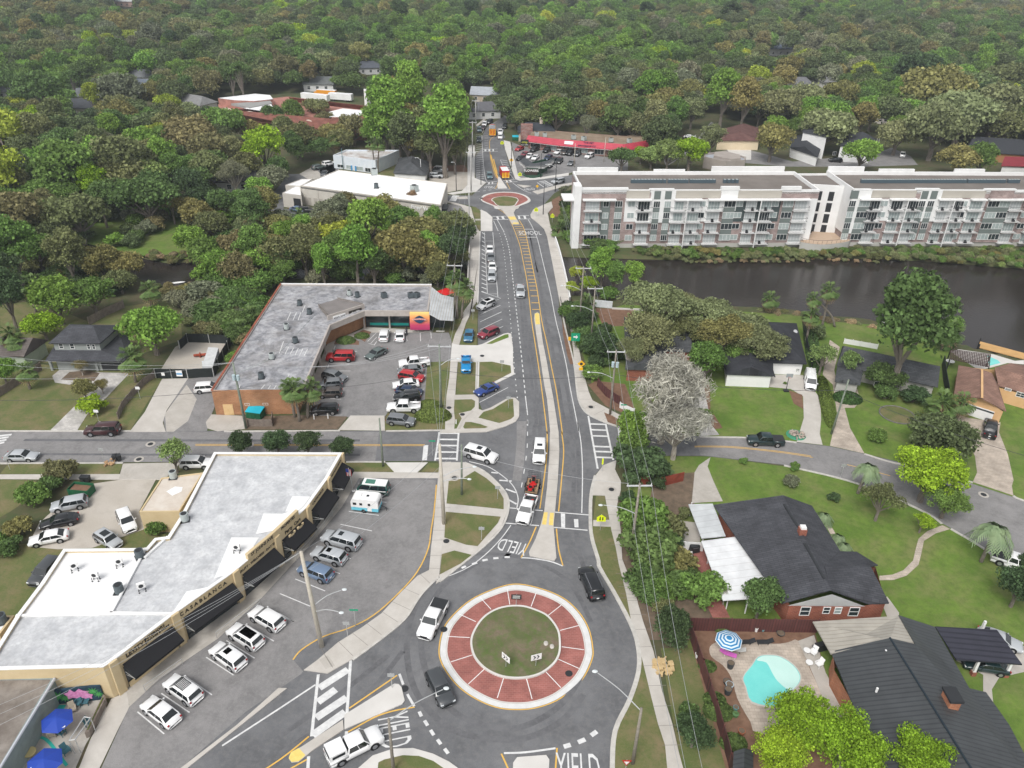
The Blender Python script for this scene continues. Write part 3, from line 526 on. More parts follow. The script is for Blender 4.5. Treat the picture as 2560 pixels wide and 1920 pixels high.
for t in ["N 775 230 805 230 820 268 795 268","N 845 228 878 228 895 266 862 266","N 1075 220 1100 220 1112 262 1085 262","N 1150 218 1180 218 1195 262 1165 262","F 670 862 690 861 685 888 665 889","F 715 860 735 859 735 886 715 887","F 905 838 925 837 945 862 920 863","F 950 835 975 834 1000 858 975 860","F 615 405 640 405 640 433 615 433","F 670 405 695 405 695 433 670 433","F 725 405 745 405 745 433 725 433"]: wmk.sheet(G(t),.05)
L_("N 1165 403 1292 403",.3);L_("N 1195 515 1338 515",.3)
L_("F 580 210 582 300 588 420 600 600 625 790 655 860",.15); L_("F 585 180 620 110 700 60 780 20",.15)
for y in range(200,820,26): L_("F %d %d %d %d"%(500,y,583+(y-200)*.05,y+12),.3,smo=0)
L_("F 835 550 880 650 960 740 1020 815",.15);
for y in (550,580,612,645,678,712): L_("F %d %d %d %d"%(840+(y-550)*.42,y,925+(y-550)*.42,y+14),.3,smo=0)
for y in range(215,400,34): L_("F 615 %d 665 %d"%(y,y),.2,smo=0)
L_("F 510 990 640 975 740 960",.25,dash=(1.,1.)); L_("F 765 955 975 955",.2)
L_("F 1005 870 1150 970 1260 1010",.2); L_("F 1345 865 1440 930",.3); L_("F 1450 838 1560 905",.3)
for k in range(5): L_("F %d %d %d %d"%(1370+k*28,868+k*15-12,1460+k*25,845+k*13-4),.4,smo=0,z=.05)
for k in range(4): L_("F %d 1120 %d 1045"%(135+k*24,185+k*24),.5,smo=0)
L_("F 130 1118 215 1122",.25);L_("F 180 1042 265 1045",.25)
for t in ["J 950 1270 1135 1423","J 1115 1143 1310 1275","J 1270 1018 1465 1153","J 1425 893 1615 1017","J 1565 778 1760 900","J 1697 665 1893 782","J 1930 590 2030 648","J 1935 453 2145 541","K 105 352 312 435","K 340 290 415 315","K 450 200 490 212","K 540 97 575 108","c 1115 1258 1695 1380","c 1270 1020 1820 1092","c 1870 845 1960 853","K 0 605 95 648"]: L_(t,.13,smo=0,z=.048)
for t in ["E 1435 690 1425 705","E 1345 660 1340 700","E 1430 665 1428 705","E 1522 640 1525 700","E 1595 640 1600 680","E 895 775 1085 770","E 880 855 1050 858","E 870 905 1040 905","E 1330 1100 1390 1105","E 975 1100 900 1095","E 1160 700 1220 640","E 1180 715 1222 670","E 1205 725 1222 700","E 1165 715 1210 727"]: L_(t,.12,smo=0,z=.048)
for t in ["F 1400 600 1400 560"]: pass
for wi,t in enumerate(["E 1455 633 1515 633","E 1548 633 1600 633","E 1632 633 1690 633","E 935 735 925 760","E 890 865 882 890"]):
 P=G(t); mbx=MB(); d=P[1]-P[0]; mbx.box(((P[0]+P[1])/2+Vector((0,0,.1))),(d.length,.2,.13),math.atan2(d.y,d.x)); o=mbx.build('wheel_stop',concw); tag(o,['wheel stop directly below the sunset awning','wheel stop right of the sunset awning','wheel stop nearest the metal canopy','wheel stop by the arcade above the red suv','wheel stop by the arcade below the red suv'][wi],'wheel stop','wheel stops in front of the brick shops')
L_("D -60 1360 80 1345",.5,smo=0);L_("D -60 1380 60 1362",.5,smo=0);L_("D -60 1400 45 1380",.5,smo=0);L_("D -60 1420 30 1398",.5,smo=0)
o=wmk.build('white_markings',whitep); tag(o,kind='structure'); o=ymk.build('yellow_markings',yellp); tag(o,kind='structure')
def flat_text(txt,t,size,sx=1.,z=.052,name='road_lettering',m=None):
 "t: two points along the baseline (reading direction)"
 P=G(t,z); d=P[1]-P[0]; a=math.atan2(d.y,d.x); c=(P[0]+P[1])/2
 M=Matrix.Translation(c)@Matrix.Rotation(a,4,'Z')@Matrix.Diagonal((sx,1,1,1))
 o=text_mesh(txt,size,name,m or whitep,None,M,ext=.001); tag(o,kind='structure'); return o
flat_text('YIELD',"M 545 1020 458 1000",3.4,.46); flat_text('YIELD',"K 770 1320 790 1480",4.6,.34); flat_text('YIELD',"K 1990 1665 2135 1670",4.5,.38); flat_text('SCHOOL',"N 1175 458 1312 458",4.2,.36)
flat_text('YIELD',"F 730 930 645 925",3.4,.4); flat_text('YIELD',"F 1180 965 1290 950",3.,.5)
def cover(t,r=.42,frame=True,z=.06):
 p=G(t,z)[0]; o=thing('manhole',None,None,p)
 if frame: MB().cyl(p-Vector((0,0,.02)),p,r*1.75,n=20).build('frame',concd,o)
 MB().cyl(p-Vector((0,0,.01)),p+Vector((0,0,.012)),r,n=20).build('lid',dark,o); return o
mh=[("D 1040 1410",'iron manhole cover in the grey street in front of the sandy driveway',1,.06),("D 960 1515",'iron manhole cover near the kerb beside the small bare tree',1,.06),("E 340 1417",'iron manhole cover on the yellow centre line behind the shop roof',1,.06),("O 125 1322",'round iron cover in the sidewalk beside the clipped hedge',0,.17),("O 310 1415",'round iron cover in the small concrete pad beside the drain channel',0,.17),("O 583 605",'round iron cover in the white concrete driveway by the bright blue truck',0,.17),("O 2085 1313",'round iron cover in the corner sidewalk by the right-hand crosswalk',1,.17),("M 100 538",'round iron cover in the concrete pad of the curved grass island',1,.17),("M 1185 618",'round iron cover in the stained concrete pad beside the big dark shrub',1,.17),("K 1150 90",'round iron cover in the concrete drain pad above the roundabout',0,.17),("K 1133 700",'iron manhole cover on the left rim of the roundabout kerb',0,.11),("K 1997 1005",'iron manhole cover set into the red brick apron',0,.12),("Q 1840 503",'iron manhole cover in the street below the wide paver driveway',1,.06),("K 862 1110",'iron manhole cover at the tip of the left splitter island',0,.06)]
for t,l,fr,z in mh:
 o=cover(t,.42,fr,z); tag(o,l,'manhole cover')
tw=MB()
for t,w in [("N 930 280 1010 480 1085 800 1125 1100 1160 1400 1185 1659 O 1210 300 1290 700 1340 1100 1390 1500 M 690 200 690 400 650 600 600 800 520 1000 440 1100",.55),("N 900 290 970 480 1045 800 1085 1100 1115 1400 1140 1659 O 1150 300 1230 700 1285 1100 1330 1500 M 650 200 645 400 600 600 550 790 440 960",.55),("N 1180 300 1250 500 1320 800 1370 1100 1420 1400 1460 1659 O 1510 300 1590 700 1650 1100 1720 1500 M 900 200 925 500 920 700 940 900 960 1050 1010 1200",.6),("N 1240 480 1300 800 1350 1000",.3),("O 1620 300 1690 700 1760 1100 1830 1500 M 950 300 960 650",.55),("K 1330 150 1050 350 900 640 880 900 950 1150 1150 1370 1400 1450 1700 1450 1950 1330 2100 1150",.7),("K 1380 230 1130 400 1000 640 980 860 1060 1110 1230 1290 1450 1370 1650 1380 1880 1270 2030 1110 2130 900",.7),("K 1280 180 1600 190 1900 300 2050 450 2150 650",.6),("K 0 1560 250 1400 450 1270 650 1100 850 850",.6),("K 0 1440 300 1230 500 1080 750 880",.6),("s 60 1100 500 1101 900 1101",.6),("s 60 1135 500 1137 900 1137",.5)]: ribbon(tw,sm(G(t,.04),5),w,.0405)
o=tw.build('tyre_wear',mat('asphalt_worn',(.10,.10,.106),.88,(.155,.156,.162),.25,detail=8,extra=[(2.,.5,(.17,.17,.175))])); tag(o,kind='structure')
jm=MB()
def joints(t,w,z,step=1.9):
 P=sm(G(t,z),6); acc=0
 for a_,b_ in zip(P,P[1:]):
  d=b_-a_; L=d.length; acc+=L
  if acc>=step: acc=0; n_=Vector((-d.y,d.x,0)).normalized()*w/2; ribbon(jm,[b_-n_,b_+n_],.05,z)
joints("K 1090 10 1075 280 960 385 800 560 640 690 450 830 280 920",3.1,.156); joints("M 20 600 5 900 K 1095 0",2.4,.157); joints("N 320 1600 390 1480 460 1300 470 900 490 550 470 380 420 180",3.2,.156); joints("O 380 60 240 330 190 700 150 1150 130 1600",2.4,.16)
joints("M 1180 620 1220 900 1270 1200 1310 1400 L 190 300 240 500 290 700 360 950 430 1230 500 1500 560 1800",2.,.157); joints("O 1340 200 1380 400 1440 700 1490 1000 1530 1200 1580 1550 M 785 200 790 350 780 550 760 760",1.9,.1645,3.2); joints("P 160 1010 230 1250 270 1370 420 1470 560 1560",2.6,.156)
joints("N 1530 300 1580 600 1650 950 1740 1350 O 1830 300 1900 650 1940 850 2010 1120",2.,.156)
o=jm.build('pavement_joints',mat('joint_dark',(.22,.20,.18),.9,var=0)); tag(o,kind='structure')
kb=MB()
def kerb(t,w=.35,h=.12,smo=1):
 P=G(t,h); P=sm(P,4) if smo else P
 vs=[];n=len(P)
 for i,p in enumerate(P):
  d=P[min(i+1,n-1)]-P[max(i-1,0)]; d.z=0; d.normalize(); nn=Vector((-d.y,d.x,0))*w/2
  vs+=[(p.x-nn.x,p.y-nn.y,0),(p.x-nn.x,p.y-nn.y,h),(p.x+nn.x,p.y+nn.y,h),(p.x+nn.x,p.y+nn.y,0)]
 kb.add(vs,[(4*i+j,4*i+4+j,4*i+5+j,4*i+1+j) for i in range(n-1) for j in range(3)])
for t in ["s -500 1076 0 1077 330 1077","s 560 1078 850 1076","s 965 1077 1115 1075","D -200 1542 850 1540","E 1010 1532 1280 1533","M 1800 245 H 0 1360 300 1365 560 1388 640 1398","H 1110 1477 1320 1540 Q 1300 245","Q 1640 368 1740 388","Q 2115 512 2212 556 2700 700","Q 0 232 160 267 500 347 810 447 1300 662 1460 772","Q 1540 817 1850 1002 2070 1192 2250 1380"]: kerb(t)
for t in ["M 1075 520 1045 650 1040 830 1050 950 1095 1105 L 0 275 125 490 230 700 268 855 264 1000 205 1185 105 1400 85 1659 90 1800"]: kerb(t,.5,.165)
kerb("M 170 430 300 488 412 588 467 668 472 760 424 882 300 1012 100 1172 0 1250 K 1100 335 1000 430 940 510 860 630 690 770 500 910",.3,.17)
kerb("O 1690 0 1740 250 1850 700 1890 1050 1930 1250 2040 1400 M 1150 155 1285 192",.3,.16)
o=kb.build('kerb',mat('kerb_concrete',(.44,.42,.39),.85,(.56,.54,.50),1.5,detail=6)); tag(o,kind='structure')
# ---------------------------------------------------------------- vehicles
def carbody(st,zb=.28):
 "st: stations (x, half width, top z)"
 vs=[];fs=[];
 for x,w,t in st:
  hb=min(zb+.32,t-.15)
  r=[(0,zb),(w-.12,zb),(w-.02,zb+.12),(w,hb),(w-.01,(hb+t)/2),(w-.05,t-.07),(w-.16,t),(0,t+.03)]
  vs+=[(x,y,z) for y,z in r]+[(x,-y,z) for y,z in r[-2:0:-1]]
 k=14
 for j in range(len(st)-1):
  for i in range(k): fs.append((j*k+i,j*k+(i+1)%k,(j+1)*k+(i+1)%k,(j+1)*k+i))
 fs+=[tuple(range(k)),tuple(range(len(st)*k-1,(len(st)-1)*k-1,-1))]
 m=MB(); m.v=[Vector(v) for v in vs]; m.f=fs; return m
def lerp(a,b,t): return a+(b-a)*t
def panel(mb,q4,u0,u1,v0,v1,off):
 "inset panel of quad q4 (bl,br,tr,tl) pushed outwards"
 a,b,c,d=[Vector(x) for x in q4]
 P=[lerp(lerp(a,b,u),lerp(d,c,u),v) for u,v in ((u0,v0),(u1,v0),(u1,v1),(u0,v1))]
 n=(b-a).cross(d-a).normalized()*off
 mb.add([p+n for p in P]+list(P),[(0,1,2,3),(0,4,5,1),(1,5,6,2),(2,6,7,3),(3,7,4,0)])
SPEC={ # L, W, station list normalised, belt, cabin (x0 base front,x1 top front,x2 top rear,x3 base rear), roof z
'sedan':dict(L=4.8,W=1.85,hood=.86,deck=.98,belt=.95,cab=(1.1,.3,-1.15,-1.95),roof=1.46,wr=.35,wx=1.40),
'coupe':dict(L=4.7,W=1.9,hood=.82,deck=.98,belt=.92,cab=(.75,.05,-.95,-1.95),roof=1.34,wr=.35,wx=1.38),
'suv':dict(L=4.7,W=1.9,hood=1.05,deck=1.1,belt=1.08,cab=(1.2,.42,-1.9,-2.27),roof=1.70,wr=.39,wx=1.38),
'hatch':dict(L=4.3,W=1.82,hood=.98,deck=1.05,belt=1.0,cab=(1.05,.45,-1.65,-2.03),roof=1.58,wr=.35,wx=1.28),
'bigsuv':dict(L=5.4,W=2.03,hood=1.2,deck=1.2,belt=1.22,cab=(1.45,.7,-2.35,-2.64),roof=1.92,wr=.43,wx=1.58),
'pickup':dict(L=5.75,W=2.0,hood=1.18,deck=.8,belt=1.2,cab=(1.35,.75,-.75,-1.0),roof=1.92,wr=.43,wx=1.75,bed=1),
'jeeptruck':dict(L=5.3,W=1.88,hood=1.15,deck=.8,belt=1.2,cab=(.75,.45,-.75,-.9),roof=1.85,wr=.45,wx=1.65,bed=1),
'van':dict(L=5.6,W=2.0,hood=1.15,deck=1.25,belt=1.2,cab=(2.1,1.4,-2.68,-2.76),roof=2.1,wr=.37,wx=1.75),
'minibus':dict(L=4.7,W=1.98,hood=1.05,deck=1.12,belt=1.1,cab=(2.18,1.5,-2.12,-2.3),roof=1.94,wr=.36,wx=1.5)}
CACHE={}
def proto(kind):
 if kind in CACHE: return CACHE[kind]
 s=SPEC[kind]; L2=s['L']/2; w=s['W']/2; h=s['hood']; d=s['deck']; b=s['belt']; x0,x1,x2,x3=s['cab']; bed=s.get('bed'); out={}
 st=[(L2,w*.76,h*.60),(L2-.05,w*.90,h*.80),(L2-.2,w*.975,h*.92),(L2-.7,w,h),(x0,w,b)]
 if bed: st+=[(x3,w,b),(x3-.02,w,d),(-L2+.1,w,d),(-L2+.02,w*.97,d)]
 else: st+=[(0,w,b),(x3,w,d),(-L2+.25,w*.985,d*.99),(-L2+.06,w*.94,d*.9),(-L2,w*.84,d*.62)]
 m=carbody(st)
 if bed:
  hb=b-d
  for sy in(-1,1): m.box((( x3-L2)/2,sy*(w-.06),d+hb/2),(L2+x3,.12,hb))
  m.box((-L2+.06,0,d+hb/2),(.1,s['W']-.26,hb))
 wb=w-.04; wt=w*.8; r=s['roof']; wm=lerp(wb,wt,.86);
 lo=[(x0,wb,b),(x0,-wb,b),(x3,-wb,b),(x3,wb,b)]; hi=[(x1+.08,wm,r-.1),(x1+.08,-wm,r-.1),(x2-.06,-wm,r-.1),(x2-.06,wm,r-.1)]; tp=[(x1-.16,wt-.13,r),(x1-.16,-wt+.13,r),(x2+.14,-wt+.13,r),(x2+.14,wt-.13,r)]
 vs=lo+hi+tp; fs=[(j*4+i,j*4+(i+1)%4,(j+1)*4+(i+1)%4,(j+1)*4+i) for j in range(2) for i in range(4)]+[(8,9,10,11)]
 m.add([Vector(v) for v in vs],[f[::-1] for f in fs])
 out['body']=[(m,None,True)]
 F_=(lo[1],lo[0],hi[0],hi[1]); B_=(lo[3],lo[2],hi[2],hi[3]); Lq=(lo[0],lo[3],hi[3],hi[0]); Rq=(lo[2],lo[1],hi[1],hi[2])
 def pan(q,*a):
  mm=MB(); panel(mm,q,*a)
  return mm
 F_=(lo[0],lo[1],hi[1],hi[0])
 def outw(q,cx=((x0+x3)/2)):
  a_,b_,c_,d_=[Vector(v) for v in q]; n=(b_-a_).cross(d_-a_); c=(a_+b_+c_+d_)/4-Vector((cx,0,(b+r)/2)); return q if n.dot(c)>0 else (q[1],q[0],q[3],q[2])
 out['windshield']=[(pan(outw(F_),.05,.95,.06,1.0,.012),glassc,False)]
 out['rear_window']=[(pan(outw(B_),.07,.93,.12 if not kind in('sedan','coupe') else .04,.95,.012),glassc,False)]
 sw=[]
 nW={'sedan':2,'coupe':1,'suv':3,'hatch':3,'bigsuv':3,'pickup':2,'jeeptruck':2,'van':1,'minibus':3}[kind]
 for q_ in (Lq,Rq):
  q_=outw(q_); flip=Vector(q_[0]).x<Vector(q_[1]).x
  cuts={1:[(.04,.92)],2:[(.04,.48),(.505,.96)],3:[(.03,.385),(.40,.69),(.705,.97)]}[nW]
  if kind=='van': cuts=[(.08,.30)]
  for u0,u1 in cuts:
   if flip: u0,u1=1-u1,1-u0
   sw.append((pan(q_,u0,u1,.03,.97,.014),glassc,False))
 out['side_window']=sw
 wl=[];rl=[];hl=[];tl=[];ml=[]
 wr=s['wr']
 for sx in(1,-1):
  for sy in(1,-1):
   a=MB().cyl((sx*s['wx'],sy*(w-.20),wr),(sx*s['wx'],sy*(w+.015),wr),wr,n=16)
   a.cyl((sx*s['wx'],sy*(w-.03),wr+.02),(sx*s['wx'],sy*(w+.004),wr+.02),wr+.085,n=18)
   wl.append((a,black,False)); rl.append((MB().cyl((sx*s['wx'],sy*(w+.01),wr),(sx*s['wx'],sy*(w+.03),wr),wr*.62,n=12),rim,False))
 for sy in(1,-1):
  hl.append((MB().box((L2-.13,sy*w*.72,h*.76),(.22,w*.32,.13)),mat('headlight',(.75,.78,.8),.2,var=0),False))
  tl.append((MB().box((-L2+.07,sy*w*.80,(d*.86 if not bed else b-.15)),(.13,w*.2,.18)),mat('taillight',(.35,.01,.015),.3,var=0),False))
  ml.append((MB().box((x0-.35,sy*(w+.09),b+.07),(.12,.2,.13)),None,False))
 out['wheel']=wl; out['rim']=rl; out['headlight']=hl; out['taillight']=tl; out['mirror']=ml
 gm=MB().box((L2-.02,0,h*.62),(.06,w*.9,.2)); out['grille']=[(gm,dark,False)]
 out['number_plate']=[(MB().box((-L2-.005,0,(d*.62 if not bed else .75)),(.03,.32,.15)),whitew,False)]
 M2={}
 for k,v in out.items():
  M2[k]=[(a.mesh(k,mt or whitew,smooth=sf),mt) for a,mt,sf in v]
 CACHE[kind]=M2; return M2
PAINT={}
def paint(c):
 cols=dict(white=(.80,.80,.80),silver=(.42,.44,.46),grey=(.16,.17,.18),darkgrey=(.055,.06,.065),black=(.012,.013,.015),red=(.42,.015,.02),maroon=(.25,.03,.05),blue=(.02,.05,.22),bright=(.0,.22,.50),steel=(.14,.2,.3),burgundy=(.055,.018,.02),greengrey=(.10,.13,.125),brown=(.09,.075,.065),green=(.01,.09,.07),navy=(.01,.025,.07),tblue=(.10,.17,.19),darkgreen=(.012,.03,.032),classic=(.04,.16,.28))
 if c not in PAINT: PAINT[c]=mat('paint_'+c,cols[c],.3 if c!='white' else .35,var=0,metal=.0,spec=.5,coat=.6)
 return PAINT[c]
def car(kind,col,t,label,cat=None,group=None,detail=2,z=.05,name=None):
 P=G(t,.6); r,f=P; c=(r+f)/2; a=math.atan2(f.y-r.y,f.x-r.x)
 nm=name or {'sedan':'sedan','coupe':'coupe','suv':'suv','hatch':'hatchback','bigsuv':'suv','pickup':'pickup_truck','jeeptruck':'pickup_truck','van':'van','minibus':'minibus'}[kind]
 root=thing(nm,label,cat or {'pickup':'pickup truck','jeeptruck':'pickup truck','van':'van','minibus':'van'}.get(kind,'car'),(c.x,c.y,z),a,group)
 pm=paint(col); prt=proto(kind); wh=[]
 for k in ('body','windshield','rear_window','side_window','wheel','rim','headlight','taillight','mirror','grille','number_plate'):
  if detail<2 and k in('rim','mirror','grille','number_plate'): continue
  if detail<1 and k in('headlight','taillight'): continue
  for i,(me,mt) in enumerate(prt[k]):
   o=bpy.data.objects.new(k,me); COL.objects.link(o); o.parent=root if k!='rim' else wh[i]
   if k=='wheel': wh.append(o)
   if mt is None: o.material_slots[0].link='OBJECT'; o.material_slots[0].material=pm
 return root
def addpart(root,name,mb,m,smooth=False):
 o=bpy.data.objects.new(name,mb.mesh(name,m,smooth=smooth)); COL.objects.link(o); o.parent=root; return o
sg='cars parked in the slanted bays before the beige shops'
c=car('sedan','white',"J 1215 1350 1010 1195",'white sedan with red tail lamps, nearest the cafe in the slanted bays','car',sg);
c=car('suv','white',"J 1370 1195 1165 1050",'white suv with a black slatted roof rack parked by the beige shops','car',sg)
mb=MB()
for i in range(8): mb.box((-.9+i*.2,0,1.76),(.07,1.1,.03))
for sy in(-1,1): mb.box((-.2,sy*.55,1.75),(1.5,.05,.05))
addpart(c,'roof_rack',mb,dark)
c=car('suv','white',"J 1680 965 1475 820",'white suv with a small sunroof parked between two white suvs','car',sg); addpart(c,'sunroof',MB().box((-.2,0,1.69),(.75,.8,.02)),glassc)
c=car('suv','white',"J 1795 815 1600 695",'white suv with a long dark glass roof by the beige shops','car',sg); addpart(c,'glass_roof',MB().box((-.65,0,1.69),(1.9,1.05,.02)),glassc)
c=car('suv','white',"J 1940 685 1750 575",'white suv with black wheels, farthest up its slanted row of white cars','car',sg)
c=car('suv','steel',"K 345 345 150 270",'steel blue suv beside the tall concrete pole','car',sg)
c=car('suv','silver',"K 440 225 240 165",'silver suv with a sunroof between the blue and the grey suv','car',sg); addpart(c,'sunroof',MB().box((-.1,0,1.69),(.6,.75,.02)),glassc)
c=car('bigsuv','silver',"K 530 120 320 60",'large silver grey suv parked just below the caravan bays','car',sg); addpart(c,'sunroof',MB().box((-.1,0,1.93),(.6,.75,.02)),glassc)
c=car('minibus','green',"c 2000 640 1440 590",'green and white retro minibus parked beside the small caravan');
mb=MB().box((-.35,0,1.90),(3.5,1.52,.12)); addpart(c,'white_roof',mb,whitew); addpart(c,'glass_roof',MB().box((.3,0,1.97),(1.4,1.,.02)),mat('green_glass',(.07,.2,.15),.15,var=0))
for sy in (-1,1): addpart(c,'white_band',MB().box((-.1,sy*.985,1.06),(4.1,.03,.13)),whitew)
c=car('pickup','white',"K 1110 530 1000 745",'white pickup truck with a dark bed cover at the left of the roundabout'); addpart(c,'bed_cover',MB().box((-1.95,0,1.23),(1.85,1.8,.05)),dark)
c=car('suv','darkgrey',"K 1060 1015 1155 1205",'dark matt grey suv circling the lower left of the roundabout')
c=car('bigsuv','black',"M 1080 1355 1010 1190",'black suv with silver roof rails leaving the roundabout by the kerb')
for sy in(-1,1): addpart(c,'roof_rail',MB().box((-.8,sy*.72,1.96),(2.8,.05,.05)),chrome)
c=car('pickup','white',"K 370 1585 660 1440",'white pickup truck with a boxy white canopy at the lower edge');
mb=MB().box((-1.92,0,1.58),(1.85,1.85,.72),top=.93); addpart(c,'canopy',mb,paint('white'))
for sy in(-1,1): addpart(c,'canopy_window',MB().box((-1.92,sy*.905,1.62),(1.3,.02,.36)),glassc)
addpart(c,'canopy_rear_window',MB().box((-2.85,0,1.62),(.02,1.4,.4)),glassc)
c=car('pickup','white',"M 628 690 572 835",'white pickup truck towing a trailer of red mowers');
addpart(c,'bed_liner',MB().box((-1.92,0,.84),(1.75,1.6,.04)),dark); addpart(c,'fuel_can',MB().box((-1.6,.4,1.05),(.35,.3,.4)),redm)
c=car('bigsuv','white',"M 690 305 683 425",'white suv driving down the main road beside the median'); addpart(c,'sunroof',MB().box((-.2,0,1.93),(.6,.8,.02)),glassc)
c=car('bigsuv','white',"M 170 350 395 415",'long white suv turning out of the side street at the crosswalk'); addpart(c,'sunroof',MB().box((-.2,0,1.93),(.8,.85,.02)),glassc)
c=car('pickup','darkgreen',"H 550 1395 298 1385",'dark green pickup truck with a ribbed bed cover on the curved street'); addpart(c,'bed_cover',MB().box((-1.95,0,1.23),(1.85,1.8,.05)),dark)
c=car('van','white',"H 728 930 738 1030",'white work van with a ladder rack on the concrete driveway')
mb=MB()
for i in range(4): mb.box((-2.2+i*.9,0,2.2),(.05,1.7,.05))
for sy in(-1,0,1): mb.box((-.8,sy*.6,2.23),(3.4,.05,.05))
addpart(c,'ladder_rack',mb,whitew)
c=car('pickup','black',"H 1972 1355 1980 1260",'black pickup truck on the wide paver driveway')
c=car('pickup','white',"P 1125 1165 1100 1045",'white pickup truck in the driveway beneath the bare mossy tree')
c=car('pickup','white',"Q 2035 1105 2230 1170",'white pickup truck cut off by the right edge of the picture'); addpart(c,'bed_cover',MB().box((-1.95,0,1.23),(1.85,1.8,.05)),dark)
car('sedan','darkgreen',"S 2070 555 1820 515",'dark green sedan shaded under the metal carport')
car('sedan','silver',"S 1930 320 2160 400",'silver green sedan half behind the carport roof','car')
bg_='cars parked in the lot of the tan brick shops'
car('suv','white',"E 1268 690 1280 630",'white suv parked nose to the teal shopfront','car',bg_)
car('coupe','white',"E 1380 690 1385 630",'white sports coupe beside the red and yellow awning','car',bg_)
car('bigsuv','red',"E 1048 812 895 812",'red suv under the power lines by the shop arcade','car',bg_)
car('sedan','greengrey',"E 1275 755 1160 815",'grey green sedan driving slantwise across the lot','car')
car('suv','grey',"E 850 925 1012 968",'grey suv heading the left row of the brick lot, top of three','car',bg_)
car('hatch','grey',"E 970 990 828 1002",'small silver grey hatchback in the middle of the left row of three','car',bg_)
car('hatch','brown',"E 968 1058 830 1062",'brown grey hatchback, lowest of the three close together in the left row','car',bg_)
car('suv','black',"E 952 1172 772 1178",'black suv parked alone beside the pair of palms','car')
car('pickup','white',"E 1560 845 1400 860",'white short pickup at the top of the right row of the lot','pickup truck',bg_)
car('sedan','grey',"E 1540 895 1370 908",'grey sedan between the short white pickup and the red suv','car',bg_)
car('suv','red',"E 1385 935 1540 960",'bright red suv in the right row of the brick lot','car',bg_)
car('sedan','white',"E 1508 990 1338 1005",'white sedan below the red suv in the right row','car',bg_)
car('sedan','navy',"E 1360 1035 1532 1052",'dark blue sedan between the white sedan and the black suv','car',bg_)
c=car('suv','black',"E 1518 1080 1345 1095",'black suv with pale roof rails above the big white pickup','car',bg_)
for sy in(-1,1): addpart(c,'roof_rail',MB().box((-.7,sy*.66,1.72),(2.3,.05,.05)),chrome)
car('pickup','white',"E 1522 1158 1295 1160",'big white crew cab pickup at the lower end of the right row','pickup truck',bg_)
car('suv','grey',"E 1292 1240 1488 1262",'grey suv standing on the grass verge near the hedge balls','car')
car('suv','white',"D 1382 1030 1500 1022",'white suv parked against the brick wall by the sandy drive')
car('bigsuv','burgundy',"D 828 1315 592 1320",'dark burgundy wagon parked at the kerb of the side street')
car('sedan','silver',"D 38 1495 262 1495",'silver sedan on the side street at the left edge')
car('suv','white',"D 1272 1545 1450 1545",'white suv beside the beige shop roof and the little bare tree')
yg='cars parked in the sandy yard behind the beige shops'
car('suv','silver',"I 608 370 352 415",'silver suv nearest the green skip in the sandy yard','car',yg)
car('sedan','black',"I 542 480 278 535",'black sedan between the silver suv and the white sedan','car',yg)
car('sedan','white',"I 478 595 195 650",'white sedan parked along the bushes of the sandy yard','car',yg)
car('suv','white',"I 845 440 908 575",'white suv with roof bars facing the camera in the sandy yard','car',yg)
c=car('hatch','silver',"I 675 590 820 680",'silver hatchback with a dark glass roof against the white roof edge','car',yg); addpart(c,'glass_roof',MB().box((-.3,0,1.59),(1.2,.95,.02)),glassc)
car('suv','darkgrey',"I 375 790 250 925",'dark grey suv half hidden behind the white roof','car')
rg='cars queued in the kerbside bays of the main road'
car('sedan','white',"N 688 645 690 735",'white sedan first of the four queued in the road bays','car',rg)
car('sedan','grey',"N 700 745 706 840",'dark grey sedan nose to tail behind the first white sedan','car',rg)
car('sedan','white',"N 716 875 728 975",'white sedan third of the four in the kerbside bays','car',rg)
c=car('suv','silver',"N 712 1005 715 1110",'silver grey suv last of the four in the kerbside bays','car',rg)
car('pickup','silver',"N 1103 1190 1115 1345",'silver pickup driving alone down the main road')
c=car('suv','white',"N 740 1405 530 1500",'white suv with a dark roof panel in the first slanted road bay'); addpart(c,'glass_roof',MB().box((-.5,0,1.69),(1.5,1.05,.02)),glassc)
car('suv','maroon',"O 795 245 545 345",'old maroon wagon in the slanted bay above the grass wedge')
car('sedan','classic',"O 412 250 385 400",'classic two-tone blue sedan parked on the strip by the sidewalk')
c=car('jeeptruck','bright',"O 362 640 360 825",'bright blue open-bed off-road truck parked on the grass');
car('coupe','blue',"O 785 1010 495 1130",'royal blue coupe in the slanted bay beside the grass island')
fg='cars in the lot of the red roofed plaza'
car('suv','tblue',"F 680 745 692 808",'teal grey car coming down to the far roundabout',detail=1)
car('suv','silver',"F 1705 835 1560 865",'silver suv waiting past the far zebra crossing',detail=1)
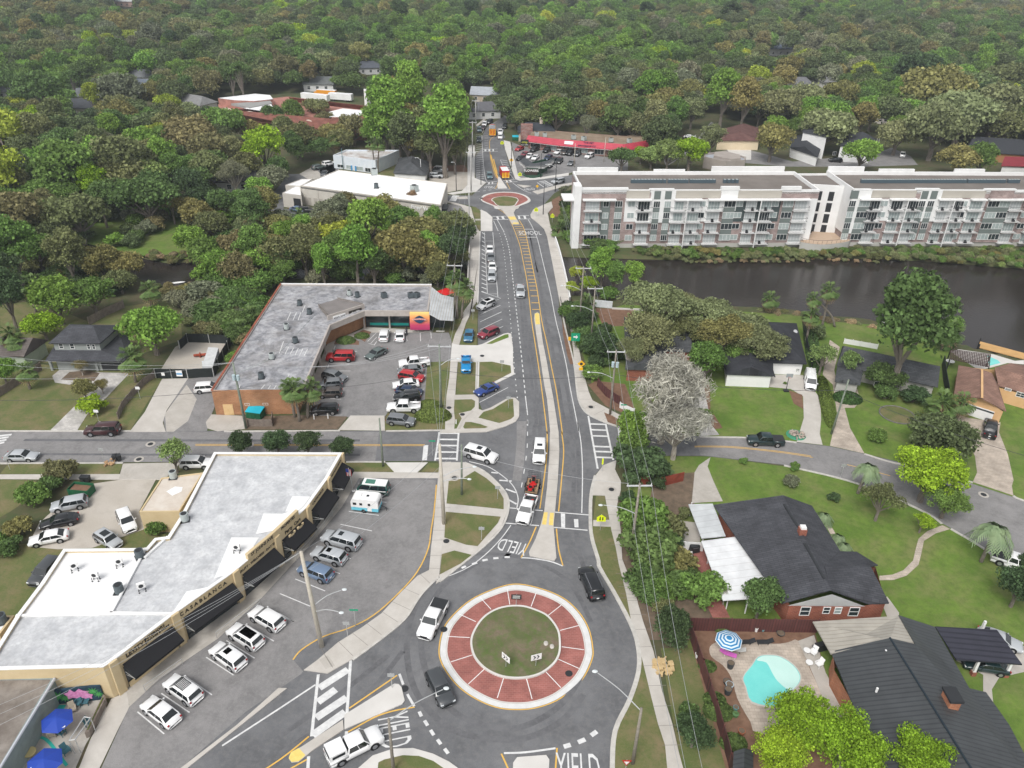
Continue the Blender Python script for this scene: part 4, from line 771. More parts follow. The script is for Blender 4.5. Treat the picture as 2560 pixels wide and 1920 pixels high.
for k,cl,t,l in [('sedan','red',"F 1125 385 1075 405",'small red car at the end of the far plaza lot'),
('suv','black',"F 1335 395 1270 425",'black suv under the left end of the red plaza roof'),('suv','black',"F 1510 405 1445 435",'black suv, second from the left before the red plaza'),
('sedan','white',"F 1675 425 1605 455",'white sedan left of the dark trio before the red plaza'),('suv','brown',"F 1750 430 1690 470",'dark brown suv beside the white sedan of the plaza'),
('suv','black',"F 1830 440 1770 475",'black suv in the middle of the plaza row'),('suv','darkgrey',"F 1920 450 1880 485",'dark grey suv by the plaza shop door'),
('suv','white',"F 2110 480 2020 520",'white suv at the right of the plaza row'),('sedan','maroon',"F 1215 455 1130 495",'maroon sedan behind the flower kiosk roof'),
('sedan','white',"F 1270 480 1205 520",'white sedan nearest the maroon one behind the kiosk'),('sedan','white',"F 1345 500 1290 540",'white hatch behind the middle of the kiosk roof'),
('sedan','black',"F 1150 515 1085 540",'black sedan at the left tip of the kiosk roof'),('suv','navy',"F 1530 510 1455 550",'navy suv behind the right wing of the kiosk roof'),
('suv','darkgreen',"F 1600 545 1535 590",'dark green suv beside the kiosk roof tip'),('suv','black',"F 1680 540 1615 600",'black suv on its own right of the kiosk'),
('sedan','grey',"F 1850 560 1775 630",'grey sedan nearest the apartment corner'),('suv','black',"F 1545 600 1490 650",'black suv under the kiosk canopy edge')]:
 car(k,cl,t,l,'car',fg,detail=1)
sg2='cars parked along the far bend of the road'
for k,cl,t,l in [('suv','tblue',"F 540 110 545 165",'blue grey car at the near end of the far kerbside line'),('sedan','burgundy',"F 605 85 575 130",'dark red car second in the far kerbside line'),
('suv','white',"F 630 35 600 90",'white suv third in the far kerbside line'),('suv','black',"F 710 10 655 45",'black car at the far end of the kerbside line'),
('suv','darkgreen',"F 540 245 540 310",'dark car parked in the striped bay on the far road'),('suv','black',"F 905 70 880 115",'black car parked beside the dark tree on the far road')]:
 car(k,cl,t,l,'car',sg2,detail=1)
car('pickup','white',"F 830 150 832 195",'white pickup just behind the white sedan on the far road',detail=1)
car('sedan','white',"F 830 205 832 255",'white sedan passing the fire engine on the far road',detail=1)
car('suv','white',"F 1240 120 1120 130",'white suv beside the dark roofed house behind the plaza',detail=1)
for k,cl,t,l in [('suv','silver',"B 770 1215 835 1218",'silver suv nearest the road in the sandy lot by the dark shed'),('suv','black',"B 780 1190 855 1192",'black suv in the middle of the sandy lot'),('suv','white',"B 800 1168 870 1175",'white suv at the back of the sandy lot'),
('suv','greengrey',"U 1225 890 1330 870",'grey green suv on the far concrete drive'),('suv','white',"U 1330 855 1412 838",'white suv by the blue and white building'),('sedan','darkgrey',"U 1350 910 1310 960",'dark sedan at the far corner of the big white roof'),
('sedan','steel',"U 1040 1260 1130 1275",'steel blue car at the foot of the warehouse wall'),('suv','black',"U 1110 1275 1230 1275",'black suv parked along the warehouse wall'),
('sedan','black',"V 190 1005 45 990",'black sedan on the far left street'),('suv','black',"X 520 80 430 75",'black suv before the white clapboard building'),('suv','white',"X 1095 10 1090 50",'white suv in the yard behind the apartments'),('sedan','white',"h 430 375 490 382",'white sedan by the far side road')]:
 car(k,cl,t,l,'car',detail=1)
def box_vehicle(name,t,L,Wd,Hc,colbody,coltop,label,rear):
 P=G(t,.6); r,f=P; c_=(r+f)/2; a=math.atan2(f.y-r.y,f.x-r.x)
 root=thing(name,label,'fire truck' if name=='fire_engine' else 'rescue vehicle',(c_.x,c_.y,.05),a)
 addpart(root,'cab',MB().box((L/2-.95,0,.45+(Hc-.5)/2),(1.9,Wd,Hc-.5),top=.94),colbody)
 addpart(root,'body',MB().box((-.95,0,.45+(Hc)/2-.1),(L-1.95,Wd+.06,Hc-.25)),colbody)
 addpart(root,'roof',MB().box((-.95,0,Hc+.22),(L-2.05,Wd-.1,.1)),coltop)
 addpart(root,'windshield',MB().box((L/2-.08,0,Hc*.66),(.16,Wd-.35,.8)),glassc)
 for sy in(-1,1): addpart(root,'side_window',MB().box((L/2-.9,sy*(Wd/2+.0),Hc*.66),(1.2,.06,.65)),glassc)
 for x in (L/2-1.2,-L/2+1.3):
  for sy in(-1,1): addpart(root,'wheel',MB().cyl((x,sy*(Wd/2-.25),.45),(x,sy*(Wd/2+.05),.45),.45,n=14),black)
 addpart(root,'rear_panel',MB().box((-L/2+.0,0,1.35),(.06,Wd-.1,1.7)),rear)
 ch=MB()
 for k in range(5):
  for sy in (-1,1):
   ch.box((-L/2-.05,sy*.52,.85+k*.34),(.03,1.0,.13),rot=Matrix.Rotation(sy*.7,3,'X'))
 addpart(root,'chevron',ch,redm)
 addpart(root,'rear_step',MB().box((-L/2-.2,0,.5),(.35,Wd,.12)),chrome)
 addpart(root,'light_bar',MB().box((L/2-.7,0,Hc+.08),(.35,1.5,.16)),redm); return root
box_vehicle('rescue_truck',"F 905 790 870 725",6.8,2.4,2.5,redm,whitew,'red rescue truck with a white roof and yellow red chevrons at the rear',mat('chevron_yellow',(.8,.55,.03),.5,var=0))
c=box_vehicle('fire_engine',"F 725 215 724 130",9.2,2.5,2.7,mat('engine_orange',(.62,.28,.03),.5,var=0),chrome,'long red and orange fire engine driving away up the far road',mat('chevron_orange',(.8,.42,.03),.5,var=0))
addpart(c,'hose_bed',MB().box((-2.,0,3.0),(3.6,1.8,.25)),mat('grey_hose',(.25,.26,.27),.8,var=0))
P=G("U 1420 205 1270 195",1.); a=math.atan2((P[1]-P[0]).y,(P[1]-P[0]).x); cc=(P[0]+P[1])/2
b_=thing('school_bus','orange school bus with a white roof behind the school building','bus',(cc.x,cc.y,0),a); sbm=mat('bus_orange',(.75,.30,.02),.5,var=0)
addpart(b_,'body',MB().box((-.5,0,1.6),(9.5,2.4,2.2)).box((4.9,0,1.1),(1.4,2.,1.2)),sbm); addpart(b_,'roof',MB().box((-.5,0,2.78),(9.4,2.3,.16)),whitew)
for i in range(9): addpart(b_,'window',MB().box((-4.5+i*1.0,-1.21,2.1),(.75,.04,.6)),glassc)
for x in (-3,3.6): addpart(b_,'wheel',MB().cyl((x,-1.25,.5),(x,1.25,.5),.5,n=12),black)
for t,l in [("U 1590 255 1380 240",'white box trailer nearest the road behind the school'),("U 1370 265 1130 240",'white box trailer left of the other one behind the school')]:
 P=G(t,1.); a=math.atan2((P[1]-P[0]).y,(P[1]-P[0]).x); cc=(P[0]+P[1])/2; Lr=(P[1]-P[0]).length
 b_=thing('box_trailer',l,'trailer',(cc.x,cc.y,0),a,'box trailers behind the school'); addpart(b_,'box',MB().box((0,0,2.1),(Lr,2.6,2.6)),whitew); addpart(b_,'roof',MB().box((0,0,3.44),(Lr-.1,2.5,.08)),whiter)
 for x in(-Lr*.3,Lr*.3): addpart(b_,'wheel',MB().cyl((x,-1.25,.45),(x,1.25,.45),.45,n=12),black)
P=G("M 650 545 628 650",.5); c_=(P[0]+P[1])/2; a=math.atan2((P[1]-P[0]).y,(P[1]-P[0]).x)
tr=thing('utility_trailer','open utility trailer with a raised mesh ramp behind the white pickup','trailer',(c_.x,c_.y,.05),a)
addpart(tr,'deck',MB().box((0,0,.55),(3.4,1.9,.08)),mat('deck_wood',(.33,.22,.13),.9,var=.3,sc=3))
fr=MB()
for sy in(-1,1): fr.box((0,sy*.95,.85),(3.4,.05,.05)).box((0,sy*.95,.58),(3.5,.07,.12)); [fr.box((x,sy*.95,.72),(.05,.05,.3)) for x in(-1.6,-.5,.5,1.6)]
fr.box((1.72,0,.85),(.05,1.9,.05)).cyl((1.7,.5,.5),(2.9,0,.5),.05).cyl((1.7,-.5,.5),(2.9,0,.5),.05)
addpart(tr,'rail_frame',fr,dark)
rp=MB()
for i in range(9): rp.box((-1.75-.12*i*.25,-.9+i*.225,1.2),(.03,.03,1.3))
for i in range(5): rp.box((-1.75-.06*i,0,.65+i*.3),(.03,1.85,.03))
addpart(tr,'ramp_gate',rp,dark)
for sy in(-1,1): w_=addpart(tr,'wheel',MB().cyl((-.3,sy*.98,.36),(-.3,sy*1.2,.36),.36,n=16),black); addpart(w_,'rim',MB().cyl((-.3,sy*1.19,.36),(-.3,sy*1.22,.36),.2,n=12),whitew)
R_=Matrix.Rotation(a,3,'Z')
for i,(x,y,l) in enumerate([(-.4,.05,'red ride-on mower at the back of the trailer'),(.9,-.2,'red ride-on mower at the front of the trailer beside the truck')]):
 p=Vector((c_.x,c_.y,.64))+R_@Vector((x,y,0)); m_=thing('ride_on_mower',l,'mower',p,a+math.pi*i,'mowers on the trailer')
 addpart(m_,'cutting_deck',MB().box((.3,0,.12),(.7,1.1,.16),top=.85),redm); addpart(m_,'body',MB().box((-.2,0,.35),(.8,.55,.35),top=.85),redm); addpart(m_,'seat',MB().box((-.15,0,.62),(.4,.42,.16)).box((-.38,0,.82),(.1,.42,.4)),black)
 for sx,r_ in((-.35,.26),(.55,.15)):
  for sy in(-1,1): addpart(m_,'wheel',MB().cyl((sx,sy*.42,r_),(sx,sy*.6,r_),r_,n=12),black)
 addpart(m_,'roll_bar',MB().tube([(-.5,.28,.5),(-.5,.28,1.1),(-.5,-.28,1.1),(-.5,-.28,.5)],.03),redm)
P=G("c 1345 860 1850 910",.9); c_=(P[0]+P[1])/2; a=math.atan2((P[1]-P[0]).y,(P[1]-P[0]).x)
cv=thing('caravan','small white and light blue retro caravan parked beside the green minibus','caravan',(c_.x,c_.y,.05),a)
lb=mat('light_blue_paint',(.16,.55,.68),.5,var=0)
def rbox(z0,z1,L,Wd,r,k=5):
 prof=[]
 vs=[];rings=[]
 m=MB(); n=0
 pts=[(-L/2,z0),(-L/2,z1-r)]+[(-L/2+r-r*math.cos(t),z1-r+r*math.sin(t)) for t in [math.pi/2*i/k for i in range(1,k+1)]]+[(L/2-r+r*math.sin(t),z1-r+r*math.cos(t)) for t in [math.pi/2*i/k for i in range(0,k+1)]]+[(L/2,z0)]
 n=len(pts)
 lay=[(-Wd/2,.0),(-Wd/2,.0),(Wd/2,.0)]
 vs=[(x,-Wd/2,z) for x,z in pts]+[(x,Wd/2,z) for x,z in pts]
 fs=[(i,(i+1)%n,(i+1)%n+n,i+n) for i in range(n)]+[tuple(range(n)),tuple(range(2*n-1,n-1,-1))]
 return m.add(vs,[f[::-1] for f in fs])
addpart(cv,'body',rbox(.95,2.35,3.9,2.0,.55),whitew); addpart(cv,'lower_panel',MB().box((0,0,.68),(3.86,1.98,.56)),lb)
addpart(cv,'roof_vent',MB().box((-1.,0,2.42),(.9,.7,.16),top=.8),whitew); addpart(cv,'skylight',MB().box((.3,0,2.38),(.35,.35,.06)),glassc)
for sx,wd in((-1.4,.5),(-.5,.4)): addpart(cv,'window',MB().box((sx,-1.005,1.55),(wd,.03,.4)),glassc)
dr=addpart(cv,'door',MB().box((.7,-1.01,1.2),(.62,.035,1.55)),whitew); o=bpy.data.objects.new('door_window',MB().box((.7,-1.035,1.6),(.36,.02,.38)).mesh('door_window',glassc)); COL.objects.link(o); o.parent=dr
addpart(cv,'front_window',MB().box((1.96,0,1.55),(.03,1.3,.5)),glassc)
for sy in(-1,1): addpart(cv,'wheel',MB().cyl((-.2,sy*.85,.33),(-.2,sy*1.02,.33),.33,n=14),black)
addpart(cv,'hitch',MB().cyl((1.9,.5,.45),(3.0,0,.45),.05).cyl((1.9,-.5,.45),(3.0,0,.45),.05).cyl((2.8,0,0),(2.8,0,.7),.04),dark)
# ---------------------------------------------------------------- buildings
Z3=Vector((0,0,1))
def base(t,z=0):
 P=G(t,z); c=sum(P,Vector((0,0,0)))/len(P); return Vector((c.x,c.y,0))
def block(root,P,h,wall,roofm,par=.5,pw=.3,cope=None,names=('wall','roof','parapet'),floor=0):
 "P: world points (Vectors) of the outline"
 w=MB().prism(P,floor,h-par,top=False); ring(w,P,pw,h-par,h); o=w.build(names[0],wall,root)
 _,ins=inset(P,pw*.9); MB().sheet([(p.x,p.y) for p in ins],h-par+.02).build(names[1],roofm,root)
 if cope is not None:
  c=MB(); oo,_=inset(P,-.05); ring(c,oo,pw+.1,h,h+.08); c.build('coping',cope,root)
class Face:
 "a vertical wall plane through two ground points"
 def __init__(s,A,B):
  s.A=Vector((A.x,A.y,0)); s.u=(Vector((B.x,B.y,0))-s.A); s.len=s.u.length; s.u.normalize(); s.n=Vector((s.u.y,-s.u.x,0))
 def uv(s,px,py):
  d=Vector(ray(px,py)); o=Vector((0,0,CH)); t=(s.A-o).dot(s.n)/d.dot(s.n); p=o+d*t; return (p-s.A).dot(s.u),p.z
 def box(s,mb,u0,v0,u1,v1,o0,o1):
  P=[s.A+s.u*u+Z3*v+s.n*o for o in(o0,o1) for u,v in((u0,v0),(u1,v0),(u1,v1),(u0,v1))]
  return mb.add(P,[(0,3,2,1),(4,5,6,7),(0,1,5,4),(1,2,6,5),(2,3,7,6),(3,0,4,7)])
 def window(s,root,u0,v0,u1,v1,gm=None,fm=None,muntin=1,name='window',fr=.08,cross=False):
  f=MB()
  for a in ((u0,v0,u1,v0+fr),(u0,v1-fr,u1,v1),(u0,v0+fr,u0+fr,v1-fr),(u1-fr,v0+fr,u1,v1-fr)): s.box(f,*a,.0,.07)
  for i in range(1,muntin+1):
   u=u0+(u1-u0)*i/(muntin+1); s.box(f,u-.03,v0+fr,u+.03,v1-fr,.01,.06)
  if cross: s.box(f,u0+fr,(v0+v1)/2-.03,u1-fr,(v0+v1)/2+.03,.012,.058)
  o=f.build(name,fm or whitew,root); p=MB(); s.box(p,u0+fr*.5,v0+fr*.5,u1-fr*.5,v1-fr*.5,-.02,.03); p.build('pane',gm or glass,o); return o
 def pwin(s,root,t,**k):
  P=q(t); a=s.uv(*P[0]); b_=s.uv(*P[1]); return s.window(root,min(a[0],b_[0]),min(a[1],b_[1]),max(a[0],b_[0]),max(a[1],b_[1]),**k)
 def pbox(s,root,name,t,m,o0=-.02,o1=.05):
  P=q(t); a=s.uv(*P[0]); b_=s.uv(*P[1]); mb=MB(); s.box(mb,min(a[0],b_[0]),min(a[1],b_[1]),max(a[0],b_[0]),max(a[1],b_[1]),o0,o1); return mb.build(name,m,root)
 def text(s,root,txt,u,v,size,m,name='sign_lettering',o=.03,sx=1.,font_shear=0,ext=.015):
  M=Matrix(((s.u.x,0,s.n.x,0),(s.u.y,0,s.n.y,0),(0,1,0,0),(0,0,0,1))); M.translation=s.A+s.u*u+Z3*v+s.n*o
  return text_mesh(txt,size,name,m,root,M@Matrix.Diagonal((sx,1,1,1)),ext=ext)
def ac(t,z,label,col=None,s=.9,kind='cyl',group=None):
 p=G(t,z)[0]; r=thing('air_conditioner',label,'air conditioner',(p.x,p.y,z),random.random(),group); m=col or mat('ac_grey',(.09,.11,.12),.6,var=0)
 if kind=='cyl':
  addpart(r,'casing',MB().cyl((0,0,.08),(0,0,s),s*.45,n=14),m); addpart(r,'fan_grille',MB().cyl((0,0,s),(0,0,s+.03),s*.34,n=14),dark); addpart(r,'base',MB().box((0,0,.04),(s,s,.08)),dark)
 elif kind=='box':
  addpart(r,'casing',MB().box((0,0,s*.45+.05),(s*.95,s*.95,s*.9)),m); addpart(r,'fan_grille',MB().cyl((0,0,s*.95),(0,0,s+.0),s*.36,n=14),dark); addpart(r,'base',MB().box((0,0,.03),(s*1.1,s*1.1,.06)),dark)
 else: # mini split on a stand
  f=MB(); [f.box((x,y,.3),(.05,.05,.6)) for x in(-.35,.35) for y in(-.2,.2)]; [f.box((x,y,.03),(.16,.12,.07)) for x in(-.35,.35) for y in(-.2,.2)]
  addpart(r,'stand',f,dark); addpart(r,'casing',MB().box((0,0,.95),(.9,.35,.7)),whitew); addpart(r,'fan_grille',MB().cyl((0,-.18,.95),(0,-.2,.95),.26,n=12),dark)
 return r
# --- beige shops
ZB=4.8
fp=[(278,1656),(434,1537),(586,1430),(689,1343),(767,1269),(819,1197),(856,1132)]
FP=[g3(p,ZB) for p in fp]
outl=FP[::-1]+[g3(p,ZB) for p in [(258,1669),(-45,1677),(40,1541),(101,1460),(159,1373),(365,1371),(387,1346),(419,1342),(452,1290),(535,1131)]]
sh=thing('shop_building','long beige shop building with black awnings and white grey flat roofs','building',(FP[3].x-8,FP[3].y,0))
block(sh,outl,ZB,beige,greyr2,.35,.35,whitew)
MB().sheet(G("s 163 1376 362 1374 278 1533 44 1539 104 1462",ZB),ZB-.30).build('white_roof',whiter,sh)
MB().sheet(G("s 44 1544 432 1537 278 1654 258 1666 -38 1673",ZB),ZB-.31).build('roof_section',greyr2,sh)
for i,t in enumerate(["d 730 985 1050 985 925 1190 840 1330 760 1385 530 1460","d 1100 710 1320 712 1480 655 1230 905 1010 950","d 1430 512 1640 515 1560 625 1500 680 1350 690","J 1190 590 1290 440 1480 400 1600 310 1500 380"]): MB().sheet(G(t,ZB-.3),ZB-.28+.004*i).build('roof_patch',whiter,sh)
cb=MB()
for t in ["s 278 1533 434 1535","s 365 1371 278 1533","s 278 1533 40 1540","I 1160 615 1000 760"]:
 P=G(t,ZB-.2); d=P[1]-P[0]; cb.box((P[0]+P[1])/2+Vector((0,0,.02)),(d.length,.3,.26),math.atan2(d.y,d.x))
cb.build('roof_kerb',whitew,sh)
awn=mat('awning_black',(.012,.012,.014),.75,var=0); goldt=mat('sign_black',(.03,.025,.02),.6,var=0)
signs=[[('LEVITY',.27,.62,4.22),('INTERIORS',.67,.46,4.42),('VINTAGE & MORE',.72,.32,3.98)],[('C A S A B L A N C A',.42,.62,4.15)],[('BEAUTY · WELLNESS · DAY SPA',.5,.42,4.1)],[('Party',.3,.62,4.1),('Cart',.66,.62,4.1)],[('CASTAWAYS',.45,.5,4.15)],[('BOUTIQUE & DESIGN',.5,.36,4.15)]]
for i in range(6):
 f=Face(FP[i],FP[i+1]); L=f.len; pf=MB(); f.box(pf,-.35,0,.55,ZB+.12,0,.28)
 if i==5: f.box(pf,L-.6,0,L,ZB+.1,0,.28)
 pf.build('pilaster',beige,sh)
 u0,u1=.95,L-.55
 g_=MB(); f.box(g_,u0,.05,u1,3.1,0,.04); g_.build('shop_window',glass,sh)
 fr=MB(); n=max(3,int((u1-u0)/1.4))
 for k in range(n+1): u=u0+(u1-u0)*k/n; f.box(fr,u-.04,.05,u+.04,3.1,.04,.1)
 f.box(fr,u0,.7,u1,.78,.04,.11); fr.build('window_frame',dark,sh)
 if i in(0,): bb=MB(); f.box(bb,u0,0,u1,.75,.1,.2); bb.build('bulkhead',beige,sh)
 if i==3: bb=MB(); [f.box(bb,u0+(u1-u0)*k-.35,0,u0+(u1-u0)*k+.35,3.2,.1,.26) for k in(.33,.66)]; bb.build('pier',beige,sh)
 zt,zb,out=3.55,2.45,1.75; A=lambda u,v,o:f.A+f.u*u+Z3*v+f.n*o
 a=MB(); a.add([A(u0,zt,.05),A(u1,zt,.05),A(u1,zb,out),A(u0,zb,out),A(u0,zt-.07,.05),A(u1,zt-.07,.05),A(u1,zb-.07,out),A(u0,zb-.07,out)],[(0,3,2,1),(4,5,6,7),(3,7,6,2),(0,4,7,3),(1,2,6,5)]); f.box(a,u0,zb-.28,u1,zb,out-.03,out); aw=a.build('awning',awn,sh)
 b_=MB()
 for u in (u0,u1): b_.cyl(A(u,zb,out),A(u,2.0,.1),.03).cyl(A(u,zb,out),A(u,2.45,.1),.03)
 b_.build('awning_frame',polem,aw)
 for (tx,fu,sz,vz) in signs[i]: f.text(sh,tx,u0+(u1-u0)*fu,vz,sz*1.15,goldt)
 if i==0: ul=MB(); f.box(ul,u0+.6,3.88,u0+(u1-u0)*.5,3.92,0,.05); f.box(ul,u0+(u1-u0)*.475,3.7,u0+(u1-u0)*.485,4.6,0,.05); ul.build('sign_rule',goldt,sh)
 if i==3:
  st=MB();
  for k,(a0,a1,h_) in enumerate([(.2,.45,.18),(.27,.38,.4),(.55,.80,.18),(.62,.73,.4)]): f.box(st,u0+(u1-u0)*a0,zt-.02-h_,u0+(u1-u0)*a1,zt+.1,.3+k*.004,.5+k*.004)
  st.build('stepped_trim',beige,sh)
f3=Face(FP[2],FP[3]); f4=Face(FP[3],FP[4]); rp=MB(); f3.box(rp,f3.len*.32,ZB+.1,f3.len,ZB+.95,-.3,.1); f4.box(rp,0,ZB+.1,f4.len*.72,ZB+.95,-.3,.1); rp.build('raised_parapet',beige,sh)
f3.text(sh,'ST JOHNS AVE',f3.len*.66,ZB+.52,.62,goldt,o=.12,sx=.95); f4.text(sh,'PROPERTIES',f4.len*.38,ZB+.52,.6,goldt,o=.12,sx=.85)
an=thing('shop_annex','low beige annex with a tan flat roof behind the shops','building',base("I 1180 330",3.6)); block(an,G("I 1115 205 1405 168 1240 438 962 440",3.6),3.6,beige,tanroof,.15,.2); MB().sheet(G("I 1150 300 1210 265 1262 270 1255 300 1190 330",3.5),3.49).build('roof_patch',whiter,an)
w2=thing('back_shop','white roofed block at the left edge behind the shops','building',base("I -60 1250",4.3)); block(w2,G("I -200 1155 98 1157 -5 1290 -330 1290",4.3),4.3,beige,whiter,.2,.25)
for t,z,l,c,k in [("I 1280 500",4.5,'round pale air conditioner on a black mat at the edge of the grey roof',mat('ac_pale',(.40,.44,.43),.5,var=0),'cyl'),("I 1200 205",3.5,'round pale air conditioner on the tan annex roof',mat('ac_pale',0,0),'cyl'),("I 970 755",4.5,'black air conditioner at the corner of the white roof',None,'cyl'),("I 828 995",4.5,'tall black air conditioner standing alone on the white roof',None,'cyl'),("I 520 850",4.5,'split unit on legs, leftmost on the white roof',None,'sp'),("I 830 820",4.5,'split unit on legs beside a long pipe on the white roof',None,'sp'),("I 665 915",4.5,'split unit on legs between the other two on the white roof',None,'sp'),("I 985 990",4.5,'upright split unit on the grey roof section',None,'sp'),("I 1640 720",4.5,'split unit on the white patch beside the raised parapet',None,'sp'),("J 20 650",4.2,'dark air conditioner on the small roof at the left edge',None,'cyl')]: ac(t,z,l,c,1.15,k)
def railing(t,label,m=polem,h=.95,step=1.5):
 P=sm(G(t,.05),3); r=thing('railing',label,'railing',(P[0].x,P[0].y,.05)); rl=MB(); rl.tube([p+Z3*h for p in P],.035); rl.tube([p+Z3*h*.5 for p in P],.025); rl.build('rail',m,r);
 acc=0; last=P[0]
 for i,p in enumerate(P):
  if i==0 or i==len(P)-1 or (p-last).length>step: MB().cyl(p,p+Z3*h,.03).build('post',m,r); last=p
railing("J 1005 1130 1265 945",'grey pipe railing in front of the first black awning'); railing("J 1500 760 1800 530",'grey pipe railing by the second black awning'); railing("d 1480 1250 1720 980 1960 650",'long grey pipe railing in front of the upper shops')
# --- tan brick L-shaped shops
br=thing('brick_shop_building','L-shaped tan brick shop building with a stained grey flat roof','building',base("s 700 850"))
ZL=4.7
Lo=[g3(p,ZL) for p in [(529,977),(757,974),(826,812),(912,777),(1071,777),(1079,712),(702,710)]]
Wl=[g3(p,ZL) for p in [(529,977),(740,974),(800,812),(905,765),(1066,765),(1079,712),(702,710)]]
MB().prism(Wl,0,ZL-.5,top=False).build('wall',brickL,br)
pr=MB(); ring(pr,Lo,.3,ZL-1.2,ZL); pr.build('fascia',mat('taupe_fascia',(.38,.34,.31),.7,(.45,.41,.38),1),br)
_,ins=inset(Lo,.25); MB().sheet([(p.x,p.y) for p in ins],ZL-.3).build('roof',greyr,br)
cp=MB();
fbr=Face(Lo[0],Lo[1]); fb=MB(); fbr.box(fb,0,0,fbr.len*.925,ZL+.02,-.1,.06); fb.build('brick_front',brickL,br)
for a_,b_,m_ in ((6,0,brickR),(5,6,whitew)):
 A_=Lo[a_];B_=Lo[b_]; d=B_-A_; c=MB().box((A_+B_)/2+Vector((0,0,.06)),(d.length,.34,.14),math.atan2(d.y,d.x)); c.build('coping',m_,br)
for t in ["D 1690 1128 1728 1142","D 1815 1126 1855 1140"]: fbr.pwin(br,t,muntin=1,fr=.05)
fbr.pbox(br,'plywood_door',"D 1540 1135 1622 1210",mat('plywood',(.62,.42,.2),.8,(.68,.48,.26),2),.05,.12)
for t in ["E 908 700","E 872 790","E 835 885","E 793 985","E 1140 615","E 1313 612"]:
 p=G(t,0)[0]; MB().box((p.x,p.y,ZL/2-.2),(.32,.32,ZL-.5)).build('column',mat('taupe_fascia',0,0),br)
fn=Face(G("E 1140 600",0)[0],G("E 1600 605",0)[0]);
for k,(u0,u1) in enumerate([(.02,.36),(.38,.68),(.95,1.2)]):
 sf=MB(); fn.box(sf,fn.len*u0,.05,fn.len*u1,3.4,.0,.05); sf.build('shop_window',glass,br)
tl=MB(); fn.box(tl,fn.len*.08,.45,fn.len*.36,1.0,.05,.1); fn.box(tl,fn.len*.38,.45,fn.len*.66,1.0,.05,.1); tl.build('teal_band',mat('teal',(.01,.28,.25),.5,var=0),br)
fw=Face(G("E 745 1080",0)[0],G("E 905 720",0)[0]);
for k in range(4):
 sf=MB(); fw.box(sf,fw.len*(.03+.25*k),.3,fw.len*(.22+.25*k),2.9,-2.3,-2.2); sf.build('shop_window',glass,br)
gm=bpy.data.materials.new('sunset_awning'); gm.use_nodes=True; t_=gm.node_tree; N=t_.nodes; tc=N.new('ShaderNodeTexCoord'); sp=N.new('ShaderNodeSeparateXYZ'); mr=N.new('ShaderNodeMapRange'); mr.inputs['From Min'].default_value=.6; mr.inputs['From Max'].default_value=4.5; rp_=N.new('ShaderNodeValToRGB')
e=rp_.color_ramp.elements; e[0].position=0; e[0].color=(.33,.02,.12,1); e[1].position=1; e[1].color=(.75,.50,.14,1); x=e.new(.35); x.color=(.52,.05,.12,1); x=e.new(.7); x.color=(.75,.28,.10,1)
t_.links.new(tc.outputs['Object'],sp.inputs[0]); t_.links.new(sp.outputs['Z'],mr.inputs[0]); t_.links.new(mr.outputs[0],rp_.inputs[0]); t_.links.new(rp_.outputs[0],N['Principled BSDF'].inputs['Base Color']); N['Principled BSDF'].inputs['Roughness'].default_value=.6
ga=Face(G("E 1457 632",0)[0],G("E 1592 632",0)[0]); aw=MB(); K_=8
prof=[(0.05+0*i,0) for i in range(1)]
ob_=(g3(q('E 1457 488')[0],4.7)-ga.A).dot(ga.n)
pts=[(ob_+.15+.9*math.sin(i/K_*math.pi/2),4.5-3.6*(1-math.cos(i/K_*math.pi/2))**.8) for i in range(K_+1)]
vs=[ga.A+ga.u*u+Z3*z+ga.n*o_ for o_,z in pts for u in(0,ga.len)]; aw.add(vs,[(2*i,2*i+2,2*i+3,2*i+1) for i in range(K_)]+[tuple(2*i for i in range(K_,-1,-1)),tuple(2*i+1 for i in range(K_+1))])
aw.build('sunset_awning',gm,br)
em=MB(); c0=ga.A+ga.u*(ga.len/2)+Z3*3.2+ga.n*(ob_+1.15)
em.add([c0+ga.u*x+Z3*z for x,z in((-1.1,.25),(-.5,.75),(0,.95),(.5,.75),(1.1,.25),(1.1,-.15),(.5,-.6),(0,-.8),(-.5,-.6),(-1.1,-.15))],[tuple(range(10))]); em.build('emblem',mat('emblem_blue',(.02,.06,.12),.5,var=0),br)
em=MB(); c0=c0+ga.n*.05; em.add([c0+ga.u*x+Z3*z for x,z in((-1.4,-.1),(-1.4,.25),(0,.4),(1.4,.25),(1.4,-.1),(0,.05))],[tuple(range(5,-1,-1))]); em.build('emblem_band',mat('emblem_red',(.5,.08,.06),.5,(.75,.6,.55),6),br)
pts=[g3(p,z) for p,z in zip(q("g 1640 305 1790 425 1960 460 1955 782 1765 772 1618 690"),(4.7,4.,3.4,3.4,4.,4.6))]
MB().slab(pts[:2]+pts[4:],.1).slab(pts[1:5],.1).build('metal_canopy',stripemat('corrugated',(.52,.54,.55),(.40,.36,.32),2.,90,.45,.2),br)
for t in ["g 1770 925","g 1935 915","g 1940 640"]: p=G(t,0)[0]; MB().box((p.x,p.y,1.7),(.15,.15,3.4)).build('canopy_post',dark,br)
A_=G("E 908 690",0)[0]; B_=G("E 1140 612",0)[0]; fpd=Face(A_,B_); tau=mat('taupe_fascia',0,0)
pd=MB(); fpd.box(pd,-.3,3.4,fpd.len+.3,5.4,-.15,.1); pd.build('pediment',tau,br)
sc=G("g 85 550 350 470",5.2); fa=fpd.A+Z3*5.4; fbp=fpd.A+fpd.u*fpd.len+Z3*5.4
MB().slab([fa,fbp,Vector((sc[1].x,sc[1].y,5.0)),Vector((sc[0].x,sc[0].y,5.0))],.15).build('pediment_roof',stripemat('grey_ribbed',(.22,.20,.19),(.16,.145,.14),2.2,-12,.7,.3),br)
sd_=MB();
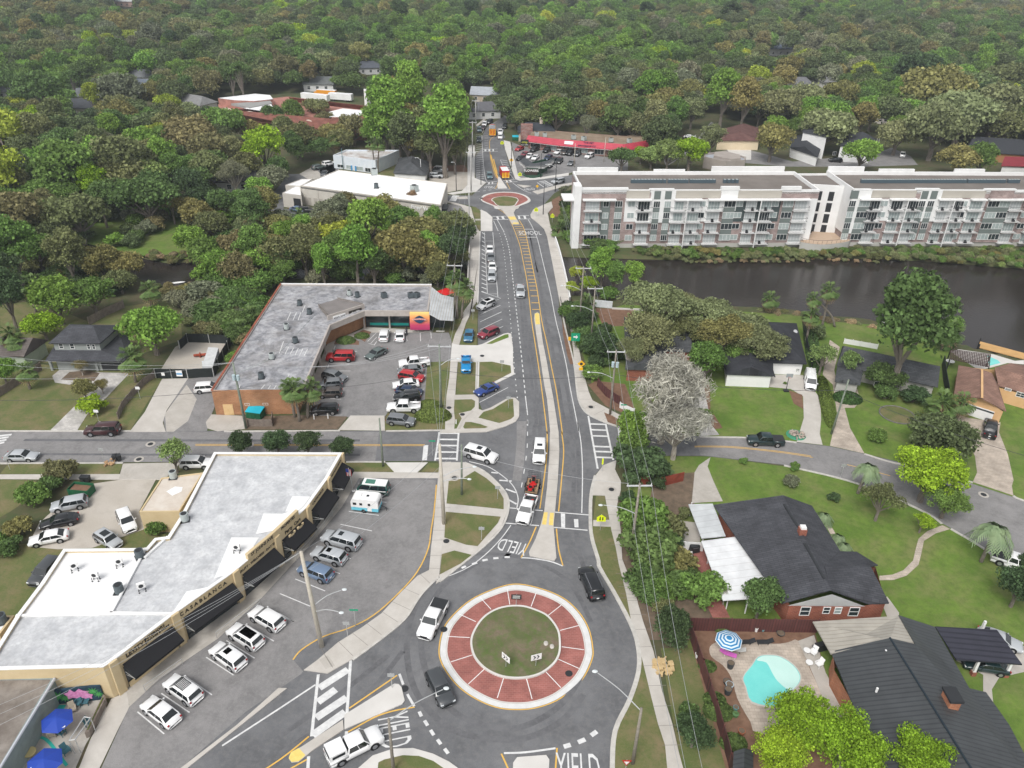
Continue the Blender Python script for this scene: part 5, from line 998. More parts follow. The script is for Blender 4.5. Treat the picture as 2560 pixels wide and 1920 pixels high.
for a_,b_ in ((fa,sc[0]),(fbp,sc[1])):
 b2=Vector((b_.x,b_.y,5.35)); sd_.add([Vector((a_.x,a_.y,4.2)),Vector((b2.x,b2.y,4.2)),b2,Vector((a_.x,a_.y,5.7))],[(0,1,2,3),(3,2,1,0)])
sd_.build('pediment_side',tau,br)
sgn=MB(); fpd.box(sgn,fpd.len*.1,3.9,fpd.len*.46,4.9,.1,.2); s1=sgn.build('sign',whitew,br); fpd.text(s1,'VCOOL SHOP',fpd.len*.28,4.4,.55,dark,o=.22,sx=.75)
sgn=MB(); fpd.box(sgn,fpd.len*.56,3.9,fpd.len*.94,4.9,.1,.2); s1=sgn.build('sign',goldt,br); fpd.text(s1,'ubreakifix',fpd.len*.75,4.4,.62,whitew,o=.22,sx=.8)
for i,t in enumerate(["D 2073 450","D 2140 510","D 1982 615","D 2043 708","D 1880 820","D 1808 955","g 520 430","g 628 455","g 998 460","g 1367 460","g 1447 458"]):
 ac(t,ZL-.3,['dark unit furthest back on the long wing of the stained roof','dark unit beside white paint lines near the pediment roof','pale unit third from the back of the long wing','dark unit in the middle of the long wing','pale unit with a coiled pipe on the long wing','dark unit nearest the street on the long wing','pale thin unit left of the pair over the stained roof','dark unit right of the pale thin unit','small black unit in the middle of the rear wing','dark unit of the close pair at the right of the rear wing','grey unit of the close pair next to the metal canopy'][i],None if i not in(2,4,6) else mat('ac_pale',0,0),1.1,'cyl' if i<8 else 'box')
mbp=MB()
for t in ["D 2010 500 1985 555","D 2050 500 2025 555","D 2080 500 2060 555","D 2110 450 2090 500","D 1960 700 1930 785","D 1995 740 1970 790","D 2030 745 2005 792","D 2062 748 2040 795","D 2095 750 2070 798","D 2125 755 2102 800","D 2000 925 1970 985","D 1830 1000 1800 1035","D 1870 1005 1850 1035","D 1910 1005 1890 1035","D 1650 1030 1660 1000"]:
 P=G(t,ZL-.28); ribbon(mbp,P,.13,ZL-.27)
mbq=MB(); mbq.tube(sm(G("D 1640 920 1900 800 2060 640 2170 520",ZL-.25),4),.035,n=4); mbq.build('roof_cable',mat('ac_pale',0,0),br); mbp.build('painted_roof_lines',whitep,br)
# --- warehouse and neighbours
wh=thing('warehouse','large warehouse with a bright white roof and putty coloured walls','building',base("U 1700 1100",5))
ZW=5.6; WP=G("U 1110 1045 1460 900 B 880 1265 835 1415",ZW); wallw=stripemat('putty_wall',(.47,.44,.40),(.40,.37,.34),.33,80,.8,.06)
puty=mat('putty',(.50,.47,.42),.8,(.56,.53,.48),.5)
block(wh,WP,ZW,puty,mat('bright_roof',(.86,.86,.86),.6,(.92,.92,.92),.2),.2,.25)
ff_=Face(Vector((WP[0].x,WP[0].y,0)),Vector((WP[3].x,WP[3].y,0)));
bd=MB(); ff_.box(bd,0,ZW-.75,ff_.len,ZW-.6,0,.06); ff_.box(bd,0,ZW-.45,ff_.len,ZW-.35,0,.06); bd.build('trim',dark,wh)
pp=MB()
for k in range(9): ff_.box(pp,ff_.len*k/8.-.2,0,ff_.len*k/8.+.2,ZW-.8,0,.15)
pp.build('pilaster',mat('putty',0,0),wh)
for k in range(2): ff_.pbox(wh,'panel_door',["U 1140 1150 1215 1240","U 1230 1160 1320 1250"][k],mat('putty_dark',(.42,.39,.35),.8,var=0),0,.05)
ff_.text(wh,'FireyWare',ff_.len*.87,3.9,1.5,whitew,o=.1,ext=.05)
ff_.pbox(wh,'side_door',"B 762 1490 800 1530",whitew,0,.06)
fw2=Face(Vector((WP[3].x,WP[3].y,0)),Vector((WP[2].x,WP[2].y,0)))
bx=MB(); fw2.box(bx,1.,3.2,5.,4.2,.05,1.6); bx.build('canopy',dark,wh); bx=MB(); fw2.box(bx,1.5,0,4.,2.6,.02,.08); fw2.box(bx,7,.5,12,2.6,.02,.08); bx.build('shop_window',glass,wh)
wa=thing('warehouse_wing','low wing of the warehouse with a dark roller door','building',base("U 1030 1150",4)); block(wa,G("U 942 1115 1060 1050 1112 1055 1118 1138",4.1),4.1,mat('putty',0,0),whiter,.15,.2);
fa_=Face(G("U 942 1115",4.1)[0],G("U 1118 1138",4.1)[0]); fa_.pbox(wa,'roller_door',"U 1045 1162 1120 1245",dark,0,.08)
wb_=thing('warehouse_wing','rear low wing with a white roof at the back of the warehouse','building',base("U 1080 1010",4)); block(wb_,G("U 970 1042 1120 985 1225 985 1110 1052",4.1),4.1,mat('putty',0,0),whiter,.15,.2)
for t,l,k in [("U 1810 1070",'dark round vent unit on the bright white warehouse roof','cyl'),("U 2160 1100",'large pale unit near the right end of the warehouse roof','box'),("U 1793 945",'pale unit at the back edge of the warehouse roof','box')]: ac(t,ZW-.2,l,mat('ac_pale',0,0) if k=='box' else None,1.9 if k=='box' else 1.4,k)
bw=thing('old_store','white painted store with light blue doors and round-ended windows','building',base("U 1700 830",4)); blw=mat('pale_blue_white',(.62,.68,.74),.8,(.72,.76,.80),.6,extra=[(1.,.3,(.55,.58,.6))])
BP=G("U 1410 765 1800 815 2020 718 1530 715",4.3); block(bw,BP,4.3,blw,mat('leafy_roof',(.55,.55,.55),.9,(.62,.62,.62),.3,extra=[(.25,.8,(.25,.15,.10))]),.5,.3)
fb_=Face(Vector((BP[0].x,BP[0].y,0)),Vector((BP[1].x,BP[1].y,0)))
for t,m_ in [("U 1450 848 1510 885",glass),("U 1530 855 1590 900",glassb),("U 1612 865 1690 912",glassb),("U 1705 880 1760 925",glass)]: fb_.pwin(bw,t,gm=m_,muntin=1)
for t in ["U 1575 860 1592 908","U 1612 865 1630 915"]: fb_.pbox(bw,'blue_door',t,mat('door_blue',(.05,.28,.55),.5,var=0),.05,.12)
def hip(root,c4,ze,zr,f,m,wm,ov=.5,wn='wall',th=.2,base0=0):
 "c4 eave corners world: front-left, front-right, back-right, back-left; ridge along the longer axis"
 a,b_,c,d=[Vector((p.x,p.y,ze)) for p in c4]
 if (b_-a).length>=(c-b_).length: r0=lerp((a+d)/2,(b_+c)/2,f); r1=lerp((b_+c)/2,(a+d)/2,f); r0.z=r1.z=zr; F_=[(a,b_,r1,r0),(b_,c,r1),(c,d,r0,r1),(d,a,r0)]
 else: r0=lerp((a+b_)/2,(c+d)/2,f); r1=lerp((c+d)/2,(a+b_)/2,f); r0.z=r1.z=zr; F_=[(a,b_,r0),(b_,c,r1,r0),(c,d,r1),(d,a,r0,r1)]
 mb=MB(); vs=[];
 for x in F_: mb.add([Vector(p) for p in x],[tuple(range(len(x)))])
 mb.prism([a,b_,c,d],ze-th,ze-.001,bottom=True,top=False)
 o=mb.build('roof',m,root)
 if wm is not None:
  _,ins=inset([a,b_,c,d],ov); MB().prism([(p.x,p.y) for p in ins],base0,ze-th,top=False).build(wn,wm,root)
  if f<.01:
   g_=MB();
   if (b_-a).length>=(c-b_).length: pr_=[((a,d),r0),((b_,c),r1)]
   else: pr_=[((a,b_),r0),((c,d),r1)]
   for (p1,p2),r_ in pr_:
    cen=(a+b_+c+d)/4; k=.985; L3=[cen+(p-cen)*k for p in (p1,p2,r_)]; L3=[Vector((p.x,p.y,z)) for p,z in zip(L3,(ze-.05,ze-.05,zr-.15))]; g_.add(L3,[(0,1,2),(2,1,0)])
   g_.build('gable_wall',wm,root)
 return [a,b_,c,d,r0,r1]
ds=thing('dark_roof_shed','low building with a dark hip roof beside the old store','building',base("B 640 1160",3)); hip(ds,G("B 505 1195 735 1210 760 1120 545 1090",3.),3.0,5.6,.3,shing2,whitew,.4)
# --- school
sc_=thing('school_building','long brick school with red brown roofs and white flat sections','building',base("U 1100 350",3)); pinkb=brickmat('school_brick',(.42,.20,.16),(.36,.16,.13),(.4,.25,.2),1,.8,.3,.02); redr=brickmat('red_roof_tiles',(.24,.10,.075),(.20,.08,.06),(.15,.06,.05),1,.8,.3,.03,vert='XY')
MB().slab([g3(p,z) for p,z in zip(q("U 350 400 1340 545 1380 430 240 330"),(4,4,7,7))]).slab([g3(p,z) for p,z in zip(q("U 1040 270 1780 355 1790 320 1000 230"),(5,5,7,7))]).slab([g3(p,z) for p,z in zip(q("U 1340 545 1800 560 1790 390 1380 430"),(4,4,7,7))]).build('roof',redr,sc_)
MB().prism(G("U 360 420 1340 570 1800 585 1800 370 1000 270 360 340",2.),0,4.0).build('wall',pinkb,sc_)
MB().prism(G("U 350 240 690 200 830 212 860 250 680 270 500 262",7),0,7.0,top=True).build('tall_wing',pinkb,sc_); MB().sheet(G("U 352 240 690 200 830 212 858 250 680 268 500 260",7.05),7.06).build('flat_roof',whiter,sc_)
MB().sheet(G("U 590 340 760 365 860 330 840 300 700 315",6.),6.2).build('flat_roof',whiter,sc_); MB().sheet(G("U 1280 400 1500 345 1780 372 1600 425 1340 425",6.5),6.9).build('flat_roof',whiter,sc_)
MB().prism(G("U 470 290 830 262 850 285 640 325",6.6),5.8,6.6,bottom=True).build('canopy',mat('grey_canopy',(.3,.3,.29),.8,var=0),sc_)
p=G("U 1735 372",4)[0]; MB().cyl((p.x,p.y,0),(p.x,p.y,13),1.3,1.2,n=14).build('chimney',whitew,sc_)
fs_=Face(G("U 360 420",2.)[0],G("U 1340 570",2.)[0])
for t in ["U 400 400 510 470","U 612 430 715 500","U 820 430 880 480","U 1160 500 1240 570"]:
 P=q(t); a_=fs_.uv(*P[0]); b_=fs_.uv(P[1][0],P[1][1]); w_=b_[0]-a_[0]; g_=MB(); fs_.box(g_,a_[0],0.5,b_[0],5.2,.1,.5);
 n=9; g_.add([fs_.A+fs_.u*(a_[0]+w_/2-w_/2*math.cos(math.pi*i/n))+Z3*(5.2+1.2*math.sin(math.pi*i/n))+fs_.n*o_ for o_ in(.5,.1) for i in range(n+1)],[tuple(range(n,-1,-1)),tuple(range(n+1,2*n+2))]+[(i,i+1,i+n+2,i+n+1) for i in range(n)])
 bay=g_.build('arched_bay',mat('cream_stucco',(.62,.52,.45),.8,(.68,.58,.5),.5),sc_)
 for k in range(4):
  for j in range(2):
   pn=MB(); fs_.box(pn,a_[0]+w_*(.1+.2*k+.01),2.2+j*1.3,a_[0]+w_*(.27+.2*k),3.2+j*1.3,.5,.56); pn.build('pane',glass,bay)
# --- red roofed plaza
pl=thing('plaza_building','long brick shopping plaza with a red metal mansard roof','building',base("T 1400 640",3)); brickP=brickmat('plaza_brick',(.25,.10,.08),(.33,.24,.22),(.3,.22,.2),1,.7,.3,.02)
ZP=4.0; GP=G("T 812 705 1110 745 1690 790 1890 755",0);
redroof=stripemat('red_metal_roof',(.46,.045,.075),(.38,.03,.055),1.2,0,.5,.15)
bk=[Vector((p.x+2,p.y+16,0)) for p in GP]; MB().prism(GP+bk[::-1],0,ZP,top=False).build('wall',brickP,pl); MB().sheet(GP+bk[::-1],ZP-.1).build('flat_roof',mat('brown_roof',(.22,.16,.11),.9,(.30,.23,.17),.3),pl)
for i in range(3):
 f=Face(GP[i],GP[i+1]); r_=MB(); P=[f.A+Z3*(ZP-1.0)+f.n*1.6-f.u*.3,f.A+f.u*(f.len+.3)+Z3*(ZP-1.0)+f.n*1.6,f.A+f.u*(f.len+.3)+Z3*(ZP+.7)-f.n*.4,f.A+Z3*(ZP+.7)-f.n*.4-f.u*.3]; r_.slab(P,.2); r_.build('red_roof',redroof,pl)
 r_=MB(); f.box(r_,0,ZP-1.35,f.len,ZP-1.0,1.45,1.55); r_.build('fascia',whitew,pl)
 n=max(2,int(f.len/5))
 for k in range(n):
  w_=MB(); u=f.len*(k+.15)/n; f.window(pl,u,.5,u+f.len/n*.6,2.5,gm=[glass,glassb][k%2],muntin=2)
f=Face(GP[1],GP[2]); sgn=MB();
def onroof(f,u,v): return f.A+f.u*u+Z3*(ZP-1.0+1.7*v)+f.n*(1.6-2.0*v)
sl_=f.n*-2.0+Z3*1.7; sl_.normalize(); nn=f.u.cross(sl_);
def rooftext(f,txt,u,v,size,m):
 M=Matrix(((f.u.x,sl_.x,nn.x,0),(f.u.y,sl_.y,nn.y,0),(f.u.z,sl_.z,nn.z,0),(0,0,0,1))); M.translation=onroof(f,u,v)+nn*.12; return text_mesh(txt,size,'sign_lettering',m,pl,M,ext=.03)
navy=mat('sign_navy',(.05,.01,.05),.5,var=0); rooftext(f,'THE PET',f.len*.44,.72,1.0,navy); rooftext(f,'GROOMING CO',f.len*.42,.2,.9,navy)
c_=onroof(f,f.len*.13,.5)+nn*.15; M=Matrix(((f.u.x,sl_.x,nn.x),(f.u.y,sl_.y,nn.y),(f.u.z,sl_.z,nn.z))); MB().box(c_,(3.2,1.3,.1),rot=M).build('sign',whitew,pl)
gp=G("T 760 640",0)[0]; MB().box((gp.x+1.5,gp.y,3.2),(4.5,3.,6.4)).build('corner_tower',brickP,pl)
for t,l in [("T 890 590",'pale rooftop unit beside the brick corner tower'),("T 965 598",'small rooftop unit left of the plaza middle'),("T 1230 618",'blue grey unit behind the plaza roof'),("T 1325 630",'small white unit on the plaza roof'),("T 1575 645",'dark unit at the right of the plaza roof'),("T 1745 652",'grey unit near the right end of the plaza roof')]: ac(t,ZP,l,mat('ac_pale',0,0),1.5,'box')
# --- flower kiosk with a butterfly roof
ki=thing('flower_kiosk','small flower shop with a butterfly roof and a green base','building',base("F 1300 700",0));
MB().prism(G("F 1170 770 1345 775 1480 700 1460 640 1200 700",0),0,2.6,top=False).build('wall',mat('kiosk_green',(.03,.08,.05),.5,var=0),ki)
zk=[4.6,3.0,4.6]; A1=g3(q("F 1095 565")[0],4.2); V1=g3(q("F 1185 645")[0],3.0); V2=g3(q("F 1300 600")[0],3.1); B1=g3(q("F 1165 515")[0],4.2); C1=g3(q("F 1440 635")[0],3.2); D1=g3(q("F 1580 550")[0],4.4); E1=g3(q("F 1400 580")[0],3.4); F1=g3(q("F 1540 545")[0],4.4)
MB().slab([A1,V1,V2,B1],.25).slab([V1,C1,E1,V2],.25).slab([C1,D1,F1,E1],.25).build('roof',mat('charcoal_roof',(.06,.065,.07),.8,(.09,.095,.1),1),ki)
k_=MB();
for a_,b_ in ((A1,V1),(V1,C1),(C1,D1)):
 d=b_-a_; k_.add([a_-Z3*.9,b_-Z3*.9,b_+Z3*.08,a_+Z3*.08],[(0,1,2,3),(3,2,1,0)])
k_.build('white_fascia',whitew,ki)
fk=Face(G("F 1172 770",0)[0],G("F 1345 775",0)[0]); sgn=MB(); fk.box(sgn,0,.4,fk.len,2.4,.3,.5); s1=sgn.build('sign_panel',mat('dark_brown',(.05,.035,.03),.6,var=0),ki); fk.text(s1,'FLOWERS',fk.len/2,1.85,1.0,whitew,o=.55,sx=1.1,ext=.03)
MB().prism(sm(G("F 1140 760 1250 810 1390 790 1400 760 1200 740",.0),3,True),0,.4).build('planter',mat('kiosk_green',0,0),ki)
# --- apartment blocks
panelg=mat('panel_green_grey',(.16,.19,.18),.7,var=0); paneld=mat('panel_dark_green',(.06,.08,.08),.7,var=0); tan_=mat('panel_tan',(.44,.41,.36),.8,var=0); concw2=mat('base_wall',(.42,.41,.38),.9,(.5,.49,.46),.4,extra=[(.8,.4,(.3,.29,.27))])
railm=mat('rail_metal',(.05,.05,.055),.5,var=0); curtain=mat('pale_curtains',(.5,.53,.53),.6,var=0)
def balcony(root,f,u0,u1,z,out=1.25):
 s_=MB(); f.box(s_,u0,z-.11,u1,z,.0,out); b_=s_.build('balcony',whitew,root); r_=MB()
 for a in ((u0,u1,out-.04,out),(u0,u0+.04,.1,out),(u1-.04,u1,.1,out)): f.box(r_,a[0],z+.98,a[1],z+1.05,a[2],a[3]); f.box(r_,a[0],z+.08,a[1],z+.12,a[2],a[3])
 n=max(4,int((u1-u0)/.28))
 for k in range(n): u=u0+(u1-u0)*(k+.5)/n; f.box(r_,u-.015,z+.1,u+.015,z+1.,out-.035,out-.01)
 r_.build('railing',railm,b_)
 w=u1-u0; f.window(root,u0+w*.12,z+.05,u1-w*.12,z+2.25,gm=[glassb,glass,curtain,curtain,glassb][random.randrange(5)],muntin=3,name='balcony_door')
 if random.random()<.55:
  fu=MB(); uu=u0+w*random.uniform(.2,.5); f.box(fu,uu,z,uu+.6,z+.45,.6,1.1); f.box(fu,uu,z+.45,uu+.6,z+.8,.6,.7); fu.build('balcony_chair',dark,b_)
FL=[1.2,4.15,7.1,10.05]
def apart(name,label,A,B,depth,H0,cols,panels,HR=15.2):
 f=Face(A,B); root=thing(name,label,'building',f.A+f.u*f.len/2); nb=-f.n*depth
 P=[f.A,f.A+f.u*f.len,f.A+f.u*f.len+nb,f.A+nb]
 MB().prism(P,1.1,HR-.6,top=False).build('wall',brickA,root); bs=MB(); _o,_i=inset(P,-.05); bs.prism([(p.x,p.y) for p in _o],0,1.1); bs.build('base_wall',concw2,root)
 MB().sheet(P,HR-.9).build('roof',aptroof,root)
 pr=MB(); ring(pr,P,.4,HR-1.,HR); pr.build('parapet',whitew,root);
 g_=MB()
 for (fa,fb,z) in panels['raised']:
  f.box(g_,f.len*fa,HR-.05,f.len*fb,HR+z,-.6,.25)
 g_.build('raised_parapet',whitew,root)
 for i,(fa,fb,z0,z1,m,o) in enumerate(panels['skin']):
  g_=MB(); f.box(g_,f.len*fa,z0,f.len*fb,z1,.0,.06+o); g_.build('facade_panel',m,root)
 for (fa,fb) in panels['eave']:
  g_=MB(); f.box(g_,f.len*fa,12.75,f.len*fb,13.05,.1,1.4); g_.build('canopy',whitew,root)
 for kind,fu,w,o in cols:
  u=f.len*fu
  f2=Face(f.A+f.n*(o+.06),f.A+f.u*f.len+f.n*(o+.06))
  for i,z in enumerate(FL):
   if kind=='w': f2.window(root,u-w/2,z+.8,u+w/2,z+2.3,gm=[glassb,glass,glassb][(i+int(fu*100))%3],muntin=1)
   elif kind=='W': f2.window(root,u-w/2,z+.75,u+w/2,z+2.4,gm=[glassb,glass][(i+int(fu*100))%2],muntin=2)
   elif kind=='g':
    f2.window(root,u-w/2,z+.75,u+w/2,z+2.4,gm=[glassb,glass][(i+int(fu*77))%2],muntin=2)
    if i<3: g_=MB(); f2.box(g_,u-w/2,z+2.42,u+w/2,z+3.68,0,.03); g_.build('spandrel',panelg,root)
   elif kind=='b': balcony(root,f2,u-w/2,u+w/2,z)
   elif kind=='B':
    balcony(root,f2,u-w/2,u-.15,z); balcony(root,f2,u+.15,u+w/2,z)
  if kind=='B': g_=MB(); f2.box(g_,u-.10,0,u+.10,12.8,1.15,1.35); g_.build('pillar',whitew,root)
 return root,f,P
A_=G("Y 240 885",0)[0]; B_=G("X 215 872",0)[0]; f0=Face(A_,B_)
def fx(t,h=11.5):
 P=q(t); return f0.uv(*P[0])[0]/f0.len
c1=[('b',fx("Y 375 470"),4.6,0),('w',fx("Y 500 460"),1.5,.0),('g',fx("Y 617 460"),1.9,0),('w',fx("Y 735 455"),1.8,0),('b',fx("Y 850 460"),4.0,0),('g',fx("Y 965 460"),1.7,.3),('g',fx("Y 1065 460"),1.7,.3),('B',fx("Y 1237 460"),8.0,.2),('w',fx("Y 1387 450"),1.9,0),('b',fx("Y 1497 460"),4.2,0),('g',fx("Y 1640 460"),3.0,.2),('w',fx("Y 1730 450"),2.0,0),('B',fx("Y 1912 460"),7.6,.0),('w',fx("Y 2060 450"),2.0,0),('g',fx("X 40 455"),2.8,.2),('b',fx("X 160 455"),4.2,0)]
pn=dict(raised=[(.0,fx("Y 700 380"),.5),(fx("Y 905 300"),fx("Y 1135 300"),.25),(fx("Y 1565 300"),fx("Y 1735 300"),.8),(fx("Y 2130 290"),fx("X 170 290"),.8)],
skin=[(fx("Y 675 460"),fx("Y 905 460"),7.0,12.8,whitew,0),(fx("Y 905 460"),fx("Y 1130 460"),6.8,15.1,whitew,.24),(fx("Y 1130 460"),fx("Y 1560 460"),7.0,12.8,whitew,.0),(fx("Y 1560 380"),fx("Y 1715 380"),9.8,15.1,whitew,.14),(fx("Y 1690 460"),fx("Y 2110 460"),6.9,12.9,paneld,0),(fx("Y 450 460"),fx("Y 540 460"),1.2,12.8,panelg,0),(fx("X 110 460"),.999,1.2,12.9,whitew,.0),
(fx("Y 690 350"),fx("Y 905 350"),13.1,15.0,tan_,0),(fx("Y 1135 350"),fx("Y 1560 350"),13.1,15.0,tan_,0),(fx("Y 1720 350"),fx("Y 2125 350"),13.1,15.0,tan_,.0),(fx("Y 945 350"),fx("Y 1005 350"),12.9,15.,panelg,.3),(fx("Y 1045 350"),fx("Y 1105 350"),12.9,15.,panelg,.3)],
eave=[(.005,fx("Y 590 400")),(fx("Y 680 400"),fx("Y 915 400")),(fx("Y 1130 400"),fx("Y 1385 400")),(fx("Y 1440 400"),fx("X 240 400"))])
ap1,f1_,P1=apart('apartment_building','left four storey apartment block of grey brick and white panels','',0,0,0,[],{}) if False else apart('apartment_building','left four storey apartment block of grey brick and white panels over the creek',A_,B_,17,0,c1,pn)
A2=G("X 690 868",0)[0]; A2=Vector((A2.x-1.2,A2.y+1.,0)); A2=G("X 520 868",0)[0]; B2=G("X 2900 868",0)[0]; f0=Face(A2,B2)
c2=[('g',fx("X 628 455"),1.8,.3),('g',fx("X 740 452"),3.0,0.3),('b',fx("X 835 460"),4.0,0),('w',fx("X 930 445"),2.0,0),('B',fx("X 1120 460"),8.2,0),('g',fx("X 1270 452"),1.8,.3),('g',fx("X 1352 450"),1.8,.3),('B',fx("X 1545 460"),7.6,0),('w',fx("X 1665 445"),2.0,0),('b',fx("X 1775 460"),4.4,0),('g',fx("X 1935 450"),3.2,.3),('g',fx("X 2035 450"),3.0,.3),('b',fx("X 2145 460"),4.0,0),('w',fx("X 2260 450"),2.,0),('B',fx("X 2420 455"),8,0)]
pn2=dict(raised=[(.0,fx("X 820 300"),.1),(fx("X 1230 300"),fx("X 1450 300"),.3),(fx("X 1870 290"),fx("X 2160 290"),.3)],
skin=[(.0,fx("X 800 400"),3.6,15.1,whitew,.24),(fx("X 820 350"),fx("X 1230 350"),13.1,15.,tan_,0),(fx("X 1450 350"),fx("X 1870 350"),13.1,15.,tan_,0),(fx("X 800 460"),fx("X 1240 460"),7.,12.8,whitew,0),(fx("X 1240 460"),fx("X 1430 460"),6.9,15.1,whitew,.24),(fx("X 1430 460"),fx("X 1860 460"),7.,12.8,whitew,0),(fx("X 1880 450"),fx("X 2090 450"),1.2,15.1,brickA,.24),(fx("X 1275 350"),fx("X 1335 350"),12.9,15.,panelg,.3),(fx("X 1360 350"),fx("X 1420 350"),12.9,15.,panelg,.3),(fx("X 620 360"),fx("X 690 360"),12.9,15.,panelg,.3)],
eave=[(fx("X 700 400"),fx("X 900 400")),(fx("X 980 390"),fx("X 1230 390")),(fx("X 1430 385"),fx("X 1650 385")),(fx("X 1730 385"),fx("X 1870 385")),(fx("X 1890 400"),fx("X 2120 400")),(fx("X 2130 385"),fx("X 2300 385"))])
ap2,f2_,P2=apart('apartment_building','right four storey apartment block with its white corner wing',A2,B2,17,0,c2,pn2)
lw=MB(); f1_.box(lw,-1.8,0,-.02,16.2,-3.2,.3); f1_.box(lw,-4.5,12.4,-.02,12.8,-5,.2); lw.build('end_pillar',whitew,ap1)
for bb,f_,fr_ in ((ap1,f1_,[(.02,.2,1.),(.36,.5,.5),(.62,.95,1.3)]),(ap2,f2_,[(.0,.14,1.3),(.2,.34,.7),(.5,.62,.8)])):
 g_=MB(); n2=-f_.n
 for a_,b_,z in fr_: f_.box(g_,f_.len*a_,15.0,f_.len*b_,15.2+z,-17.3,-16.7)
 g_.build('rear_parapet',whitew,bb)
E1=f1_.A+f1_.u*f1_.len; cn=thing('apartment_link','white walled link between the two apartment blocks','building',E1-f1_.n*12); CP=[E1-f1_.n*7,f2_.A-f2_.n*5,f2_.A-f2_.n*17,E1-f1_.n*17]; block(cn,CP,14.6,whitew,aptroof,.5,.35); fl_=Face(CP[0],CP[1])
for k in range(4): g_=MB(); fl_.box(g_,fl_.len*.25,1.5+k*3.0,fl_.len*.42,3.9+k*3.0,0,.06); g_.build('stair_opening',dark,cn); g_=MB(); fl_.box(g_,fl_.len*.6,1.5+k*3.0,fl_.len*.75,3.9+k*3.0,0,.06); g_.build('stair_opening',dark,cn)
acs=mat('ac_blue_grey',(.07,.10,.12),.5,var=0)
def condenser(p,label,grp):
 r=thing('air_conditioner',label,'air conditioner',p,0,grp); addpart(r,'casing',MB().box((0,0,.5),(.85,.85,.9)),acs); addpart(r,'fan_grille',MB().cyl((0,0,.95),(0,0,.99),.33,n=10),mat('ac_pale',0,0)); return r
for (f_,rng_,lb,gr) in ((f1_,[(740,800,3),(830,920,4),(945,1000,3),(1035,1080,2),(1105,1165,3),(1190,1240,3),(1280,1400,6),(1430,1490,3),(1590,1700,4)],'condenser in the row on the left apartment roof','condensers on the left apartment roof'),(f2_,[(720,880,8),(900,1120,10),(1130,1330,9),(1340,1660,13),(1700,1840,6),(1870,2020,7),(2070,2150,4)],'condenser in the row on the right apartment roof','condensers on the right apartment roof')):
 for a_,b_,n in rng_:
  for k in range(n):
   t="%s %f %f"%('Y' if f_ is f1_ else 'X',a_+(b_-a_)*k/max(1,n-1),282); p=G(t,14.4)[0]; condenser((p.x,p.y,14.31),lb,gr)
MB().prism([f2_.A+f2_.n*.3,f2_.A-f2_.n*17,f2_.A-f2_.n*17-f2_.u*.3,f2_.A-f2_.u*.3+f2_.n*.3],3.6,15.4).build('side_wall',whitew,ap2)
te=thing('terrace','curved concrete terrace with tables between the apartment blocks','terrace',base("X 340 830")); tp=sm(G("X 150 815 200 835 350 850 520 835 620 800 560 700 300 700 240 760",2.),3,True)
MB().prism(tp,0,1.9).build('terrace_wall',concw2,te); MB().sheet(tp,1.93).build('terrace_floor',mat('terrace_tan',(.45,.33,.24),.8,(.5,.38,.28),1),te)
rl=MB(); P_=sm(G("X 150 815 200 835 350 850 520 835 620 800",2.),4); rl.tube([Vector((p.x,p.y,2.95)) for p in P_],.04)
for p in P_: rl.cyl((p.x,p.y,1.95),(p.x,p.y,2.95),.025,n=4)
rl.build('railing',railm,te)
# --- buildings beyond the apartments
yb=thing('yellow_building','pale yellow building with a brown hip roof behind the apartments','building',base("h 900 400",3)); c_=G("h 700 408 1110 412 1115 300 790 296",3.6); hip(yb,c_,3.6,6.2,.16,brickmat('maroon_shingles',(.16,.085,.075),(.13,.065,.06),(.09,.05,.045),1,1,.3,.03,vert='XY'),mat('pale_yellow',(.70,.58,.40),.8,(.75,.63,.45),.5),.5)
f=Face(G("h 770 478",0)[0],G("h 1010 480",0)[0]);
for t in ["h 785 415 820 440","h 870 418 910 440","h 950 418 988 440","h 1030 420 1070 440"]: f.pwin(yb,t,gm=glassb,muntin=1)
gb=thing('grey_bank_building','low grey stucco building with a stepped flat roof behind the apartments','building',base("h 800 580",3)); gst=mat('grey_stucco',(.33,.29,.26),.85,(.38,.34,.31),.6); block(gb,G("h 590 560 790 600 970 590 980 560 800 510 600 525",3.8),3.8,gst,mat('blue_grey_roof',(.36,.38,.42),.8,var=.1),.6,.5); MB().prism(G("h 680 550 840 580 930 575 920 540 780 505 690 515",4.4),3.2,4.4).build('roof_block',gst,gb)
f=Face(G("h 745 650",0)[0],G("h 975 668",0)[0]); f.pwin(gb,"h 830 620 890 645",muntin=2); f.pbox(gb,'door',"h 905 620 925 668",dark,0,.1)
wc=thing('white_clapboard_house','white two storey clapboard building with dark roofs and a porch gable','building',base("C 1050 830",3)); clap=stripemat('clapboard',(.70,.70,.70),(.55,.55,.56),.0001,0,.7,.0)
hip(wc,G("C 1150 840 1340 850 1365 800 1185 780",5.6),5.6,7.6,.0,mat('charcoal_shingle',(.035,.038,.045),.9,(.05,.053,.06),2),whitew,.3); hip(wc,G("C 865 850 1025 905 1060 800 870 790",3.4),3.4,5.4,.0,mat('charcoal_shingle',0,0),whitew,.3); hip(wc,G("C 935 760 1080 790 1090 730 945 715",8.),8.,9.5,.2,mat('charcoal_shingle',0,0),whitew,.3)
f=Face(G("C 1100 905",0)[0],G("C 1340 900",0)[0])
for t in ["C 1165 832 1182 858","C 1205 838 1225 862","C 1112 872 1128 895","C 1155 880 1170 900"]: f.pwin(wc,t,muntin=1)
for i in range(3): p=G("C %d 880"%(1335+i*12),0)[0]; MB().cyl((p.x,p.y,0),(p.x,p.y,5.2),.22).build('porch_column',whitew,wc)
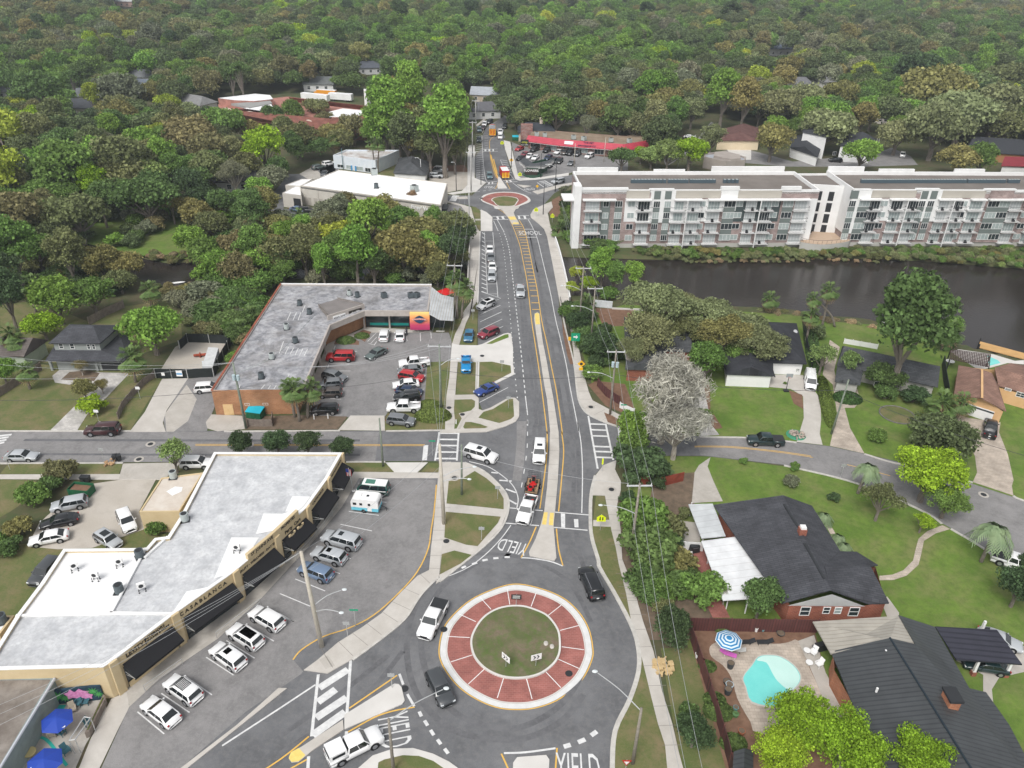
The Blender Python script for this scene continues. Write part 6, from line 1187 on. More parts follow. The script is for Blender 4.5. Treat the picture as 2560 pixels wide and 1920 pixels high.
dk=thing('dark_roof_hall','long dark roofed building at the right edge behind the apartments','building',base("C 2050 840",3)); hip(dk,G("C 1870 870 2350 900 2350 830 1910 800",3.4),3.4,6.6,.04,mat('charcoal_shingle',0,0),mat('orange_brown_wall',(.36,.18,.08),.8,var=.1),.5)
rd=thing('red_roof_house','white house with a dark red roof at the right edge','house',base("C 2140 950",3)); hip(rd,G("C 2080 955 2300 960 2300 915 2100 915",4.),4.,6.,.0,mat('dark_red_roof',(.22,.03,.04),.7,var=.1),whitew,.4)
# --- houses, left
h1=thing('two_storey_house','grey two storey house with dark hip roofs and a black garage door','house',base("D 580 750",3)); sid=mat('grey_siding',(.27,.29,.28),.8,(.31,.33,.32),1)
K1=hip(h1,G("D 335 712 692 714 832 588 480 582",5.3),5.3,7.0,.3,shing,sid,.5)
lo_=[Vector((p.x,p.y,2.7)) for p in G("D 312 834 885 838 905 640 420 660",2.7)]; up=[lerp(sum(K1[:4],Vector((0,0,0)))/4,p,.92) for p in K1[:4]]
sk=MB()
for i in range(4): a_,b_=lo_[i],lo_[(i+1)%4]; c_,d_=up[(i+1)%4],up[i]; sk.slab([a_,b_,Vector((c_.x,c_.y,3.7)),Vector((d_.x,d_.y,3.7))],.15)
sk.build('porch_roof',shing,h1); _,ins=inset([(p.x,p.y) for p in lo_],1.3); MB().prism([(p.x,p.y) for p in ins],0,2.7,top=False).build('wall',sid,h1)
_,in2=inset(K1[:4],.5); f=Face(in2[0],in2[1]) if True else None
for t in ["D 402 716 444 750","D 478 716 520 752","D 596 720 630 754","D 632 720 665 755"]: f.pwin(h1,t,muntin=0,cross=True)
f=Face(Vector((ins[0].x,ins[0].y,0)),Vector((ins[1].x,ins[1].y,0))); f.pbox(h1,'garage_door',"D 698 848 850 905",dark,0,.08); f.pbox(h1,'front_door',"D 500 845 525 880",mat('door_teal',(.1,.25,.3),.5,var=0),0,.08)
for t in ["D 365 900","D 680 905","D 895 905"]: p=G(t,0)[0]; MB().box((p.x,p.y,1.3),(.4,.4,2.6)).build('porch_column',sid,h1)
h2=thing('green_gable_house','pale green house with a brown roof cut by the left edge','house',base("D 80 750",3)); hip(h2,G("D -200 800 165 805 330 690 -100 660",2.9),2.9,5.0,.0,brickmat('taupe_shingles',(.14,.12,.11),(.11,.095,.09),(.08,.07,.06),1,1,.3,.03,vert='XY'),mat('pale_green_siding',(.42,.48,.38),.8,var=.08),.4)
# --- houses, right
h3=thing('white_ranch_house','white house with a wide charcoal roof behind the big oak','house',base("H 500 750",3)); chs=brickmat('charcoal_shingles',(.05,.053,.06),(.038,.04,.047),(.03,.03,.035),1,1,.3,.03,vert='XY')
hip(h3,G("H 430 845 712 855 640 575 330 560",2.8),2.8,4.6,.3,chs,whitew,.6); hip(h3,G("H 152 925 478 938 480 780 145 770",2.7),2.7,4.3,.0,chs,whitew,.3)
w_=MB(); f=Face(G("H 162 988",0)[0],G("H 448 1010",0)[0]); gw=MB(); gw.add([f.A,f.A+f.u*f.len,f.A+f.u*f.len+Z3*2.4,f.A+f.u*f.len/2+Z3*4.1,f.A+Z3*2.4],[(0,1,2,3,4),(4,3,2,1,0)]); gw.build('front_gable',whitew,h3)
rf=MB(); apx=f.A+f.u*f.len/2+Z3*4.3+f.n*.5; l_=f.A-f.u*.7+Z3*2.3+f.n*.5; r_=f.A+f.u*(f.len+.7)+Z3*2.3+f.n*.5; bk_=-f.n*9; rf.slab([l_,apx,apx+bk_,l_+bk_],.12).slab([apx,r_,r_+bk_,apx+bk_],.12); rf.build('front_roof',chs,h3)
f.window(h3,f.len*.42,.7,f.len*.58,2.1,gm=glassb,muntin=1,cross=True)
h4=thing('long_slate_roof_house','long house with a slate grey roof behind the round tree ring','house',base("H 1250 850",3)); hip(h4,G("H 918 862 1618 1015 1630 880 955 735",2.7),2.7,4.8,.02,shing2,mat('greige_siding',(.42,.41,.38),.8,var=.08),.6); hip(h4,G("H 905 975 1080 1000 1110 860 925 850",2.5),2.5,3.4,.0,shing2,mat('greige_siding',0,0),.4)
f=Face(G("H 1060 1040",0)[0],G("H 1560 1080",0)[0]);
for t in ["H 1180 975 1240 1010","H 1245 980 1305 1018"]: f.pwin(h4,t,muntin=1)
hm=thing('brick_house','brick house hidden under the pale mossy oaks','house',base("P 850 900",3)); hip(hm,G("P 600 850 1230 885 1260 640 590 560",2.8),2.8,4.6,.1,shing2,brickR,.5); hip(hm,G("P 600 1040 955 1050 980 880 620 850",2.7),2.7,4.2,.0,shing2,brickR,.4)
h5=thing('tan_house','tan stucco house with brown shingle roofs and a white garage door','house',base("H 1950 1050",3)); tans=mat('tan_stucco',(.60,.37,.18),.85,(.66,.42,.22),.6)
def pl3(t,zs): return [g3(p,z) for p,z in zip(q(t),zs)]
MB().slab(pl3("H 1728 1068 1922 1092 1922 895 1760 865",(2.8,4.4,4.4,2.8))).slab(pl3("H 1922 1092 2090 1182 2035 1005 1990 920 1922 895",(4.4,2.8,2.8,4.2,4.4))).slab(pl3("H 2035 1005 2400 1110 2400 960 2200 935 2010 880",(2.8,2.8,4.6,4.6,4.2))).slab(pl3("H 2010 880 2200 935 2400 960 2400 900 2120 850",(4.2,4.6,4.6,3.,3.))).build('roof',shbr,h5)
MB().box(((g3(q("H 1922 1092")[0],4.5)+g3(q("H 1922 895")[0],4.5))/2)+Z3*.03,((g3(q("H 1922 1092")[0],4.5)-g3(q("H 1922 895")[0],4.5)).length,.35,.08),math.atan2(*(lambda d:(d.y,d.x))(g3(q("H 1922 895")[0],4.5)-g3(q("H 1922 1092")[0],4.5)))).build('ridge_cap',tans,h5)
P=[Vector((p.x,p.y,0)) for p in pl3("H 1740 1075 2070 1180 2025 1010 2380 1110 2380 900 1990 890 1770 870",(2.8,)*7)]; MB().prism(P,0,2.65,top=False).build('wall',tans,h5)
f=Face(P[0],P[1]); gw=MB(); gw.add([f.A+Z3*2.6+f.n*.03,f.A+f.u*f.len+Z3*2.6+f.n*.03,f.A+f.u*f.len*.5+Z3*4.25+f.n*.03],[(0,1,2)]); gw.build('gable_wall',tans,h5)
g_=MB(); f.box(g_,f.len*.2,.02,f.len*.85,2.1,.02,.1); g_.build('garage_door',whitew,h5); g_=MB(); f.box(g_,f.len*.2,1.65,f.len*.85,1.95,.1,.12); g_.build('garage_window',glass,h5)
f=Face(P[2],P[3]); f.pwin(h5,"H 2083 1018 2122 1048",muntin=0,cross=True); f.pwin(h5,"H 2165 1045 2212 1095",muntin=1,cross=True)
pg=thing('pergola','dark wooden pergola beside the turquoise pool behind the tan house','pergola',base("H 1840 830",2.6)); c4=G("H 1705 760 1980 795 1970 880 1700 825",2.6); sl2=MB()
for i in range(24): a_=lerp(c4[0],c4[1],i/23); b_=lerp(c4[3],c4[2],i/23); d=b_-a_; sl2.box((a_+b_)/2,(d.length,.14,.12),math.atan2(d.y,d.x))
for j in range(9): a_=lerp(c4[0],c4[3],j/8); b_=lerp(c4[1],c4[2],j/8); d=b_-a_; sl2.box((a_+b_)/2+Z3*.13,(d.length,.1,.1),math.atan2(d.y,d.x))
sl2.build('slats',mat('dark_brown_wood',(.07,.045,.04),.8,var=.2),pg)
for p in c4: MB().box((p.x,p.y,1.3),(.16,.16,2.6)).build('post',dark,pg)
sheet('pool_deck',"H 1700 770 1760 755 2000 790 2150 835 2212 830 2212 860 2100 850 1990 880 1900 900",concw,.03); sheet('pool_water',"H 1960 800 2030 830 2050 850 1970 870",pm,.05)
# --- brick house with metal patio roofs
h6=thing('brick_ranch_house','red brick house with a dark shingle roof and white gable','house',base("s 2060 1400",3)); E_=3.3;R2=5.25
MB().slab([g3(p,z) for p,z in (((1784,1262),E_),((1957,1507),E_),((2077,1474),R2),((1958,1238),R2))]).slab([g3(p,z) for p,z in (((1958,1238),R2),((2077,1474),R2),((2173,1509),E_),((2101,1378),E_),((2030,1264),E_))]).slab([g3(p,z) for p,z in (((2062,1416),R2-.25),((2077,1474),R2-.1),((2173,1509),E_),((2223,1507),E_),((2177,1416),4.85))]).slab([g3(p,z) for p,z in (((2062,1416),R2-.25),((2177,1416),4.85),((2195,1412),3.9),((2142,1379),3.5),((2101,1378),3.5))]).build('roof',shing,h6)
WP6=[Vector((p.x,p.y,0)) for p in [g3(p,E_) for p in ((1975,1510),(2160,1512),(2215,1504),(2190,1416),(2105,1385),(2030,1280),(1955,1255),(1800,1270))]]; MB().prism(WP6,0,E_-.15,top=False).build('wall',brickR,h6)
f=Face(WP6[0],WP6[1]); gw=MB(); gw.add([f.A-f.u*.3+Z3*(E_-.2)+f.n*.08,f.A+f.u*(f.len+.2)+Z3*(E_-.2)+f.n*.08,f.A+f.u*f.len*.52+Z3*(R2-.2)+f.n*.08],[(0,1,2),(2,1,0)]); gw.build('gable',whitew,h6)
for t,g_ in [("Q 172 1488 266 1568",glass),("Q 382 1488 450 1545",glass),("Q 488 1490 556 1548",glassb),("Q 626 1490 722 1570",glass)]: P=q(t); a_=f.uv(*P[0]); b_=f.uv(P[1][0],P[0][1]); lo=1.45 if P[1][0]-P[0][0]>22 else 1.1; f.window(h6,a_[0],E_-.4-lo,b_[0],E_-.4,gm=g_,muntin=0,cross=True)
p=G("Q 160 870",5.)[0]; MB().box((p.x,p.y,5.3),(.9,.9,1.5)).build('chimney',brickR,h6); MB().box((p.x,p.y,6.2),(.7,.7,.3)).build('chimney_cap',whitew,h6)
for t in ["Q 0 590 130 800","Q 190 950 370 1275"]:
 P=G(t,R2+.02); d=P[1]-P[0]; MB().box((P[0]+P[1])/2+Z3*.0,(d.length,.3,.08),math.atan2(d.y,d.x)).build('ridge_vent',dark,h6)
wm2=stripemat('white_metal_roof',(.70,.71,.72),(.58,.58,.58),.85,10,.5,.08)
pr_=thing('patio_cover','long white ribbed metal patio roof against the brick house','patio roof',base("L 980 300",2.5)); MB().slab(pl3("L 700 90 850 500 1250 475 1055 45",(2.5,2.5,2.75,2.75)),.12).build('roof',wm2,pr_)
for t in ["L 740 250","L 870 560","L 1000 590"]: p=G(t,0)[0]; MB().box((p.x,p.y,1.2),(.12,.12,2.4)).build('post',whitew,pr_)
pr_=thing('patio_cover','smaller grey white metal patio roof at the back corner','patio roof',base("M 1850 840",2.5)); MB().slab(pl3("M 1718 720 1808 955 1975 940 1885 716",(2.45,2.45,2.7,2.7)),.12).build('roof',stripemat('grey_metal_roof',(.52,.54,.55),(.42,.43,.44),.9,10,.5,.08),pr_)
for t in ["M 1725 800","M 1805 1030"]: p=G(t,0)[0]; MB().box((p.x,p.y,1.2),(.12,.12,2.4)).build('post',whitew,pr_)
# --- metal roofed house with the pool
h7=thing('metal_roof_house','large dark metal roofed brick house beside the swimming pool','house',base("S 1500 800",3)); dkm=stripemat('dark_metal_roof',(.055,.06,.063),(.035,.038,.042),1.9,-4,.45,.28); tnm=stripemat('taupe_metal_roof',(.36,.335,.29),(.27,.25,.21),1.9,-4,.45,.2)
MB().slab(pl3("S 880 438 1040 830 1330 1420 1960 1420 1810 1190 1285 345",(2.8,2.8,2.8,4.9,4.9,4.9))).slab(pl3("S 1285 345 1810 1190 1960 1420 2360 1420 2110 945 1950 720 1835 692 1595 268 1345 187 1462 388",(4.9,4.9,4.9,2.8,2.8,2.8,2.8,2.8,4.2,4.6))).build('roof',dkm,h7)
MB().slab(pl3("S 752 232 880 455 1285 352 1462 385 1345 192",(2.85,2.85,4.75,4.4,4.1))).build('taupe_roof',tnm,h7)
rc=MB(); P=G("S 1285 345 1810 1190 1960 1420",4.93); rc.tube([p+Z3*.03 for p in P],.12,n=6); rc.build('ridge_cap',mat('ridge_blue_black',(.02,.03,.04),.4,var=0),h7)
P=[Vector((p.x,p.y,0)) for p in pl3("S 905 560 1060 840 1350 1400 2300 1400 2060 930 1930 740 1800 700 1570 300 1300 330 900 450",(2.8,)*10)]; MB().prism(P,0,2.6,top=False).build('wall',brickmat('orange_brick',(.42,.17,.09),(.34,.13,.07),(.36,.22,.15),1,.5,.22,.02),h7)
p=G("S 1680 830",3.6)[0]; MB().box((p.x,p.y,4.2),(1.1,1.6,2.6)).build('chimney',mat('orange_brick',0,0),h7); MB().box((p.x,p.y,5.62),(1.4,1.9,.25)).build('chimney_cap',dark,h7)
for t in ["S 1255 443","S 1195 705"]: p=G(t,4.3)[0]; MB().cyl((p.x,p.y,4.0),(p.x,p.y,4.6),.12).build('vent',whitew,h7)
for t in ["S 905 470","S 820 340"]: p=G(t,0)[0]; MB().box((p.x+.6,p.y,1.35),(.14,.14,2.7)).build('post',dark,h7)
cpx=thing('carport','dark ribbed metal carport roof on white posts over the driveway','carport',base("S 1900 400",2.6)); MB().slab(pl3("S 1598 265 1745 495 2200 528 2025 288",(2.7,2.7,2.5,2.5)),.15).build('roof',stripemat('navy_metal_roof',(.035,.035,.05),(.018,.018,.028),1.3,-4,.45,.3),cpx)
for t in ["S 1855 600","S 2080 610","S 1900 330"]: p=G(t,0)[0]; MB().box((p.x,p.y,.3),(.5,.5,.6)).build('post_base',brickR,cpx); MB().box((p.x,p.y,1.5),(.3,.3,1.9),top=.8).build('post',whitew,cpx)
sd2=thing('shed','small dark metal roofed shed at the bottom by the big tree','shed',base("L 980 1620",2)); hip(sd2,G("L 915 1700 1060 1700 1060 1540 925 1545",2.2),2.2,2.7,.0,dkm,wood,.2)
# --- cafe at the lower left
cf=thing('cafe_building','cafe with a stained brown flat roof and a white gutter','building',base("a 100 900",3)); block(cf,G("a -600 430 600 412 0 1416 -40 1500 -700 1500",3.4),3.4,mat('cafe_wall',(.25,.30,.30),.8,var=.1),brnroof,.12,.2,None);
P=G("a 605 425 0 1416 -60 1520",3.45); g_=MB(); g_.tube([p for p in P],.14,n=6); g_.build('gutter',mat('gutter_grey',(.5,.52,.56),.5,var=0),cf)
mw=thing('mural_wall','low wall painted with pink flowers and green palm leaves','wall',base("a 850 700",0)); f=Face(G("a 470 735",0)[0],G("a 1160 660",0)[0]); g_=MB(); f.box(g_,0,0,f.len,2.2,-.25,0); g_.build('wall',mat('mural_base',(.02,.05,.08),.7,var=.3),mw)
mg=[mat('mural_pink',(.55,.16,.38),.7,(.75,.35,.6),3),mat('mural_green',(.05,.28,.06),.7,(.12,.42,.14),3),mat('mural_mauve',(.40,.16,.26),.7,(.55,.25,.35),3)]
def star(f,u,v,r,n,ir,o):
 return [f.A+f.u*(u+(r if i%2==0 else ir)*math.cos(math.pi*i/n+.3))+Z3*(v+(r if i%2==0 else ir)*math.sin(math.pi*i/n+.3))+f.n*o for i in range(2*n)]
for k,(u,v,r,n,ir,mi) in enumerate([(.13,1.3,.85,5,.5,2),(.3,1.3,.85,9,.3,1),(.4,.9,.7,9,.25,1),(.52,1.35,.8,5,.5,0),(.66,1.3,.95,5,.6,0),(.86,1.5,.75,11,.25,1),(.94,1.0,.6,9,.2,1),(.76,.9,.6,5,.4,0)]):
 S_=star(f,f.len*u,v,r,n,ir,.01+.006*k); S_=[Vector((p.x,p.y,min(max(p.z,.03),2.18))) for p in S_]; MB().add(S_,[tuple(range(len(S_)))]).build('painted_leaf' if mi==1 else 'painted_flower',mg[mi],mw)
# ---------------------------------------------------------------- vegetation
rng=np.random.default_rng(11)
def leafmat(name,rough=.75,trans=.25):
 m=bpy.data.materials.new(name); m.use_nodes=True; t=m.node_tree; N=t.nodes; L=t.links; b=N['Principled BSDF']; b.inputs['Roughness'].default_value=rough; b.inputs['Specular IOR Level'].default_value=.15
 at=N.new('ShaderNodeAttribute'); at.attribute_type='INSTANCER'; at.attribute_name='tint'
 ge=N.new('ShaderNodeNewGeometry'); mr=N.new('ShaderNodeMapRange'); mr.inputs['To Min'].default_value=.65; mr.inputs['To Max'].default_value=1.75; L.new(ge.outputs['Random Per Island'],mr.inputs[0])
 tc=N.new('ShaderNodeTexCoord'); nz=N.new('ShaderNodeTexNoise'); nz.inputs['Scale'].default_value=2.2; nz.inputs['Detail'].default_value=3; L.new(tc.outputs['Object'],nz.inputs['Vector'])
 m2=N.new('ShaderNodeMapRange'); m2.inputs['From Min'].default_value=.3; m2.inputs['From Max'].default_value=.7; m2.inputs['To Min'].default_value=.72; m2.inputs['To Max'].default_value=1.3; L.new(nz.outputs['Fac'],m2.inputs[0])
 mu=N.new('ShaderNodeMath'); mu.operation='MULTIPLY'; L.new(mr.outputs[0],mu.inputs[0]); L.new(m2.outputs[0],mu.inputs[1])
 mx=N.new('ShaderNodeMix'); mx.data_type='RGBA'; mx.blend_type='MULTIPLY'; mx.inputs['Factor'].default_value=1; L.new(at.outputs['Color'],mx.inputs['A']); L.new(mu.outputs[0],mx.inputs['B'])
 L.new(mx.outputs['Result'],b.inputs['Base Color'])
 tr=N.new('ShaderNodeBsdfTranslucent'); L.new(mx.outputs['Result'],tr.inputs['Color']); ms=N.new('ShaderNodeMixShader'); ms.inputs[0].default_value=trans
 L.new(b.outputs[0],ms.inputs[1]); L.new(tr.outputs[0],ms.inputs[2]); L.new(ms.outputs[0],N['Material Output'].inputs['Surface'])
 return m
LEAF=leafmat('foliage')
def leaves(C,Rr,n,s,jit=.75,elong=1.0,top=True):
 "n leaf quads on lobes at C (k,3) with radii Rr (k,)"
 k=len(C); w=Rr**2; idx=rng.choice(k,n,p=w/w.sum()); d=rng.normal(size=(n,3)); d[:,2]=np.where(rng.random(n)<.75,np.abs(d[:,2]),d[:,2]); d/=np.linalg.norm(d,axis=1)[:,None]
 P=C[idx]+d*(Rr[idx]*rng.uniform(.6,1.27,n))[:,None]*np.array([1,1,.8])
 nr=d+rng.normal(size=(n,3))*jit; nr/=np.linalg.norm(nr,axis=1)[:,None]
 a=np.cross(nr,rng.normal(size=(n,3))); a/=np.linalg.norm(a,axis=1)[:,None]+1e-9; b=np.cross(nr,a)
 sz=s*rng.uniform(.45,1.6,n)[:,None]; a=a*sz*elong; b=b*sz/elong
 V=np.stack([P-a-b*.4,P+a*.3-b,P+a+b*.4,P-a*.3+b],1).reshape(-1,3); F=np.arange(4*n).reshape(n,4)
 return V,F
def np_mesh(name,V,F,m):
 me=bpy.data.meshes.new(name); me.vertices.add(len(V)); me.vertices.foreach_set('co',np.asarray(V,dtype=np.float32).ravel())
 F=np.asarray(F); me.loops.add(F.size); me.loops.foreach_set('vertex_index',F.ravel().astype(np.int32)); me.polygons.add(len(F)); me.polygons.foreach_set('loop_start',np.arange(0,F.size,4,dtype=np.int32))
 try: me.polygons.foreach_set('loop_total',np.full(len(F),4,dtype=np.int32))
 except Exception: pass
 me.update(calc_edges=True); me.materials.append(m); return me
SH=dict(broad=(1.,1.,.55,.85,48),round=(1.,1.,.85,1.15,46),tall=(.8,.8,1.25,1.6,46),bush=(1.,1.,.62,.5,30),pine=(.85,.85,.8,3.0,16),bare=(1.,1.,.75,1.2,30),vase=(1.,1.,.8,1.4,22),open=(1.,1.,.5,.9,85))
def make_crown(shape,seed,n,s):
 global rng
 rng=np.random.default_rng(seed); rx,ry,rz,hc,k=SH[shape]
 d=rng.normal(size=(k,3)); d/=np.linalg.norm(d,axis=1)[:,None]; d[:,2]=np.where(d[:,2]<-.35,-d[:,2],d[:,2]); rad=rng.uniform(.45,.92,k)
 C=d*rad[:,None]*np.array([rx,ry,rz])*.82; C[:,2]+=hc; R=rng.uniform(.15,.36,k) if shape!='open' else rng.uniform(.09,.21,k)*(1.0 if shape!='pine' else .9)
 if shape=='bush': C[:,2]=np.maximum(C[:,2],.18)
 if shape=='bare':
  V,F=leaves(C,R*1.1,n,s,1.2,3.2);
 else: V,F=leaves(C,R,n,s,1.0)
 me=np_mesh('crown',V,F,LEAF)
 tb=MB(); base_=Vector((0,0,hc*.45 if shape!='bush' else .1)); th=.075 if shape!='bush' else .03
 if shape!='bush':
  tb.tube([(0,0,-.05),(.01,0,hc*.2),(0,.01,hc*.45)],th*1.15,th*.85,7)
  for i in rng.choice(k,min(k,10 if shape not in('bare','open') else 26),replace=False):
   e=Vector(C[i]); mid=base_.lerp(e,.5)+Vector((0,0,-.06)); tb.tube([base_-Vector((0,0,.05)),mid,e],th*.55,th*.12,5)
  if shape=='pine': tb.tube([(0,0,hc*.4),(0,0,hc+.3)],th*.9,th*.4,6)
 else:
  for i in range(5): e=Vector(C[i]); tb.tube([(0,0,0),e*.9],th,th*.3,4)
 return me,tb.mesh('trunk',bark if shape!='bare' else barkp)
VAR={}
for sh_,cnt,n_,s_ in (('broad',5,8500,.034),('round',4,7500,.036),('tall',4,8000,.035),('bush',4,4600,.048),('pine',2,3600,.045),('bare',2,9000,.022),('vase',2,3600,.034),('open',3,13000,.019)):
 VAR[sh_]=[make_crown(sh_,100+hash(sh_)%1 + i*7+len(sh_)*31,n_,s_) for i in range(cnt)]
TC=dict(bright=(.16,.27,.05),green=(.125,.205,.05),mid=(.10,.155,.05),dark=(.062,.098,.042),olive=(.155,.17,.072),yolive=(.215,.20,.075),ygreen=(.30,.35,.05),brown=(.195,.18,.085),grey=(.18,.19,.12),dolive=(.115,.15,.065),moss=(.20,.22,.105),bare=(.34,.32,.275),lime=(.23,.35,.028),light=(.20,.275,.09),redb=(.23,.155,.09),reed=(.36,.28,.17))
CW=dict(bright='bright green',green='fresh green',mid='mid green',dark='dark green',olive='olive green',yolive='golden olive',ygreen='yellow green',brown='brownish',grey='grey brown',dolive='dull dark olive',moss='pale mossy',bare='bare grey',lime='lime green',light='light green',redb='reddish brown')
SW=dict(broad='spreading tree',round='round tree',tall='tall tree',bush='leafy shrub',pine='pine tree',bare='leafless tree',vase='airy young tree',open='open crowned tree')
hand=[]
def T(reg,items):
 for it in items.split(';'):
  it=it.split()
  if len(it)<5: continue
  x,y,r=float(it[0]),float(it[1]),float(it[2]); o=REG[reg]; hand.append((o[0]+x/o[2],o[1]+y/o[2],r/o[2],it[3],it[4]))
T('D',"390 430 150 round bright;640 400 130 round green;300 610 110 broad lime;1050 640 205 broad bright;100 130 150 tall green;60 440 130 tall dark;480 150 130 tall olive;700 170 130 round yolive;880 200 120 broad yolive;20 250 130 tall dark;830 300 90 broad olive;260 90 110 round green;1400 370 110 bush grey;1550 330 110 bush green;1480 500 110 bush mid;1650 230 120 round brown;1760 330 120 bush green;1580 570 90 bush mid;1800 450 80 bush green;1330 500 90 bush grey;1230 430 80 bush grey;1510 190 130 round bright;1880 130 130 round olive;1750 110 110 tall green;1420 250 90 bush bright;1900 290 80 bush green;1690 560 80 bush mid;1300 380 70 bush yolive;1950 220 90 round green;1620 410 90 bush mid")
T('E',"60 150 120 round green;250 110 130 round brown;410 180 110 round bright;560 150 110 round mid;720 110 140 round olive;850 190 100 tall bright;960 120 120 round green;1080 130 140 tall bright;1200 180 100 tall mid;1400 120 185 broad yolive;1560 170 130 broad yolive;1640 240 80 round olive;1730 90 110 round dark;150 290 100 bush mid;300 260 90 bush green;480 70 100 round yolive;1290 230 90 bush olive;1000 240 90 bush mid;60 330 100 bush green;330 380 80 bush mid;240 480 80 bush mid;200 620 70 bush green")
T('B',"60 1510 95 round grey;180 1450 90 round brown;420 1480 105 round yolive;640 1400 45 tall redb;330 1590 160 round bright;560 1530 90 round green;700 1610 140 broad yolive;800 1540 80 tall green;930 1590 100 round olive;60 1590 120 round olive;960 1640 100 broad dark;620 1530 80 bush green;450 820 160 tall bright;620 700 140 tall bright;700 900 120 tall olive;860 960 170 tall bright;900 800 130 round green;760 1040 110 tall olive;930 1060 90 tall olive;550 960 110 round mid;1000 740 90 round olive;380 950 90 tall bright;470 640 90 round yolive;140 1500 90 tall grey;1000 1560 70 bush olive")
T('U',"470 60 90 pine mid;560 40 100 pine mid;150 1330 140 round yolive;400 1260 120 round mid;300 1450 140 round olive;900 1450 120 round yolive;1350 1470 100 tall grey;730 1080 110 round bright;780 760 190 round lime;400 540 190 broad green;1100 660 170 broad olive;80 650 240 broad brown;250 780 180 broad brown;500 990 140 bare grey;60 920 140 round green;150 1020 130 round mid;1600 560 150 broad brown;1480 660 110 round olive;1950 450 210 tall bright;2110 300 180 tall bright;1850 600 140 round green;2100 650 160 tall dolive;1900 210 120 round yolive;1040 380 110 round green;1250 360 120 broad olive;850 420 100 round mid;250 420 80 round dark;600 920 130 round olive;900 900 110 round mid;620 560 120 broad yolive;960 540 100 round olive;200 1200 120 round dark;560 1250 110 round green;1130 1500 110 tall bright;680 1450 120 bush brown;1000 1550 130 round bright;450 1560 130 bush mid;100 1560 130 round bright;250 600 100 round olive;1330 480 80 round brown;700 1250 80 round brown")
T('T',"640 330 160 broad dolive;880 190 190 broad dolive;760 260 150 broad dolive;700 460 85 broad dolive;1070 450 145 round green;1090 330 110 round bright;1560 300 180 broad green;1470 420 110 round yolive;1650 480 150 round mid;1780 520 130 round moss;1350 520 100 bare grey;1980 340 180 broad yolive;2150 430 120 round mid;2050 160 160 round green;1680 815 125 broad mid;1950 800 110 broad light;1850 780 80 broad lime;2100 790 110 round light;150 490 130 tall bright;60 650 130 tall yolive;190 680 100 tall olive;60 420 130 tall green;110 200 110 round bright;1200 200 120 broad dolive;1000 90 150 broad dolive;500 280 110 broad dolive;1300 120 130 broad olive;1750 90 140 broad grey;1600 120 120 broad dolive;820 420 70 round dark")
T('C',"290 890 95 round lime;410 820 75 round moss;760 840 110 broad yolive;780 745 65 round bright;1070 760 140 broad moss;1275 905 100 broad bright;1480 800 110 broad moss;1700 780 170 broad moss;1850 690 190 broad moss;2050 640 180 broad moss;2110 760 130 broad olive;1830 930 110 broad yolive;1970 925 90 round green;200 680 75 tall green;300 650 80 round moss;150 590 90 round yolive;600 620 100 tall yolive;480 590 100 tall bright;800 630 130 broad moss;950 600 130 broad moss;1280 700 80 round yolive;1340 650 90 round bright;890 735 50 round green;1700 560 190 broad yolive;690 640 80 round dark;1450 680 110 broad dolive;1560 640 110 broad olive;60 520 100 round bright;1150 570 110 round yolive;1250 540 100 broad olive;470 480 100 broad mid;250 480 110 broad grey;1900 540 150 broad dolive;1600 420 150 broad dark;2100 480 130 broad olive")
T('V',"780 60 100 pine mid;420 600 190 broad lime;130 690 100 broad lime;850 680 190 broad dolive;1020 560 130 broad dark;1360 560 210 broad yolive;1700 650 230 broad dolive;2060 740 230 broad brown;440 300 220 round mid;200 430 140 round ygreen;1030 330 110 tall ygreen;1150 420 90 round yolive;1300 250 250 broad grey;1680 260 140 round yolive;1860 410 130 round ygreen;2100 520 130 round moss;1950 130 130 broad dark;950 900 180 broad grey;1150 820 140 bare grey;1270 980 180 round olive;1800 960 170 tall bright;1590 1150 200 vase light;1150 1130 150 tall green;300 1270 140 vase olive;700 1450 180 round green;1000 1300 130 bare brown;1120 1460 170 tall mid;1450 1430 160 round green;1720 1350 180 round mid;2100 1300 170 round dark;2100 1560 110 round yolive;60 1150 110 round green;60 1450 150 tall dark;500 1550 120 bush light;1900 1500 120 tall yolive;1550 900 120 broad olive;620 330 120 round mid;1900 1120 140 tall green;760 1150 100 bare redb;100 1000 10 bush green")
T('P',"150 170 60 round ygreen;110 300 60 round ygreen;270 280 80 round lime;390 130 140 tall bright;690 180 130 vase bright;500 230 100 tall green;340 60 100 tall mid;160 640 90 round dark;240 720 110 bush mid;390 840 160 broad dark;290 1090 85 bush green;880 520 320 open moss;800 760 280 open moss;1380 600 280 open moss;1520 760 260 open yolive;1820 820 250 open moss;1150 700 200 open olive;1350 1000 170 round green;1330 950 130 round green;980 1350 380 bare bare;1080 1600 280 bare bare;700 1530 120 bush bright;1310 1480 80 bush green;1650 940 130 broad green;1150 500 150 broad moss;450 350 80 bush green;130 520 80 bush mid;750 300 70 bush light;650 930 150 bare moss;330 980 80 bush dark")
T('M',"1340 210 120 bush bright;1370 450 170 bush dark;1330 330 120 bush green;1400 850 180 bush green;1480 1060 200 bush mid;1620 1130 120 bush yolive;1400 1250 130 bush mid;1550 1290 110 bush green;1560 880 130 bush olive;1640 1270 110 bush mid;1490 560 70 bush dark;1700 790 50 bush olive;1440 1350 90 bush mid")
T('L',"700 430 140 bush green;500 710 125 round dark;1110 500 145 round mid;650 1420 130 round dark;600 1300 80 bush mid;560 380 100 bush mid;860 480 60 bare bare")
T('S',"660 960 250 open lime;980 1120 260 open lime;540 1180 230 open lime;1310 1020 150 open lime;1500 1220 220 open lime")
